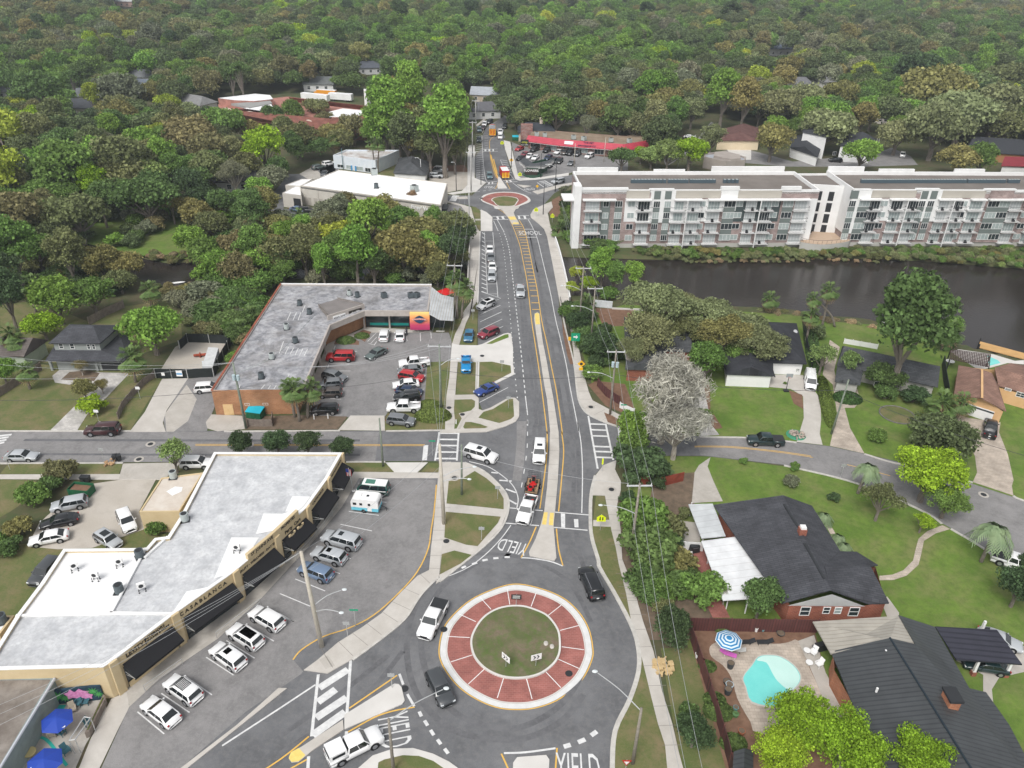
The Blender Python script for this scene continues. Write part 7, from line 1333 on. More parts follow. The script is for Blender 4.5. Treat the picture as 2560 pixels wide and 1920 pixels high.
T('Q',"1330 350 310 open lime;1500 580 200 open green;900 560 170 vase olive;450 535 52 bush dark;2160 1380 190 round dark;60 390 75 bush grey;100 240 45 bush green;1280 760 90 vase lime;2250 1150 90 round dark")
T('H',"1400 700 270 tall mid;1240 960 120 broad mid;1640 1400 200 broad dolive;1010 870 80 vase light;820 830 85 vase light;1190 1360 62 bush green;1750 1330 90 bush dolive;1700 640 70 tall green;1250 1070 70 bush mid;1450 1090 80 bush dark;630 885 50 bush dark;780 650 60 bush dolive;620 1580 30 bush green;270 1530 30 bush green;560 990 12 bush green;1560 1480 90 round dolive;240 620 140 broad moss")
T('I',"230 330 115 bush green;420 175 105 bush brown;130 560 90 bush yolive;50 700 80 bush mid;1085 548 75 bush green;350 260 70 bush mid;1200 60 100 vase light;20 640 70 bush green")
T('D',"1660 1430 80 round dark;1915 1405 82 round dark;2125 1415 82 round dark;640 1150 85 bush lime;580 1040 70 round yolive;700 1010 50 bare yolive;20 920 80 round bright;560 890 45 bare brown")
T('E',"985 1450 80 round dark")
trees=[]
Hc=lambda sh,r: SH[sh][3]*r
def world_from(px,py,rpx,sh):
 r=5.
 for _ in range(6):
  z=SH[sh][3]*r; p=g3((px,py),min(z,60)); r=rpx*dcam(p)/F
 return p.x,p.y,r
for (px,py,rp_,sh,cl) in hand:
 x,y,r=world_from(px,py,rp_,sh); trees.append([x,y,r,sh,cl,rp_])
EXC=[]
def hx(t,pad=0): EXC.append(q(t))
for t in ["U 930 1080 1110 1030 2200 1180 2200 1290 1650 1270 1110 1300 930 1260","W 1000 430 1010 285 1035 255 1090 255 1140 275 1405 300 1405 340 1245 350 1240 430 1210 540 1190 1000 950 1000 960 540 1000 500","W 560 490 640 390 690 335 720 318 870 318 930 345 1012 365 1012 500 960 490 610 480","W 462 232 470 200 580 190 660 195 770 195 812 215 805 255 760 270 720 262 600 262 520 268","W 1225 345 2212 345 2212 620 1340 570 1230 470","W 1500 265 1690 265 1700 285 1930 290 1930 350 1430 350 1440 325 1500 320","W 1920 310 2212 300 2212 350 1920 350","W 270 560 290 480 420 470 430 560","W 1230 540 2300 540 2300 1000 1230 1000","W 0 600 480 590 480 1659 0 1659","W 380 660 1240 600 1240 1659 380 1659","W 1500 240 1570 230 1560 330 1480 330","W 990 260 1020 180 1060 180 1060 230 1100 270 1100 300 1000 300","W 850 165 930 165 930 215 850 215"]: hx(t)
hs_=[("W 305 165",'white house with a grey roof among the far left trees',(.17,.18,.19),(.6,.6,.58)),("W 300 185",'white house with a blue grey gable below another far white house',(.12,.14,.17),(.7,.7,.7)),("W 190 205",'white gabled house between the two tall pines',(.16,.17,.18),(.7,.7,.68)),("W 175 230",'olive house with a dark roof behind the pine trunks',(.07,.075,.085),(.35,.34,.26)),("W 15 195",'grey roofed house at the upper left edge',(.14,.15,.16),(.55,.55,.55)),("W 8 290",'white house with a red brick side at the left edge',(.15,.14,.14),(.6,.5,.45)),("W 65 388",'big grey house with dark roofs and a white chimney on the left',(.05,.05,.055),(.5,.49,.46)),("W 140 405",'small white roofed outbuilding among the left trees',(.6,.6,.6),(.6,.6,.58)),("W 425 222",'white house with a long grey roof left of the school',(.2,.2,.2),(.65,.64,.6)),("W 690 180",'white house with a porch behind the school',(.13,.14,.14),(.7,.7,.7)),("W 800 145",'steep dark roofed house behind the olive trees',(.09,.1,.12),(.6,.6,.6)),("W 1052 203",'grey metal roofed house where the far road bends',(.33,.35,.38),(.5,.42,.33)),("W 1160 283",'dark roofed cream house with a tall pale chimney behind the plaza',(.04,.045,.055),(.55,.5,.4)),("W 1245 245",'grey gabled house behind the big green tree',(.17,.18,.2),(.4,.38,.35)),("W 1720 180",'grey roofed house with white trim in the upper right woods',(.15,.15,.16),(.55,.53,.5)),("W 1785 175",'tall white gabled house in the upper right woods',(.2,.2,.2),(.7,.68,.65)),("W 1680 107",'small blue grey roof in the upper right woods',(.12,.15,.2),(.6,.6,.6)),("W 2005 262",'white and brick house behind the pale trees at the right',(.16,.14,.13),(.55,.3,.22)),("W 1910 245",'small white gable peeping from the right woods',(.3,.3,.3),(.7,.65,.62)),("W 270 5",'white roof at the very top left of the woods',(.5,.5,.5),(.6,.4,.35)),("T 385 345",'white picket fenced house beside the far road',(.12,.12,.13),(.7,.7,.7)),("W 515 505",'dark house hidden in the trees left of the warehouse',(.06,.06,.065),(.4,.4,.4))]
for i,(t,l,rc_,wc_) in enumerate(hs_):
 if i==21: t="U 480 980"
 p=G(t,3.)[0]; k_=1.0 if p.y<500 else 1.25; ang=[.2,-.3,.5,0,.1,-.2,.35,.2,-.5,.1,.3,-.1,0,.7,.1,.4,.2,0,.5,0,.3,.2][i]
 hh=thing('house',l,'house',(p.x,p.y,0)); w_,d_=7.5*k_,5.2*k_; R_=Matrix.Rotation(ang,3,'Z'); c4=[p+R_@Vector(v) for v in ((-w_,-d_,0),(w_,-d_,0),(w_,d_,0),(-w_,d_,0))]
 kk=hip(hh,c4,3.4*k_,6.2*k_,.0 if i%2 else .2,mat('far_roof_%d'%i,rc_,.85,var=.12,sc=.8),mat('far_wall_%d'%i,wc_,.85,var=.05),.5)
 f=Face(Vector((kk[0].x,kk[0].y,0)),Vector((kk[1].x,kk[1].y,0))); f.A-=f.n*.5
 for k in range(3): f.window(hh,f.len*(.15+.27*k),1.,f.len*(.15+.27*k)+1.4,2.5,muntin=0,cross=True)
 if i in(6,12): MB().box((p.x+1.5,p.y,6),(1.2,1.2,4)).build('chimney',whitew if i==6 else mat('cream_stucco',0,0),hh)
 if i in (6,): continue
 s_=q(t)[0]; EXC.append([(s_[0]-20,s_[1]-10),(s_[0]+20,s_[1]-10),(s_[0]+22,s_[1]+16),(s_[0]-22,s_[1]+16)])
def inpoly(px,py,P):
 r=False;n=len(P)
 for i in range(n):
  x1,y1=P[i];x2,y2=P[(i+1)%n]
  if (y1>py)!=(y2>py) and px<(x2-x1)*(py-y1)/(y2-y1)+x1: r=not r
 return r
def blocked(x,y,r,sh):
 hc=SH[sh][3]*r; rz=SH[sh][2]*r
 for dx,dz in ((0,0),(-.8,0),(.8,0),(0,1.),(0,-.8),(-.6,.6),(.6,.6)):
  sx,sy=proj((x+dx*r,y,hc+dz*rz))
  for P in EXC:
   if inpoly(sx,sy,P): return True
 sx,sy=proj((x,y,0));
 return sy>700 and True
random.seed(5)
hx("s 335 645 350 600 395 572 430 530 470 560 480 600 485 645"); hx("s 195 625 210 585 270 545 300 560 290 610"); hx("W 470 205 800 205 810 250 700 270 560 265 470 240")
pts=[]; fill=[]
near=[(t[0],t[1],t[2]) for t in trees if t[3]!='bush']
y=178.
while y<2600:
 sp=8.5 if y<480 else (10.5 if y<900 else 15.)
 hw=y*.70+30; x=-hw
 while x<hw:
  xx=x+random.uniform(-.4,.4)*sp; yy=y+random.uniform(-.4,.4)*sp; x+=sp
  u=math.sin(xx*.013+2)*math.cos(yy*.011)+math.sin(xx*.031-yy*.027)*.6+random.uniform(-1.3,1.3)
  cl=('bright' if u>1.1 else 'green' if u>.35 else 'mid' if u>-.2 else 'dolive' if u>-.75 else 'olive' if u>-1.2 else random.choice(['grey','brown','yolive','moss','yolive']))
  if random.random()<.07: cl=random.choice(['ygreen','lime','grey','yolive','dark','light'])
  sh=random.choice(['broad','broad','round','round','tall']) if cl not in('dark',) else random.choice(['tall','pine','round'])
  if yy>600 and random.random()<.12: sh='tall'
  r=random.uniform(4.6,8.2)*(1.0 if yy<480 else 1.15 if yy<900 else 1.5)
  if sh=='tall': r*=.8
  if yy<480 and any((xx-a)**2+(yy-b)**2<(.50*(c+r))**2 for a,b,c in near): continue
  if blocked(xx,yy,r,sh): continue
  fill.append([xx,yy,r,sh,cl,r*F/dcam((xx,yy,6))])
 y+=sp*.9
fill.sort(key=lambda t:-t[5])
nind=max(0,296-sum(1 for t in trees if t[3]!='bush')); solo=trees+fill[:nind]; mass=fill[nind:]
print('TREES hand',len(trees),'fill',len(fill),'mass',len(mass))
LM=[('warehouse',G("U 1700 1050")[0]),('school',G("U 1100 350")[0]),('creek meadow',G("s 420 590")[0]),('brick shops',G("s 800 800")[0]),('grey two storey house',G("D 580 750")[0]),('old white store',G("U 1700 830")[0]),('red roofed plaza',G("T 1400 640")[0]),('left apartment block',G("Y 1200 800")[0]),('right apartment block',G("X 1200 800")[0]),('yellow building',G("h 900 400")[0]),('white clapboard house',G("C 1100 830")[0]),('flower kiosk',G("F 1300 700")[0]),('bridge',G("N 1000 700")[0]),('lower roundabout',G("s 1290 1607")[0]),('white ranch house',G("H 400 850")[0]),('long slate roofed house',G("H 1250 900")[0]),('tan house',G("H 1950 1050")[0]),('shingled brick house',G("Q 200 1000")[0]),('swimming pool',G("L 1150 1050")[0]),('metal roofed house',G("S 1500 800")[0]),('sandy parking yard',G("I 600 500")[0]),('beige shops',G("s 600 1400")[0]),('curved right street',G("Q 1000 350")[0]),('side street',G("s 400 1115")[0]),('left edge houses',G("V 300 1100")[0]),('dark roofed hall',G("C 2050 840")[0]),('dark hip roofed shed',G("B 640 1160")[0]),('far road bend',G("T 560 400")[0])]
ORD=['nearest','second nearest','third nearest','fourth nearest','fifth nearest','sixth nearest','seventh nearest','eighth nearest','ninth nearest','tenth nearest','eleventh nearest','twelfth nearest','thirteenth nearest','fourteenth nearest']
def locate(items):
 out={}
 for i,(x,y,w) in enumerate(items):
  k=min(LM,key=lambda L:(L[1].x-x)**2+(L[1].y-y)**2); dx,dy=x-k[1].x,y-k[1].y
  side=('behind' if dy>0 else 'in front of') if abs(dy)>abs(dx) else ('right of' if dx>0 else 'left of')
  out.setdefault((w,side,k[0]),[]).append((math.hypot(dx,dy),i))
 lab=[None]*len(items)
 for (w,side,k),v in out.items():
  v.sort()
  for j,(d,i) in enumerate(v): lab[i]=('%s %s the %s'%(w,side,k)) if len(v)==1 else '%s %s %s the %s'%(ORD[min(j,13)],w,side,k)
 return lab
labs=locate([(t[0],t[1],CW[t[4]]+' '+SW[t[3]]) for t in solo])
used={}
protoT={}
for t,lb in zip(solo,labs):
 x,y,r,sh,cl,_=t; vi=random.randrange(len(VAR[sh])); me,tm=VAR[sh][vi]
 far_=t[5]*1.22<14 and False
 nm={'bush':'shrub','pine':'pine_tree','bare':'bare_tree'}.get(sh,'tree'); r*=1.22 if y<330 else 1.08
 root=thing(nm,lb,'shrub' if sh=='bush' else 'tree',(x,y,-.05),random.uniform(0,6.28),'large shrubs among the houses and lots' if sh=='bush' else 'trees of the wooded neighbourhood'); root.scale=(r*random.uniform(.88,1.15),r*random.uniform(.88,1.15),r*random.uniform(.9,1.12))
 c=bpy.data.objects.new('crown',me); COL.objects.link(c); c.parent=root; k=random.uniform(.85,1.18); tc_=TC[cl]; c['tint']=(tc_[0]*k*random.uniform(.93,1.07),tc_[1]*k,tc_[2]*k)
 w=bpy.data.objects.new('trunk',tm); COL.objects.link(w); w.parent=root
 protoT.setdefault((sh,vi),c)
def scatter(name,label,items,cat):
 av={k[0] for k in protoT}; items=[t if t[3] in av else t[:3]+['round']+t[4:] for t in items]; ck=sorted(k for k in protoT if k[0] in set(t[3] for t in items)); pc=bpy.data.collections.new(name+'_sources')
 for k in ck: pc.objects.link(protoT[k])
 names=[protoT[k].name for k in ck]; order=sorted(range(len(ck)),key=lambda i:names[i]); rank={ck[j]:n for n,j in enumerate(order)}
 me=bpy.data.meshes.new(name); n=len(items); me.vertices.add(n); me.vertices.foreach_set('co',np.array([(t[0],t[1],t[5] if len(t)>5 and t[5]<0 else -.1) for t in items],dtype=np.float32).ravel())
 by={}; [by.setdefault(k[0],[]).append(k) for k in ck]
 me.attributes.new('pick','INT','POINT').data.foreach_set('value',[rank[random.choice(by[t[3]])] for t in items])
 me.attributes.new('size','FLOAT','POINT').data.foreach_set('value',[t[2] for t in items])
 me.attributes.new('turn','FLOAT','POINT').data.foreach_set('value',[random.uniform(0,6.28) for t in items])
 tv=[]
 for t in items: k=random.uniform(.8,1.2); c_=TC[t[4]]; tv+=[c_[0]*k*random.uniform(.92,1.08),c_[1]*k,c_[2]*k]
 me.attributes.new('tint','FLOAT_VECTOR','POINT').data.foreach_set('vector',tv)
 ob=bpy.data.objects.new(name,me); COL.objects.link(ob); tag(ob,label,cat,kind='stuff')
 ng=bpy.data.node_groups.new('scatter','GeometryNodeTree'); ng.interface.new_socket('Geometry',in_out='INPUT',socket_type='NodeSocketGeometry'); ng.interface.new_socket('Geometry',in_out='OUTPUT',socket_type='NodeSocketGeometry')
 N=ng.nodes; L=ng.links; gi=N.new('NodeGroupInput'); go_=N.new('NodeGroupOutput'); ci=N.new('GeometryNodeCollectionInfo'); ci.inputs['Collection'].default_value=pc; ci.inputs['Separate Children'].default_value=True; ci.inputs['Reset Children'].default_value=True
 ip=N.new('GeometryNodeInstanceOnPoints'); ip.inputs['Pick Instance'].default_value=True
 def na(nm,ty): a=N.new('GeometryNodeInputNamedAttribute'); a.data_type=ty; a.inputs['Name'].default_value=nm; return a.outputs['Attribute']
 L.new(gi.outputs[0],ip.inputs['Points']); L.new(ci.outputs[0],ip.inputs['Instance']); L.new(na('pick','INT'),ip.inputs['Instance Index'])
 cx_=N.new('ShaderNodeCombineXYZ'); L.new(na('turn','FLOAT'),cx_.inputs[2]); L.new(cx_.outputs[0],ip.inputs['Rotation'])
 sz=N.new('ShaderNodeCombineXYZ'); s_o=na('size','FLOAT'); [L.new(s_o,sz.inputs[k]) for k in range(3)]; L.new(sz.outputs[0],ip.inputs['Scale'])
 L.new(ip.outputs[0],go_.inputs[0]); md=ob.modifiers.new('scatter','NODES'); md.node_group=ng
scatter('far_woods','far woods of mixed green and brownish tree crowns up to the horizon',mass,'woods')
def fillpx(t,sp,rr,cols,sh='bush',jit=.45,z=None):
 P=q(t); W_=[g3(p,0) for p in P]; x0,x1=min(p.x for p in W_),max(p.x for p in W_); y0,y1=min(p.y for p in W_),max(p.y for p in W_); out=[]; y=y0; PP=[(p.x,p.y) for p in W_]
 while y<y1:
  x=x0
  while x<x1:
   a,b_=x+random.uniform(-jit,jit)*sp,y+random.uniform(-jit,jit)*sp; x+=sp
   if inpoly(a,b_,PP): out.append([a,b_,random.uniform(*rr),sh,random.choice(cols)]+([z] if z else []))
  y+=sp
 return out
und=fillpx("s 560 720 700 700 1130 695 1130 712 705 712 640 800 600 900 560 985 540 960 590 860 520 860 450 800 430 750",3.2,(1.6,3.0),['green','mid','olive','grey','bright','mid','brown'])
und+=fillpx("s 450 722 560 700 700 690 1150 680 1150 640 700 660 520 655 510 710",4.,(2.,3.2),['green','mid','olive','brown','bright'])
und+=fillpx("s -60 555 180 540 200 600 350 636 520 640 900 630 1150 620 1150 575 1000 570 760 565 690 560 560 545 540 480 430 460 300 480 170 500 -60 520",4.6,(2.2,3.8),['green','mid','olive','grey','bright','dolive','brown','moss'])
und+=fillpx("s -60 600 200 625 330 690 300 760 130 740 -60 760",4.6,(2.,3.6),['green','mid','dark','olive','yolive'])
und+=fillpx("s 1410 470 1530 480 1545 620 1540 640 1425 620",3.4,(1.8,3.2),['green','mid','dark','green','grey'])
und+=fillpx("s 1415 745 1470 760 1490 900 1440 860 1410 800",3.2,(1.4,2.4),['green','mid','dark'])
und+=fillpx("P 80 480 200 500 300 560 420 700 560 850 580 1000 350 1020 250 960 200 880 150 700",2.8,(1.5,2.6),['green','mid','dark','dark'])
und+=fillpx("M 1260 700 1400 720 1500 900 1750 1100 1780 1400 1600 1400 1500 1500 1450 1450 1330 1100",3.0,(1.2,2.2),['green','mid','olive','green','dark'])
und=[t for t in und if not any(inpoly(*proj((t[0],t[1],1.)),P) for P in EXC[-3:])]
scatter('undergrowth','tangled green and brown undergrowth between the trees along the creek',und,'undergrowth')
bank=fillpx("s 1545 622 1900 624 2150 622 2560 622 2900 640 2900 690 2560 668 2316 650 2207 650 2077 641 1895 647 1640 644",1.9,(.8,1.7),['mid','olive','moss','light','green','moss','yolive','green'],z=-.4)
bank+=fillpx("s 1700 640 1895 644 2060 640 2200 646 2200 652 2077 645 1895 652 1720 650",1.5,(.5,.9),['reed','moss','moss'],z=-1.0)
bank+=fillpx("s 1880 768 1990 776 2060 792 2200 812 2190 822 2060 806 1990 790 1880 782",2.0,(.7,1.4),['reed','moss','olive','reed'],z=-.8)
bank+=fillpx("s 360 632 500 632 520 652 420 656 350 645",2.0,(.8,1.4),['reed','brown','olive','reed'],z=-.6)
bank+=fillpx("s 380 720 500 712 520 735 420 745",2.2,(.8,1.5),['reed','olive','brown'],z=-.3)
scatter('bank_vegetation','tan reeds and low bushes along the banks of the creek',bank,'bank plants')
# ---------------------------------------------------------------- palms
def palm_mesh(seed,R,nf,droop,w,fan):
 rg=random.Random(seed); mb=MB()
 for i in range(nf):
  az=i*2.399+rg.uniform(-.2,.2); el=rg.uniform(-.7,1.25) if fan else rg.uniform(-.1,1.3); L=R*rg.uniform(.8,1.1); d=Vector((math.cos(az),math.sin(az),0)); pts=[]
  for j in range(6):
   s_=j/5; pts.append(d*(L*s_*math.cos(el)*(1-.1*s_))+Z3*(L*s_*math.sin(el)-droop*L*s_*s_))
  side=Vector((-d.y,d.x,0))
  if fan:
   c=pts[3]; tip=pts[5]
   for k in range(-4,5):
    a_=k*.27; v=(tip-c).length*1.15; dr=(tip-c).normalized(); e=c+(dr*math.cos(a_)+side*math.sin(a_))*v-Z3*(abs(k)*.04*L); n_=side*(.08*L)
    mb.quad(c-n_*.3,c+n_*.3,e+n_*.5,e-n_*.5)
   mb.quad(pts[0]-side*.03,pts[0]+side*.03,c+side*.03,c-side*.03)
  else:
   for j in range(1,6):
    for k in (0,.5):
     if j==5 and k: continue
     p=pts[j].lerp(pts[min(j+1,5)],k)
     for sg_ in(-1,1):
      e=p+side*sg_*L*w*(1-.5*j/5)+(pts[5]-pts[4])*.6-Z3*.1*L; n_=(pts[5]-pts[4]).normalized()*.05*L; mb.quad(p-n_,p+n_,e+n_*.4,e-n_*.4)
 return mb
PALMS={}
def palm(base_px,top_px,kind,label,R=1.9):
 b=G(base_px,0)[0]; t=q(top_px)[0]; h=min((abs(proj((b.x,b.y,z))[1]-t[1]),z) for z in [1+.2*i for i in range(100)])[1]; tx=g3(t,h)
 root=thing('palm_tree',label,'palm tree',(b.x,b.y,0),0,'palm trees'); off=Vector((tx.x-b.x,(tx.y-b.y)*.5,0))
 pts=[Vector((0,0,-.1)),off*.2+Z3*h*.35,off*.6+Z3*h*.7,off+Z3*h]; addpart(root,'trunk',MB().tube(sm(pts,3),.26 if R>1.6 else .2,.17,8),bark if kind!='fanpale' else barkp,True)
 key=(kind,random.randrange(2))
 if key not in PALMS: PALMS[key]=(palm_mesh(len(PALMS)+3,1,46 if kind!='pindo' else 44,.25 if kind!='pindo' else .75,.28,kind!='pindo').mesh('crown',frond if kind!='pindo' else mat('frond_grey_green',(.15,.22,.11),.6,(.23,.30,.16),1.5)),palm_mesh(9,.8,12,1.3,.2,True).mesh('dead_fronds',frondd))
 c=bpy.data.objects.new('crown',PALMS[key][0]); COL.objects.link(c); c.parent=root; c.location=off+Z3*h; c.scale=(R,R,R)
 if kind!='pindo': c=bpy.data.objects.new('dead_fronds',PALMS[key][1]); COL.objects.link(c); c.parent=root; c.location=off+Z3*(h-.25); c.scale=(R*.8,)*3
 return root
for a in [("H 815 597","H 872 340",'fan','slender palm with a round crown against the dark water',2.2),("H 1320 615","H 1375 390",'fan','leaning palm beside the grey dock, tallest by the water',2.6),("H 905 600","H 762 400",'fan','short palm left of the slender waterside palm',1.8),("H 700 722","H 745 505",'fan','yellowish palm beside the ridge of the charcoal roof',2.2),("H 455 500","H 460 400",'fan','low round palm at the water left of the others',2.2),("H 1500 690","H 1490 470",'fan','palm just left of the broad palm pair by the river',2.,),("H 1590 700","H 1600 460",'fan','palm at the water behind the tall dark tree',2.),("H 1640 760","H 1700 615",'fan','bushy palm nearest the wooden dock',3.0),("H 1610 1300","H 1650 1120",'fan','big palm beside the paver driveway',3.1),("H 1745 1240","H 1795 1110",'fan','smaller palm right of the big driveway palm',2.2),
("E 690 1255","E 645 1020",'fan','left palm of the pair by the tan brick wall',2.3),("E 745 1230","E 762 1010",'fan','right palm of the pair by the tan brick wall',2.2),("E 655 1225","E 610 1005",'fan','shorter palm hidden beside the brick wall pair',1.8),("D 940 985","D 905 800",'fan','palm beside the big green tree of the grey house',2.7),("D 208 1030","D 175 895",'fan','small palm in a white stone ring on the left lawn',2.),("D 115 850","D 65 640",'fan','palm in front of the pale green house',2.4),("D 60 850","D 110 700",'fan','second palm before the pale green house',2.),("D 1050 465","D 1030 335",'fan','palm with brown hanging fronds near the creek',2.4),("D 250 500","D 215 290",'fan','dark palm among the trees left of the creek',2.6),
("U 1800 930","U 1765 645",'fan','left of two tall thin palms before the old white store',2.4),("U 1825 930","U 1840 650",'fan','right of two tall thin palms before the old white store',2.4),("U 1420 800","U 1420 620",'fan','dark palm left of the old white store',2.6),("N 240 1640","N 225 1080",'fan','palm behind the metal canopy of the brick shops',2.6),("N 300 1640","N 350 1190",'fan','palm by the bridge end beside the sidewalk',2.4),("P 200 520","P 240 430",'fan','grey green palm at the right end of the bridge',2.8),
("Q 680 492","Q 782 262",'pindo','grey feathery palm leaning over the street',2.4),("Q 1815 1122","Q 1950 840",'pindo','large grey green feathery palm on the front lawn',3.1),("Q 372 760","Q 370 700",'pindo','dark cycad at the edge of the shingle roof',1.6),("Q 500 950","Q 500 900",'pindo','second dark cycad beside the shingled house',1.5),("Q 560 1020","Q 560 985",'pindo','third dark cycad in the corner of the shingled house',1.5),("N 1700 500","N 1660 380",'fan','palmetto in the thicket left of the apartments',3.),("U 1050 1390","U 1090 1330",'fan','palmetto in front of the warehouse yard',3.2),("D 1650 680","D 1640 620",'fan','palmetto beside the brick shop wall',3.0),("D 1730 560","D 1720 520",'fan','palmetto higher up the brick shop wall',2.8)]: palm(a[0],a[1],a[2],a[3],a[4])
def ball(t,rx,ry,rz,label,name='clipped_hedge',tint=(.13,.17,.045),rz_=0,n=5000,s=.05,cat='hedge'):
 global rng
 rng=np.random.default_rng(int(rx*100)); p=G(t,0)[0]; d=rng.normal(size=(n,3)); d[:,2]=np.abs(d[:,2]); d/=np.linalg.norm(d,axis=1)[:,None]; pw=.55; d=np.sign(d)*np.abs(d)**(.75 if rx>3*ry else 1); nr=d+rng.normal(size=(n,3))*.45; nr/=np.linalg.norm(nr,axis=1)[:,None]; a=np.cross(nr,rng.normal(size=(n,3))); a/=np.linalg.norm(a,axis=1)[:,None]; b=np.cross(nr,a)
 P=d*np.array([rx,ry,rz])*rng.uniform(.94,1.03,n)[:,None]; sz=s*rng.uniform(.7,1.4,n)[:,None]*2; a=a*sz; b=b*sz; V=np.stack([P-a,P-b,P+a,P+b],1).reshape(-1,3)
 root=thing(name,label,cat,(p.x,p.y,0),rz_); o=bpy.data.objects.new('foliage',np_mesh('foliage',V,np.arange(4*n).reshape(n,4),LEAF)); COL.objects.link(o); o.parent=root; o['tint']=tint
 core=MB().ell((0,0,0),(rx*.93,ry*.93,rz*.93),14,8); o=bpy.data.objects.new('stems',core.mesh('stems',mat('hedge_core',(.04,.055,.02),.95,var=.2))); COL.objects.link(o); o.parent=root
ball("E 1612 1225",3.1,2.0,1.7,'large clipped round hedge ball beside the sidewalk'); ball("E 1590 1150",2.2,1.4,1.1,'smaller clipped hedge ball behind the large one')
P=G("H 800 950 875 1290",0); d=P[1]-P[0]; ball("H 840 1120",d.length/2,1.1,1.6,'long clipped hedge between the two driveways',tint=(.10,.14,.03),rz_=math.atan2(d.y,d.x),n=9000,s=.05)
P=G("H 715 600 770 900",0); d=P[1]-P[0]; ball("H 745 760",d.length/2,1.3,2.0,'tall hedge against the charcoal roofed house',tint=(.07,.12,.04),rz_=math.atan2(d.y,d.x),n=7000,s=.06)
for t,rx,l in [("E 1010 700",1.9,'low leafy planting bed by the pediment corner'),("E 1120 668",1.5,'second leafy planting bed before the teal shopfront'),("H 990 1100",2.6,'round dark shrub bed inside the paver loop'),("L 815 1270",1.6,'bright green border shrub inside the maroon fence'),("L 790 1190",1.2,'lower border shrub beside the black pot'),("L 740 960",1.,'small green border plant near the pool deck'),("L 840 690",1.1,'white flowered shrub behind the striped parasol'),("L 920 1490",1.4,'round shrub near the bottom of the mulch bed')]: ball(t,rx,rx*.8,rx*.45,l,name='planting',tint=(.10,.15,.045) if 'dark' not in l else (.05,.1,.03),n=1800,s=.07,cat='plants')
# ---------------------------------------------------------------- poles, lamps, wires
def topat(t,h): p=g3(q(t)[0],h); return Vector((p.x,p.y,0))
TOPS={}
def pole(name,label,b,h,m=polew,r=.16,arm=None,lamps=(),trans=0,key=None,lean=Vector((0,0,0)),cat='utility pole',armz=-.4,grp='utility poles along the streets'):
 root=thing(name,label,cat,b,0,grp); top=Z3*h+lean; MBp=MB().tube([Vector((0,0,-.2)),top*.5,top],r*1.2,r*.75,8); addpart(root,'shaft',MBp,m,True)
 if arm:
  a_=Vector((math.cos(arm[1]),math.sin(arm[1]),0)); ar=MB().box(top+Z3*armz,(arm[0],.14,.16),arm[1]); addpart(root,'crossarm',ar,mat('crossarm_grey',(.55,.56,.57),.6,var=0))
  for k in (-.46,0,.46): addpart(root,'insulator',MB().cyl(top+Z3*(armz+.05)+a_*arm[0]*k,top+Z3*(armz+.35)+a_*arm[0]*k,.06,n=6),whitew)
  TOPS[key]=[Vector(b)+top+Z3*(armz+.38)+a_*arm[0]*k for k in(-.46,0,.46)]
 elif key: TOPS[key]=[Vector(b)+top]
 for (dx,dy,hz,L) in lamps:
  s_=Z3*hz+lean*(hz/h); e=s_+Vector((dx,dy,0)).normalized()*L+Z3*.9; l_=addpart(root,'lamp_arm',MB().tube(sm([s_,s_.lerp(e,.5)+Z3*.35,e],3),.06,.045,6),polem)
  o=bpy.data.objects.new('lamp_head',MB().ell(e+Vector((dx,dy,0)).normalized()*.35-Z3*.05,(.30,.2,.10),10,5).mesh('lamp_head',mat('lamp_grey',(.62,.66,.67),.4,var=0))); COL.objects.link(o); o.parent=l_
 for k in range(trans): addpart(root,'transformer',MB().cyl((.35 if k%2 else -.35,-.3-.1*k,h*.76),(.35 if k%2 else -.35,-.3-.1*k,h*.76+.9),.26,n=12),mat('transformer_grey',(.42,.52,.55),.5,var=0))
 return root
gd=lambda t:(lambda p:(p.x,p.y,0))(G(t,0)[0])
def gp_(t,h): p=topat(t,h); return (p.x,p.y,0)
pole('utility_pole','square concrete pole leaning in the foreground parking lot',gd("K 290 820"),14.5,concp,.26,arm=None,lamps=((1,.55,6.5,3.3),(1,-.25,5.6,3.0)),key='K',lean=Vector((-.7,0,0)))
pole('utility_pole','wooden pole with a wide crossarm above the yellow crossing sign',gp_("M 1382 575",12.5),12.5,polew,.18,arm=(3.2,.05),lamps=((-1,.12,7.6,4.2),),key='M')
pole('utility_pole','wooden pole with white transformers at the corner crosswalk',gd("P 460 1465"),12.6,polew,.17,arm=(3.,.03),lamps=((-1,.1,7.2,3.8),),trans=2,key='P')
pole('utility_pole','wooden pole with a street lamp beside the green sign',gd("O 2085 430"),12.2,polew,.16,arm=(3.,.05),lamps=((-1,.1,7.,3.8),),key='O')
pole('utility_pole','wooden pole among the yellow shrubs at the bridge end',gp_("N 1985 920",12.3),12.3,polew,.16,arm=(3.2,.05),lamps=((-1,.1,7.,3.8),),key='N')
pole('utility_pole','wooden pole with a crossarm behind the metal canopy',gd("N 215 1640"),12.3,polew,.17,arm=(3.2,0),lamps=((1,.1,6.6,3.),),key='LN')
pole('utility_pole','wooden pole with a crossarm on the grass by the hedge ball',gd("E 1668 1180"),12.8,mat('pole_green_wood',(.16,.19,.15),.9,(.24,.27,.22),2),.18,arm=(3.8,0),lamps=((1,.35,8.8,2.8),),key='E')
pole('utility_pole','tall concrete pole on the sidewalk at the left crosswalk',gd("M 28 860"),13.6,concp,.24,arm=None,lamps=((1,.3,8.2,4.2),(1,-.1,7.4,3.4)),key='ML',lean=Vector((-.25,0,0)))
pole('utility_pole','dark green pole standing in the curved grass island',gd("M 150 660"),9.0,mat('pole_green_wood',0,0),.15,key='G1',lean=Vector((.1,0,0)))
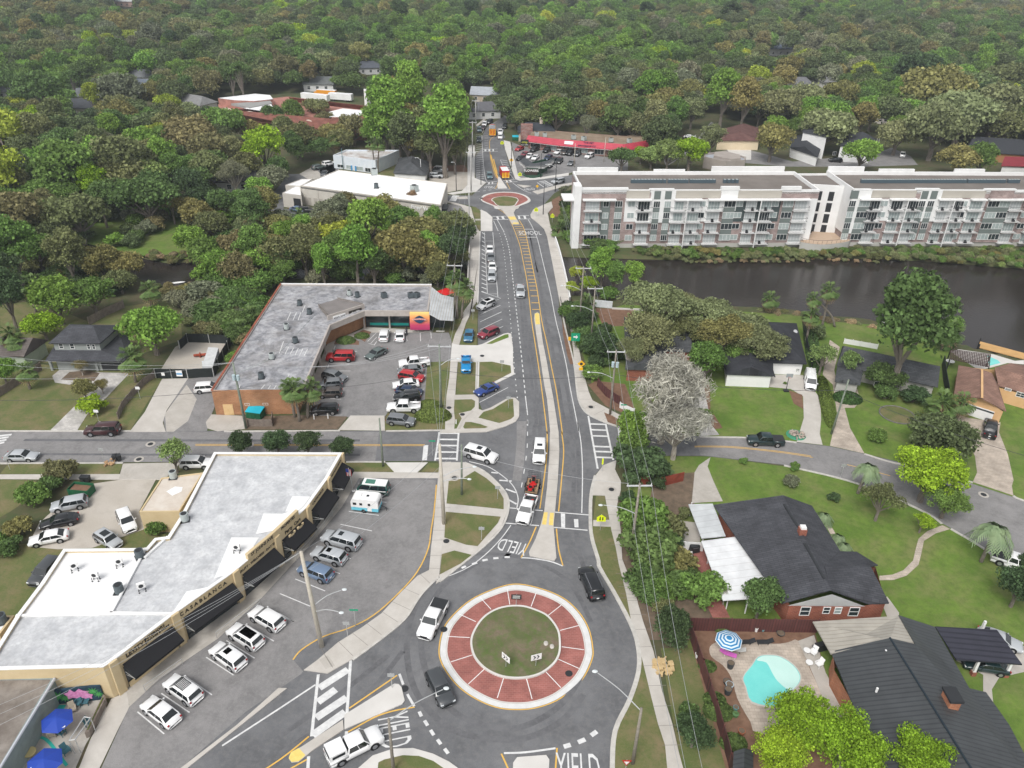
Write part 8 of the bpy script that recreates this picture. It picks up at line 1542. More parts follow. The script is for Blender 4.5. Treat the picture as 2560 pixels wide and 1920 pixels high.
pole('utility_pole','dark green pole on the verge beside the concrete driveway',gd("E 1266 1566"),8.8,mat('pole_green_wood',0,0),.15,key='G2')
pole('utility_pole','wooden pole with grey transformers before the tan brick wall',gd("D 1702 1302"),12.3,mat('pole_green_wood',0,0),.2,arm=None,trans=2,key='D',lean=Vector((-.2,0,0)))
pole('utility_pole','wooden pole leaning beside the clipped driveway hedge',gd("H 880 1342"),10.5,mat('pole_green_wood',0,0),.16,key='H',lean=Vector((.4,0,0)))
pole('utility_pole','dark wooden pole at the lower right kerb with a long lamp arm',gd("L 225 1632"),8.6,polew,.17,lamps=((-1,.9,8.2,5.2),),key='L',cat='street lamp')
pole('utility_pole','dark wooden pole beside the lower left island with a long lamp arm',gd("K 786 1690"),8.2,polew,.16,lamps=((1,.6,7.9,5.6),),key='K2',cat='street lamp')
for b,h,l,a_,k in [("T 287 1106",12.5,'pole beside the far left striped strip, nearest the roundabout',(3.,0),'F1'),("T 300 790",12.5,'second pole along the far left sidewalk',(3.,0),'F2'),("T 330 560",12.5,'third pole along the far left sidewalk',(3.,0),'F3'),("C 268 972",11.5,'pole with a crossarm behind the left apartment roof',(3.4,0),'C1')]: pole('utility_pole',l,gd(b),h,mat('pole_pale',(.42,.42,.4),.8,var=.1),.17,arm=a_,key=k)
for b,h,l,m_,lp in [("F 225 982",8.5,'lamp pole in the sandy lot beside the warehouse',dark,((-1,.1,8.,.8),)),("F 566 900",8.,'thin dark pole beside the far striped strip',dark,()),("F 985 662",8.5,'dark pole on the far right sidewalk with a yellow sign',dark,()),("F 1390 800",8.,'thin dark pole beside the flower kiosk',dark,()),("F 1592 990",9.5,'dark pole with a lamp arm at the far right street',dark,((-1,.2,7.4,2.8),)),("F 1852 650",8.,'pale concrete pole in the plaza lot',concp,()),("F 1425 1312",9.,'dark pole on the sidewalk right of the far roundabout',dark,()),("T 1510 830",8.5,'pale pole near the right end of the red roof',concp,()),("B 640 1240",7.,'thin dark pole before the dark hip roofed shed',dark,()),("B 700 1240",6.5,'lamp pole near the dark hip roofed shed',polem,((-1,.1,6.,1.2),)),("C 215 972",8.5,'white street lamp behind the left apartment roof',polem,((1,.1,8.2,1.6),)),("N 405 420",11.,'thin metal pole on the sidewalk by the lane',polem,()),("U 1505 900",7.,'blue green pole at the corner of the old white store',mat('pole_teal',(.1,.2,.22),.6,var=0),())]: pole('street_pole',l,gd(b),h,m_,.11,lamps=lp,cat='street pole',grp='street poles around the far junction')
def wire(a,b,sag,label,r=.02,m=None):
 pts=[a.lerp(b,i/14)-Z3*sag*4*(i/14)*(1-i/14) for i in range(15)]; mb=MB().tube(pts,r,r,4); o=mb.build('power_line',m or mat('wire_grey',(.36,.37,.38),.5,var=0)); tag(o,label,'power line','power lines strung between the poles')
def wires(k1,k2,sag,l,m=None):
 A_,B_=TOPS[k1],TOPS[k2]
 for i in range(max(len(A_),len(B_))): wire(A_[min(i,len(A_)-1)],B_[min(i,len(B_)-1)],sag,l%(['left','middle','right'][i]),m=m)
ext=lambda t,h:[g3(q(t)[0],h)]
TOPS['far1']=ext("N 1680 20",11.); TOPS['bot1']=[g3((1500+x/2.765,1320+1900/2.765),11.) for x in (600,640,760)]
TOPS['dl1']=[g3((-80,600+y/2.765),11-i*1.2) for i,y in enumerate((770,838,945))]; TOPS['jl']=[g3((-60,1320+y/2.765),12-i*.6) for i,y in enumerate((1290,1360,1440))]
wires('LN','E',1.2,'%s wire of the line over the brick shop lot'); wires('LN','F1',2.,'%s wire from the canopy pole towards the far roundabout'); wires('F1','F2',1.,'%s wire along the far left sidewalk'); wires('F2','F3',.8,'%s wire further along the far left sidewalk'); wires('E','ML',1.,'%s wire from the hedge pole to the tall concrete pole'); wires('ML','K',1.2,'%s wire above the foreground parking lot')
wires('K','jl',1.,'%s wire running over the beige shops to the lower left'); wires('M','P',1.6,'%s wire over the dark shrubs on the right'); wires('P','O',1.3,'%s wire from the transformer pole to the next pole'); wires('O','N',1.2,'%s wire beside the bridge on the right'); wires('N','far1',1.,'%s wire from the bridge pole towards the apartments'); wires('M','bot1',1.6,'%s wire along the right sidewalk to the bottom edge')
wires('D','dl1',1.4,'%s wire over the left front lawns'); wires('D','E',2.2,'%s wire across the stained roof and the lot'); bl=mat('wire_black',(.04,.04,.045),.6,var=0)
wire(Vector(gd("D 1702 1302"))+Z3*7.5,g3((-80,600+1105/2.765),7),.8,'lower black cable over the left lawns',.035,bl); wire(Vector(gd("D 1702 1302"))+Z3*7.6,Vector(gd("E 1668 1180"))+Z3*8,1.5,'black cable above the car park of the brick shops',.03,bl)
wire(Vector(gd("E 1668 1180"))+Z3*8,Vector(gd("P 460 1465"))+Z3*8,1.2,'black cable crossing the main road to the corner pole',.035,bl); wire(Vector(gd("P 460 1465"))+Z3*8,Vector(gd("H 880 1342"))+Z3*8.5,1.,'black cable over the front lawn of the mossy oak',.035,bl); wire(Vector(gd("H 880 1342"))+Z3*8.5,g3((2700,1175),8),1.,'black cable over the right driveways',.035,bl)
wire(Vector(gd("G" if False else "M 150 660"))+Z3*8.8,Vector(gd("K 290 820"))+Z3*12,1.,'thin wire from the island pole to the leaning pole',.02); wire(TOPS['M'][0],TOPS['ML'][0],1.,'thin wire across the main road above the crossing',.02)
# ---------------------------------------------------------------- signs
def sign(name,label,t,h,shape,w,hh,face,az=-math.pi/2,post=polem,parts=None,cat='road sign',back=None,grp=None):
 b=Vector(gd(t)); root=thing(name,label,cat,b,az+math.pi/2,grp); addpart(root,'post',MB().cyl((0,.03,0),(0,.03,h),.04,n=6),post)
 P={'rect':[(-w,-hh),(w,-hh),(w,hh),(-w,hh)],'diamond':[(0,-hh),(w,0),(0,hh),(-w,0)],'penta':[(-w,-hh),(w,-hh),(w,hh*.2),(0,hh),(-w,hh*.2)],'tri':[(-w,hh),(0,-hh),(w,hh)]}[shape]
 z0=h-hh; mb=MB(); n=len(P); mb.add([(x,-.03,z0+z) for x,z in P]+[(x,0.,z0+z) for x,z in P],[tuple(range(n)),tuple(range(2*n-1,n-1,-1))]+[(i,i+n,(i+1)%n+n,(i+1)%n) for i in range(n)])
 pnl=addpart(root,'panel',mb,face)
 if parts:
  for (nm,poly,m_) in parts:
   o=bpy.data.objects.new(nm,MB().add([(x,-.045,z0+z) for x,z in poly],[tuple(range(len(poly)))]).mesh(nm,m_)); COL.objects.link(o); o.parent=pnl
 return root,pnl,z0
def stext(root,pnl,txt,size,m,z0,y=-.05,x=0,sx=1.):
 o=text_mesh(txt,size,'lettering',m,None,Matrix.Translation((x,y,z0))@Matrix.Rotation(math.pi/2,4,'X')@Matrix.Diagonal((sx,1,1,1)),ext=.005); o.parent=pnl
chev=lambda x:[(x-.18,-.28),(x-.02,-.28),(x+.18,0),(x-.02,.28),(x-.18,.28),(x+.02,0)]
sign('chevron_sign','white sign with two black chevrons pointing right in the roundabout',"K 1768 965",2.2,'rect',.62,.45,whitew,az=-1.25,parts=[('chevron',chev(-.22),dark),('chevron',chev(.2),dark)])
sign('chevron_sign','white chevron sign seen obliquely in the roundabout',"K 1560 970",2.2,'rect',.62,.45,whitew,az=-2.35,parts=[('chevron',chev(-.22),dark),('chevron',chev(.2),dark)])
sign('chevron_sign','dark backed chevron sign at the far rim of the grass circle',"K 1632 545",2.1,'rect',.62,.40,dark,az=-math.pi/2,parts=[('bar',[(-.45,.1),(.45,.1),(.45,.22),(-.45,.22)],whitew),('bar',[(-.45,-.2),(.45,-.2),(.45,-.08),(-.45,-.08)],whitew)])
sign('yield_sign','red and white triangular yield sign at the lower right kerb',"L 172 1700",2.2,'tri',.48,.42,redm,parts=[('inner_triangle',[(-.28,.26),(0,-.24),(.28,.26)],whitew)])
for t,h,w,l in [("M 1107 905",2.9,.62,'yellow green crossing sign on the right verge of the near crossing'),("F 1326 1345",2.9,.55,'yellow green crossing sign right of the far roundabout'),("F 1103 835",2.7,.55,'yellow green crossing sign beside the flower kiosk'),("F 857 400",2.9,.6,'yellow green crossing sign before the plaza lot'),("F 1550 1420",2.7,.5,'yellow green crossing sign in the far trees')]:
 r,p_,z=sign('crossing_sign',l,t,h,'penta',w,.6,yelsign);
 for x in(-.18,.18): o=bpy.data.objects.new('walking_figure',MB().add([(x-.09,-.05,z-.35),(x+.09,-.05,z-.35),(x+.07,-.05,z+.15),(x,-.05,z+.3),(x-.07,-.05,z+.15)],[(0,1,2,3,4)]).mesh('walking_figure',dark)); COL.objects.link(o); o.parent=p_
sign('crossing_sign','yellow sign seen edge on by the curved ramp',"M 1118 500",2.6,'rect',.12,.55,yelsign)
r,p_,z=sign('roundabout_sign','amber diamond roundabout sign on the right sidewalk',"O 1938 925",3.9,'diamond',.72,.72,orsign); o=bpy.data.objects.new('ring_symbol',MB().cyl((0,-.035,z),(0,-.05,z),.28,n=16).mesh('ring_symbol',dark)); COL.objects.link(o); o.parent=p_; addpart(r,'speed_plate',MB().box((0,-.01,z-1.05),(.7,.04,.6)),orsign)
sign('warning_sign','amber warning sign on the far right sidewalk',"F 985 660",3.3,'diamond',.7,.7,orsign,post=dark); sign('warning_sign','small amber sign on the far splitter island',"F 1342 990",2.2,'diamond',.5,.5,orsign)
sign('guide_sign','green route sign beside the right sidewalk',"O 1860 545",4.0,'rect',.85,.85,green,parts=[('arrow',[(-.4,-.1),(.1,-.1),(.1,-.4),(.5,.05),(.1,.5),(.1,.2),(-.4,.2)],whitew)])
sign('object_marker','small amber marker at the kerb below the green sign',"O 1795 450",1.7,'rect',.4,.4,orsign)
for t,l in [("O 855 830",'one way sign seen from behind on the grass island'),("O 945 1340",'double sign on the round-nosed grass island'),("M 398 690",'double sign in the curved grass island by the trailer'),("M 287 975",'small sign at the lower end of the curved island'),("K 775 1112",'crossed one way sign at the tip of the splitter'),("K 468 752",'grey sign post beside the lower left sidewalk'),("D 686 1262",'white sign near the small yellow green tree'),("D 720 1530",'small sign at the kerb of the side street'),("N 455 1659",'grey sign at the bridge end of the left sidewalk'),("D 70 1590",'grey sign panel by the silver sedan'),("D 970 1100",'small white notice on the wooden fence'),("H 945 1640" ,'thin dark street sign post at the curved street')]: sign('sign',l,t,2.5,'rect',.38,.26,mat('sign_back',(.36,.37,.37),.5,var=0) if 'white' not in l else whitew)
for t,l in [("K 523 682",'green street name sign at the edge of the foreground lot'),("E 1608 1490",'green street name sign near the left crosswalk'),("P 575 1500",'green street name sign before the white fence')]: sign('street_name_sign',l,t,2.9,'rect',.5,.12,green)
r,p_,z=sign('plaza_sign','black pylon sign with yellow lettering before the plaza',"F 1166 490",5.6,'rect',1.4,1.1,dark); stext(r,p_,'crisp',1.1,mat('letter_yellow',(.75,.75,.05),.5,var=0),z+.2); stext(r,p_,'NOW OPEN',.45,whitew,z-.75)
b=Vector(gd("c 1355 650")); fl=thing('flag_pole','United States flag on a thin pole leaning by the green minibus','flag',b); addpart(fl,'pole',MB().cyl((0,0,0),(-.4,0,4.2),.04,n=6),polem); addpart(fl,'base',MB().cyl((0,0,0),(0,0,.12),.25,n=10),whitew)
fg_=MB(); fr_=MB(); fbm=MB()
for k in range(7):
 tgt=fr_ if k%2==0 else fg_; x0=-.5-.02*k; tgt.add([(-.42+.11*k-.8+.42,0,4.1-.03*k),(-.31+.11*k-.8+.42,.0,4.1-.03*k),(-.31+.11*k-.8+.42,.1,2.7),(-.42+.11*k-.8+.42,.1,2.7)],[(0,1,2,3),(3,2,1,0)])
fcl=addpart(fl,'flag',fr_,redm); addpart(fl,'white_stripes',fg_,whitew); addpart(fl,'canton',MB().add([(-.81,-.03,4.12),(-.35,-.03,4.0),(-.35,0,3.4),(-.81,0,3.45)],[(0,1,2,3),(3,2,1,0)]),mat('flag_blue',(.02,.04,.2),.6,var=0))
# ---------------------------------------------------------------- fences, parapets
def fence(name,t,h,m,label,th=.08,post=None,step=2.4,cat='fence',smo=0,z=0,cap=None):
 P=G(t,0); P=sm(P,3) if smo else P; root=thing(name,label,cat,(P[0].x,P[0].y,z)); mb=MB(); pm_=MB()
 for a_,b_ in zip(P,P[1:]):
  d=b_-a_; L=d.length; an=math.atan2(d.y,d.x); mb.box((a_+b_)/2+Z3*(z+h/2),(L,th,h),an); n=max(1,int(L/step))
  for i in range(n+1):
   p=a_+d*(i/n); o=MB().box((p.x,p.y,z+(h+.12)/2),(th+.08,th+.08,h+.12),an).build('post',post or m,root) if post is not None or cap else None
 mb.build('panel',m,root); return root
mar=stripemat('maroon_boards',(.10,.035,.032),(.055,.02,.018),3.,90,.75,.2)
fence('board_fence',"L 600 708 1040 716 1490 722",2.1,mar,'long maroon board fence behind the swimming pool',.08,mat('maroon_post',(.13,.05,.045),.8,var=0)); fence('board_fence',"L 600 700 700 1000 790 1280 890 1640 940 1900",2.1,mar,'maroon board fence between the pool garden and the sidewalk',.08,mat('maroon_post',0,0))
bkf=mat('black_screen',(.02,.025,.025),.7,var=.2); fence('screen_fence',"D 1080 955 1190 955 1300 955 1480 948",1.9,bkf,'black screened gate fence before the gravel compound',.05,polem,3.); fence('screen_fence',"D 1480 948 1545 820 1612 705",1.9,bkf,'black screened fence along the right of the compound',.05,polem,3.); fence('screen_fence',"D 1612 720 1450 712 1300 708 1245 760",1.9,bkf,'black screened fence at the back of the compound',.05,polem,3.)
for t,l in [("D 1128 925",'small white notice on the black gate'),("D 1240 920",'larger blue and white notice on the black gate')]:
 p=g3(q(t)[0],1.2); b_=thing('notice',l,'notice',(p.x,p.y-.12,1.0)); addpart(b_,'board',MB().box((0,0,.2),(.6 if 'small' in l else 1.1,.03,.6 if 'small' in l else 1.2)),whitew);
 if 'larger' in l: addpart(b_,'blue_band',MB().box((0,-.02,.1),(1.0,.02,.3)),mat('door_blue',0,0))
fence('wooden_fence',"D 820 1240 850 1165 920 1080 1000 1000 1070 950",1.3,wood,'weathered picket fence beside the concrete drive',.06,wood,1.6); fence('wooden_fence',"D 620 590 740 520 860 470",1.8,wood,'grey wooden fence running up to the creek trees',.06,wood); fence('wooden_fence',"D -60 1120 100 1020 290 900",1.6,wood,'grey wooden fence at the left edge of the lawn',.06,wood)
fence('wooden_fence',"E 335 1290 500 1290 505 1240",1.4,wood,'broken wooden enclosure around the green dumpster',.06,wood,1.); fence('wooden_fence',"P 345 1200 420 1290 545 1370",1.7,mar,'dark maroon fence behind the corner sidewalk',.07,mar)
fence('rail_fence',"P 552 1400 680 1460",1.1,whitew,'white board fence with a sign at the street corner',.08,whitew,2.); fence('garden_wall',"P 310 465 480 482",1.6,mat('wall_pale_blue',(.62,.66,.68),.8,var=.1),'pale stepped wall beside the bridge',.2); fence('white_wall',"P 480 490 700 500 1180 520 1450 545",.35,concw,'low white retaining edge above the creek',.3); fence('white_wall',"M 1640 1030 1700 1040 1810 1045",1.5,whitew,'white vinyl wall beside the black grill',.1,whitew,1.5)
fence('screen_fence',"H 680 560 700 760 740 900",2.2,bkf,'tall black slatted fence beside the charcoal roof',.1); fence('screen_fence',"H 1645 860 1655 970 1675 1080",2.0,bkf,'dark lattice fence left of the tan house',.12); fence('garden_fence',"H 965 715 1080 735 1195 755",1.1,whitew,'thin white garden fence behind the slate roof',.03,whitew,1.2); fence('board_fence',"M 1380 590 1520 600 1680 560",1.7,mat('red_fence',(.22,.05,.03),.8,var=.2),'short red fence under the bare mossy tree',.07)
bd=thing('bridge','concrete road bridge with pale parapets over the creek','bridge',gd("N 1000 800")); ct=mat('bridge_concrete',(.42,.40,.37),.85,(.52,.50,.47),1)
for t,nm in [("N 428 540 408 700 395 900 385 1150",'parapet'),("N 1592 555 1640 700 1700 930 1760 1200 1795 1400",'parapet')]:
 P=sm(G(t,.15),3);
 vs=[];n=len(P); w_=.28
 for i,p in enumerate(P):
  d=P[min(i+1,n-1)]-P[max(i-1,0)]; d.normalize(); nn=Vector((-d.y,d.x,0))*w_/2; vs+=[(p.x-nn.x,p.y-nn.y,-1.2),(p.x-nn.x,p.y-nn.y,1.15),(p.x+nn.x,p.y+nn.y,1.15),(p.x+nn.x,p.y+nn.y,-1.2)]
 MB().add(vs,[(4*i+j,4*i+4+j,4*i+5+j,4*i+1+j) for i in range(n-1) for j in range(3)]+[(4*i+3,4*i+7,4*i+4,4*i) for i in range(n-1)]).build(nm,ct if t.startswith('N 4') else whitew,bd)
MB().prism(G("N 430 530 1590 560 1790 1400 500 1500 385 1150",0),-1.3,-.06,bottom=True).build('deck',ct,bd)
for k in range(3):
 a_,b_=G("N %d %d %d %d"%(430,700+k*220,1630+k*40,690+k*220),0); d=b_-a_; MB().box((a_+b_)/2-Z3*1.9,(d.length,.8,1.4),math.atan2(d.y,d.x)).build('pier',ct,bd)
railing("N 1660 1390 1700 1560 O 1760 250 1790 400",'black pipe railing between the road and the right sidewalk',dark,1.0,1.2)
def dock(t,m,label,z=-.2):
 P=G(t,z); r=thing('dock',label,'dock',(P[0].x,P[0].y,z)); MB().prism(P,z-.15,z,bottom=True).build('deck',m,r)
 for p in P: MB().cyl((p.x,p.y,-1.8),(p.x,p.y,z+.7),.13).build('pile',dark,r)
ow=stripemat('orange_decking',(.55,.33,.13),(.4,.24,.1),4.,95,.8,.1); dock("H 1908 700 2400 830 2400 870 1900 742",ow,'long orange brown wooden dock at the right river bank'); dock("H 1222 557 1430 590 1440 660 1215 605",stripemat('grey_decking',(.33,.32,.31),(.24,.23,.22),4.,95,.8,.1),'grey wooden dock behind the tall dark tree'); dock("D 1190 318 1340 305 1345 318 1200 324",mat('red_brown_decking',(.26,.13,.10),.8,var=.2),'small red brown dock in the left creek')
P=G("D 1172 300 1282 288",-.9); d=P[1]-P[0]; ky=thing('paddle_board','white paddle board floating by the small dock','paddle board',(P[0]+P[1])/2,math.atan2(d.y,d.x)); addpart(ky,'board',MB().ell((0,0,0),(d.length/2,.45,.12),14,6),whitew)
# ---------------------------------------------------------------- pool garden, cafe, yards
def parasol(t,z,label,R,mA,mB,k=8,name='parasol'):
 p=g3(q(t)[0],z); r=thing(name,label,'parasol',(p.x,p.y,0)); addpart(r,'pole',MB().cyl((0,0,0),(0,0,z+.4),.04),polem)
 c=MB(); c2=MB(); rings=[0,.22,.34,.46,.58,.70,.82,.94,1.0]
 for j in range(len(rings)-1):
  tgt=c if j%2==0 or mB is mA else c2
  for i in range(k):
   a0,a1=2*math.pi*i/k,2*math.pi*(i+1)/k; f_=lambda s_,a:(R*s_*math.cos(a),R*s_*math.sin(a),z+.45-.5*s_**1.3); tgt.add([f_(rings[j],a0),f_(rings[j+1],a0),f_(rings[j+1],a1),f_(rings[j],a1)],[(0,1,2,3)] if j else [(0,1,2)])
 cn=addpart(r,'canopy',c,mA)
 if mB is not mA: o=bpy.data.objects.new('canopy_stripes',c2.mesh('canopy_stripes',mB)); COL.objects.link(o); o.parent=cn
 return r
parasol("L 890 775",2.3,'blue and white ringed parasol beside the swimming pool',1.55,mat('parasol_blue',(.03,.20,.42),.6,var=0),mat('parasol_white',(.6,.68,.72),.6,var=0))
cb_=mat('cafe_blue',(.02,.06,.36),.6,var=0); r=parasol("a 630 890",2.4,'bright blue parasol nearest the flower mural',1.6,cb_,cb_,6); addpart(r,'white_emblem',MB().box((.9,-.7,2.42),(.5,.25,.02),0.5),whitew); r=parasol("a 495 1350",2.4,'bright blue parasol at the lower left corner',1.7,cb_,cb_,6); addpart(r,'white_emblem',MB().box((-.7,-.7,2.5),(.5,.25,.02),-.5),whitew)
p=G("E 1700 360",3.)[0]; cr=mat('canopy_red',(.55,.01,.01),.6,var=0); parasol("E 1703 355",2.6,'red canopy tent behind the metal roof by the bridge',2.2,cr,cr,4,name='canopy_tent')
def lounger(t,label,m,az,fm=None):
 p=G(t,.05)[0]; r=thing('lounger',label,'lounger',(p.x,p.y,.06),az,'loungers by the pool'); addpart(r,'seat',MB().box((-.25,0,.33),(1.35,.6,.07)),m); addpart(r,'backrest',MB().box((.68,0,.5),(.7,.6,.07),rot=Matrix.Rotation(-.5,3,'Y')),m)
 for x in(-.8,.35):
  for y in(-.25,.25): addpart(r,'leg',MB().box((x,y,.15),(.05,.05,.3)),fm or m)
lounger("L 1010 800",'black slatted lounger left of the other black one',dark,0.05); lounger("L 1135 800",'black slatted lounger right of its twin at the pool',dark,0.05); lounger("L 885 882",'bright pink lounger in front of the striped parasol',mat('pink_fabric',(.62,.14,.5),.6,var=0),-.4+math.pi,whitew); lounger("L 942 852",'pale grey lounger beside the pink one',mat('grey_fabric',(.5,.5,.48),.7,var=0),-.3,dark)
def adir(t,label,az,m=whitew,cat='chair'):
 p=G(t,.05)[0]; r=thing('garden_chair',label,cat,(p.x,p.y,.06),az,'garden chairs'); addpart(r,'seat',MB().box((0,0,.35),(.6,.6,.05)),m); addpart(r,'backrest',MB().box((0,.36,.7),(.6,.05,.8),rot=Matrix.Rotation(-.35,3,'X')),m)
 for x in(-.32,.32): addpart(r,'armrest',MB().box((x,0,.55),(.12,.7,.04)),m); addpart(r,'leg',MB().box((x,-.25,.27),(.06,.06,.55)),m); addpart(r,'leg',MB().box((x,.25,.2),(.06,.06,.4)),m)
adir("L 1470 875",'white garden chair with a green cushion by the pool patio',-.8); adir("L 1508 955",'white garden chair nearest the dark metal roof',-1.1); adir("M 1735 1108",'white garden chair on the red brick patio',.3)
tc_=mat('chair_teal',(.05,.14,.17),.7,var=0)
for t,l,az in [("a 870 720",'slate blue cafe chair against the flower mural',0),("a 955 705",'second slate blue chair against the flower mural',.1),("a 690 1045",'dark blue chair below the upper parasol',2.8),("a 740 1250",'pale teal chair beside the turquoise line',1.),("a 1000 940",'teal chair beside the long planter',1.5),("a 810 790",'brown chair near the mural corner',.6),("a 590 1060",'pale cushioned chair under the upper parasol',3.4)]: adir(t,l,az,tc_ if 'pale cush' not in l and 'brown' not in l else mat('cushion_tan',(.4,.35,.28),.8,var=0))
def rtable(t,label,r_=.5,h=.5,m=whitew):
 p=G(t,.05)[0]; r=thing('table',label,'table',(p.x,p.y,.06),0,'small garden tables'); addpart(r,'tabletop',MB().cyl((0,0,h),(0,0,h+.05),r_,n=18),m); addpart(r,'leg',MB().cyl((0,0,0),(0,0,h),.06),m)
rtable("L 1425 866",'white side table by the green cushioned chair',.4); rtable("L 1441 950",'lower white side table by the pool patio',.4); rtable("M 1733 1145",'round white table on the red brick patio',.45); rtable("a 350 1290",'round yellow table in the cafe court',.6,.7,mat('table_yellow',(.5,.42,.2),.7,var=0)); rtable("H 1695 860",'round pale table beside the dark pergola',.8,.7)
def pot(t,label,r_=.35,h=.5,m=None,plant=True):
 p=G(t,.05)[0]; r=thing('plant_pot',label,'pot',(p.x,p.y,.06),0,'pots around the pool garden'); addpart(r,'pot',MB().cyl((0,0,0),(0,0,h),r_*.75,r_,14),m or mat('terracotta',(.33,.12,.06),.8,var=.2))
 if plant: a=MB(); [a.quad((0,0,h),(.05,.05,h),(math.cos(k)*r_*1.2,math.sin(k)*r_*1.2,h+.35),(math.cos(k)*r_*1.3,math.sin(k)*r_*1.1,h+.3)) for k in range(7)]; addpart(r,'plant',a,frond)
 else: addpart(r,'soil',MB().cyl((0,0,h-.02),(0,0,h+.01),r_*.85,n=12),soil)
dg=mat('pot_dark',(.05,.055,.06),.6,var=0); gz=mat('pot_glazed',(.12,.3,.33),.3,var=0)
for a in [("L 898 965",'tall grey pot at the left of the pool deck',.42,.8,dg,False),("L 876 1075",'dark bowl shaped pot left of the pool',.45,.4,dg,False),("L 890 1108",'pale blue bowl on a stand left of the pool',.45,.7,mat('bowl_blue',(.4,.5,.55),.4,var=0),False),("L 880 1145",'black kettle shaped pot left of the pool',.42,.8,dg,False),("L 936 1255",'blue glazed ball pot in the mulch',.3,.4,gz,False),("L 935 1300",'green plant pot in the mulch',.35,.4,mat('pot_green',(.1,.2,.08),.6,var=0),True),("L 975 1420",'large terracotta pot in the mulch',.4,.5,None,False),("L 678 895",'white pot at the maroon fence',.4,.6,whitew,False),("L 1247 735",'black tub with a yellow float by the fence',.5,.25,dg,False),("L 1078 715",'small white statue pot by the fence',.2,.6,whitew,False),("L 1125 712",'pale blue ball by the fence',.2,.3,gz,False)]: pot(*a)
gr=thing('grill','covered black grill beside the white wall','grill',gd("M 1755 1050"),.3); addpart(gr,'cover',MB().box((0,0,.6),(1.4,.7,1.2),top=.85),dark); addpart(gr,'handle',MB().cyl((-.4,-.33,.9),(.4,-.33,.9),.03),chrome)
gr=thing('grill','dark grill on the patio under the taupe roof edge','grill',gd("L 1520 840"),.3); addpart(gr,'body',MB().box((0,0,.5),(1.5,.7,1.0),top=.9),dark); addpart(gr,'shelf',MB().box((-.95,0,.8),(.4,.5,.05)),chrome)
bh=thing('electrical_cabinet','pale green metal cabinet against the red brick wall','cabinet',gd("Q 320 1625")); addpart(bh,'casing',MB().box((0,0,.8),(2.1,1.,1.6)),mat('cabinet_green_grey',(.42,.46,.42),.6,var=0)); addpart(bh,'lid',MB().box((0,0,1.65),(2.2,1.1,.1)),mat('cabinet_lid',(.5,.53,.5),.6,var=0))
def hoop():
 r=thing('basketball_hoop','black portable basketball hoop on the concrete pad','basketball hoop',gd("H 566 1045")); addpart(r,'base',MB().box((0,0,.12),(.9,.7,.25)),dark); addpart(r,'pole',MB().cyl((0,0,0),(0,.1,3.2),.06),dark); b_=addpart(r,'backboard',MB().box((0,-.1,3.3),(1.2,.05,.75)),mat('backboard',(.3,.33,.34),.3,var=0)); addpart(r,'rim',MB().tube([(.23*math.cos(a),-.38+.23*math.sin(a),3.05) for a in [i*.6 for i in range(11)]],.02,.02,5),redm)
hoop()
def heap(t,label,m,R=1.2,n=26,name='debris_pile',cat='debris pile'):
 p=G(t,.05)[0]; r=thing(name,label,cat,(p.x,p.y,.05)); a=MB(); rr=random.Random(3)
 for k in range(n): an=rr.uniform(0,6.28); d=R*math.sqrt(rr.random()); a.box((d*math.cos(an),d*math.sin(an),.15+rr.random()*.35*(1-d/R)+.05),(rr.uniform(.2,.7),rr.uniform(.1,.4),rr.uniform(.05,.3)),rr.uniform(0,3))
 addpart(r,'pile',a,m); return r
hp=heap("H 635 1348",'round heap of mixed garden rubbish on a green tarpaulin',mat('rubbish',(.1,.09,.08),.8,(.6,.5,.42),3.),1.3,40); addpart(hp,'tarpaulin',MB().cyl((0,0,0),(0,0,.12),1.6,1.5,20),mat('tarp_green',(.05,.25,.15),.6,var=0))
heap("D 758 1540",'pile of brown cardboard boxes at the kerb',mat('cardboard',(.42,.27,.15),.8,var=.2),.9,10); heap("L 430 960",'heap of dry palm fronds on the right verge',mat('straw',(.50,.36,.18),.9,(.6,.45,.25),4),1.2,60)
def bin_(t,label,az=0,m=None):
 r=thing('wheelie_bin',label,'bin',gd(t),az,'wheelie bins'); addpart(r,'body',MB().add([Vector(v) for v in ((-.25,-.3,.08),(.25,-.3,.08),(.25,.3,.08),(-.25,.3,.08),(-.32,-.38,1.0),(.32,-.38,1.0),(.32,.38,1.0),(-.32,.38,1.0))],[(0,3,2,1),(4,5,6,7),(0,1,5,4),(1,2,6,5),(2,3,7,6),(3,0,4,7)]),m or dark); addpart(r,'lid',MB().box((0,0,1.04),(.68,.8,.07)),m or dark); [addpart(r,'wheel',MB().cyl((x,.3,.12),(x*1.15,.3,.12),.12,n=10),black) for x in(-.25,.25)]
bin_("I 580 235",'left black bin of the pair by the sandy yard'); bin_("I 612 235",'right black bin of the pair by the sandy yard'); bin_("D 800 1525",'dark bin beside the cardboard boxes',.2); bin_("D 828 1525",'dark bin lying nearest the sidewalk by the boxes',.6)
def dumpster(t,label,m,lid,az,open_=False,Lx=2.6):
 r=thing('dumpster',label,'dumpster',gd(t),az); w=MB();
 for a in (((0,-.85,.75),(Lx,.06,1.2)),((0,.85,.75),(Lx,.06,1.4)),((-Lx/2,0,.75),(.06,1.7,1.25)),((Lx/2,0,.75),(.06,1.7,1.25)),((0,0,.15),(Lx,1.7,.06))): w.box(*a)
 for k in range(4): w.box((-Lx/2+.4+k*.6,-.9,.75),(.08,.06,1.1))
 addpart(r,'container',w,m)
 if not open_: addpart(r,'lid',MB().box((0,0,1.5),(Lx+.1,1.8,.07),rot=Matrix.Rotation(.18,3,'X')),lid)
 else: addpart(r,'rubble',MB().box((0,0,.9),(Lx-.2,1.5,.3)),mulch)
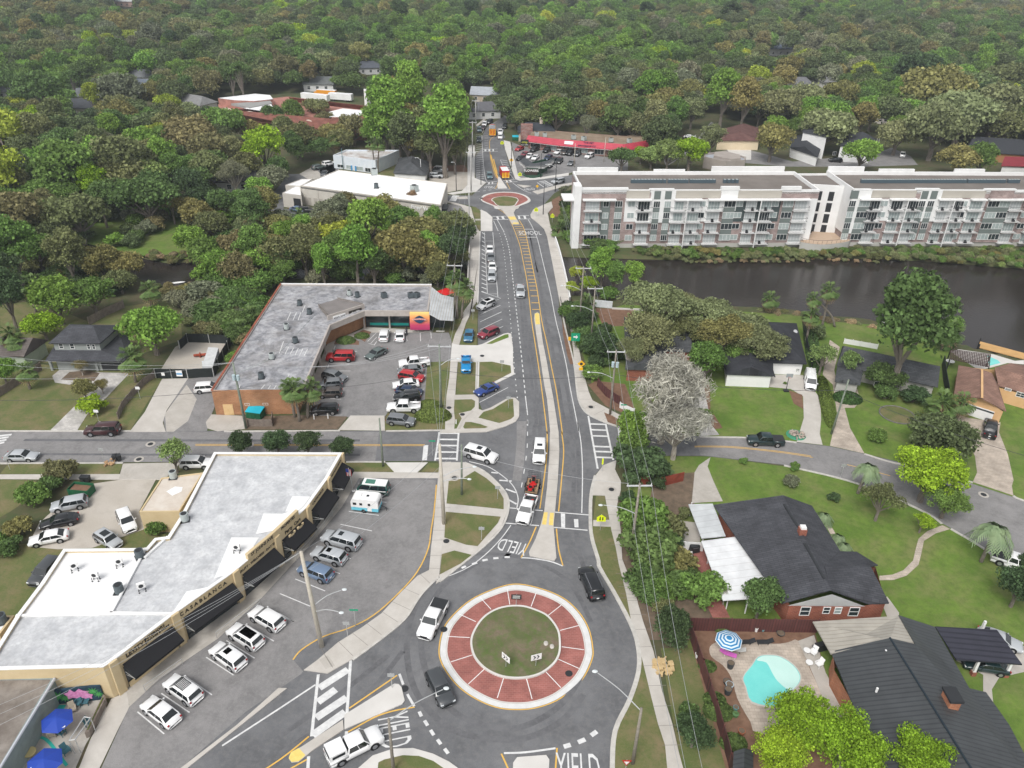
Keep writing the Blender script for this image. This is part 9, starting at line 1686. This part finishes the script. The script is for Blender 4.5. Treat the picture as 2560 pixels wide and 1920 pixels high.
dgm=mat('dumpster_green',(.015,.11,.05),.6,var=.1); dumpster("I 572 318",'open dark green skip in the sandy yard',dgm,dgm,-.1,True,3.0); dumpster("E 388 1222",'green dumpster with a bright cyan lid behind the broken fence',dgm,mat('lid_cyan',(.02,.42,.55),.5,var=0),-.2); dumpster("F 1090 280",'dark green dumpster left of the plaza tower',dgm,mat('lid_cyan',0,0),0,False,5.)
eq=thing('white_container','long white container roof in the gravel compound','container',base("D 1450 830")); MB().prism(G("D 1395 870 1470 875 1510 745 1440 740",2.),0,2.0).build('box',mat('container_white',(.55,.56,.56),.7,var=.1),eq); MB().box(tuple(g3(q("D 1430 860")[0],1.)),(1.6,.1,1.3)).build('door',mat('pale_blue_white',0,0),eq)
pp_=thing('pipe_valve','rust red pipe valve on the compound floor','pipework',gd("D 1390 810")); addpart(pp_,'pipe',MB().cyl((-1.2,-.3,.5),(1.,.3,.5),.25,n=10),mat('rust_red',(.30,.06,.03),.8,var=.2)); addpart(pp_,'flange',MB().cyl((-.2,-.05,.5),(0,0,.5),.5,n=12),mat('rust_red',0,0)); addpart(pp_,'stand',MB().box((0,0,.15),(.3,.3,.3)),dark)
for t,l in [("E 790 1240",'left pale bollard before the black suv'),("E 886 1235",'right pale bollard before the black suv'),("M 112 170",'pale marker post on the grass by the crosswalk')]:
 r=thing('bollard',l,'bollard',gd(t),0,'pale bollards'); addpart(r,'post',MB().cyl((0,0,0),(0,0,1.0),.1,.09,10),whitew); addpart(r,'cap',MB().ell((0,0,1.0),(.1,.1,.05)),concd)
for t,l in [("K 1838 798",'smaller pale stone in the roundabout grass'),("K 1880 820",'larger pale stone in the roundabout grass')]: p=g3(q(t)[0],.3); b_=thing('stone',l,'stone',(p.x,p.y,.3)); addpart(b_,'stone',MB().ell((0,0,.02),(.28,.38,.12),9,5),conc)
rg=thing('stone_ring','round grass bed with a stone edge around the big tree','stone ring',gd("H 1335 1210")); ro=[Vector((2.9*math.cos(a*.26),2.9*math.sin(a*.26),.1)) for a in range(25)]; addpart(rg,'edging',MB().tube(ro,.12,.12,5),mat('edging_dark',(.16,.15,.14),.9,var=.2)); addpart(rg,'bed',MB().cyl((0,0,0),(0,0,.06),2.85,n=24),grassd)
ds_=thing('satellite_dish','grey satellite dish at the eave of the charcoal roof','satellite dish',(lambda p:(p.x,p.y,2.9))(g3(q("H 630 640")[0],3.))); addpart(ds_,'dish',MB().cyl((0,0,.3),(.05,-.1,.4),.45,.4,16),mat('dish_grey',(.5,.51,.52),.5,var=0)); addpart(ds_,'mount',MB().cyl((0,0,-.2),(0,0,.3),.04),dark)
pl_=thing('planter','long wooden planter with green plants along the cafe court','planter',base("a 1060 850")); P=G("a 1165 660 1190 700 1010 1070 960 1090",0); MB().prism(P,0,.9).build('box',wood,pl_); MB().prism(inset(P,.25)[1] if False else [(p.x,p.y) for p in inset(P,.2)[1]],.85,1.05).build('plants',mat('planter_green',(.08,.18,.03),.9,(.3,.3,.06),2),pl_)
MBt=MB(); ribbon(MBt,sm(G("a 390 1080 480 1085 560 1150 640 1260 740 1390",.06),4),.3,.075); ribbon(MBt,G("a 440 745 720 740",.06),.5,.076); o=MBt.build('turquoise_lines',mat('turquoise_paint',(.03,.42,.35),.7,var=.1)); tag(o,kind='structure')
fr_=thing('steel_canopy_beam','grey steel frame beam leaning across the cafe fence','frame',base("a 870 960")); P=[g3(p,2.2) for p in q("a 765 1110 930 850 1000 860 830 1100")]; a=MB(); [a.cyl(P[i],P[(i+1)%4],.06) for i in range(4)]; [a.cyl(p,Vector((p.x,p.y,0)),.05) for p in P]; a.build('beam',polem,fr_)
def person(t,label,az,shirt,trousers):
 p=G(t,0)[0]; r=thing('person',label,'person',(p.x,p.y,.05),az); me=bpy.data.meshes.new('body')
 V=[(0,0,.95),(0,0,1.2),(0,0,1.42),(0,0,1.52),(0,0,1.66),(-.2,0,1.40),(-.27,.03,1.12),(-.24,.18,.92),(.2,0,1.40),(.27,.03,1.12),(.24,.18,.92),(-.1,0,.9),(-.12,.03,.5),(-.12,0,.06),(.1,0,.9),(.12,.06,.5),(.13,0,.06),(-.12,.14,.03),(.13,.14,.03)]
 E_=[(0,1),(1,2),(2,3),(3,4),(2,5),(5,6),(6,7),(2,8),(8,9),(9,10),(0,11),(11,12),(12,13),(0,14),(14,15),(15,16),(13,17),(16,18)]; me.from_pydata(V,E_,[]); R=[.15,.14,.15,.06,.10,.07,.055,.04,.07,.055,.04,.1,.075,.05,.1,.075,.05,.045,.045]
 me.materials.append(shirt); o=bpy.data.objects.new('body',me); COL.objects.link(o); o.parent=r; o.modifiers.new('skin','SKIN')
 for i,x in enumerate(R): me.skin_vertices[0].data[i].radius=(x,x*.8)
 me.skin_vertices[0].data[0].use_root=True; m_=o.modifiers.new('sub','SUBSURF'); m_.levels=m_.render_levels=1
 addpart(r,'hair',MB().ell((0,-.02,1.71),(.11,.12,.1),10,6),mat('hair_dark',(.03,.02,.015),.8,var=0)); addpart(r,'trousers',MB().tube([(-.1,0,.92),(-.12,.03,.5),(-.12,0,.12)],.115,.075,8).tube([(.1,0,.92),(.12,.06,.5),(.13,0,.12)],.115,.075,8),trousers)
person("g 1310 985",'person in dark clothes standing beside the white coupe',.4,mat('shirt_dark',(.03,.03,.05),.8,var=0),mat('trousers_dark',(.02,.02,.03),.8,var=0))
# ---------------------------------------------------------------- air
hz=bpy.data.meshes.new('haze'); hm=MB().box((0,1400,32),(9000,8200,112)); o=hm.build('haze',None,world=False); hmat=bpy.data.materials.new('haze_air'); hmat.use_nodes=True; t=hmat.node_tree; t.nodes.remove(t.nodes['Principled BSDF']); v=t.nodes.new('ShaderNodeVolumePrincipled'); v.inputs['Color'].default_value=(.85,.92,1,1); v.inputs['Density'].default_value=.00022; v.inputs['Anisotropy'].default_value=.2; t.links.new(v.outputs[0],t.nodes['Material Output'].inputs['Volume']); o.data.materials.append(hmat); tag(o,'pale haze over the far woods','haze',kind='stuff')
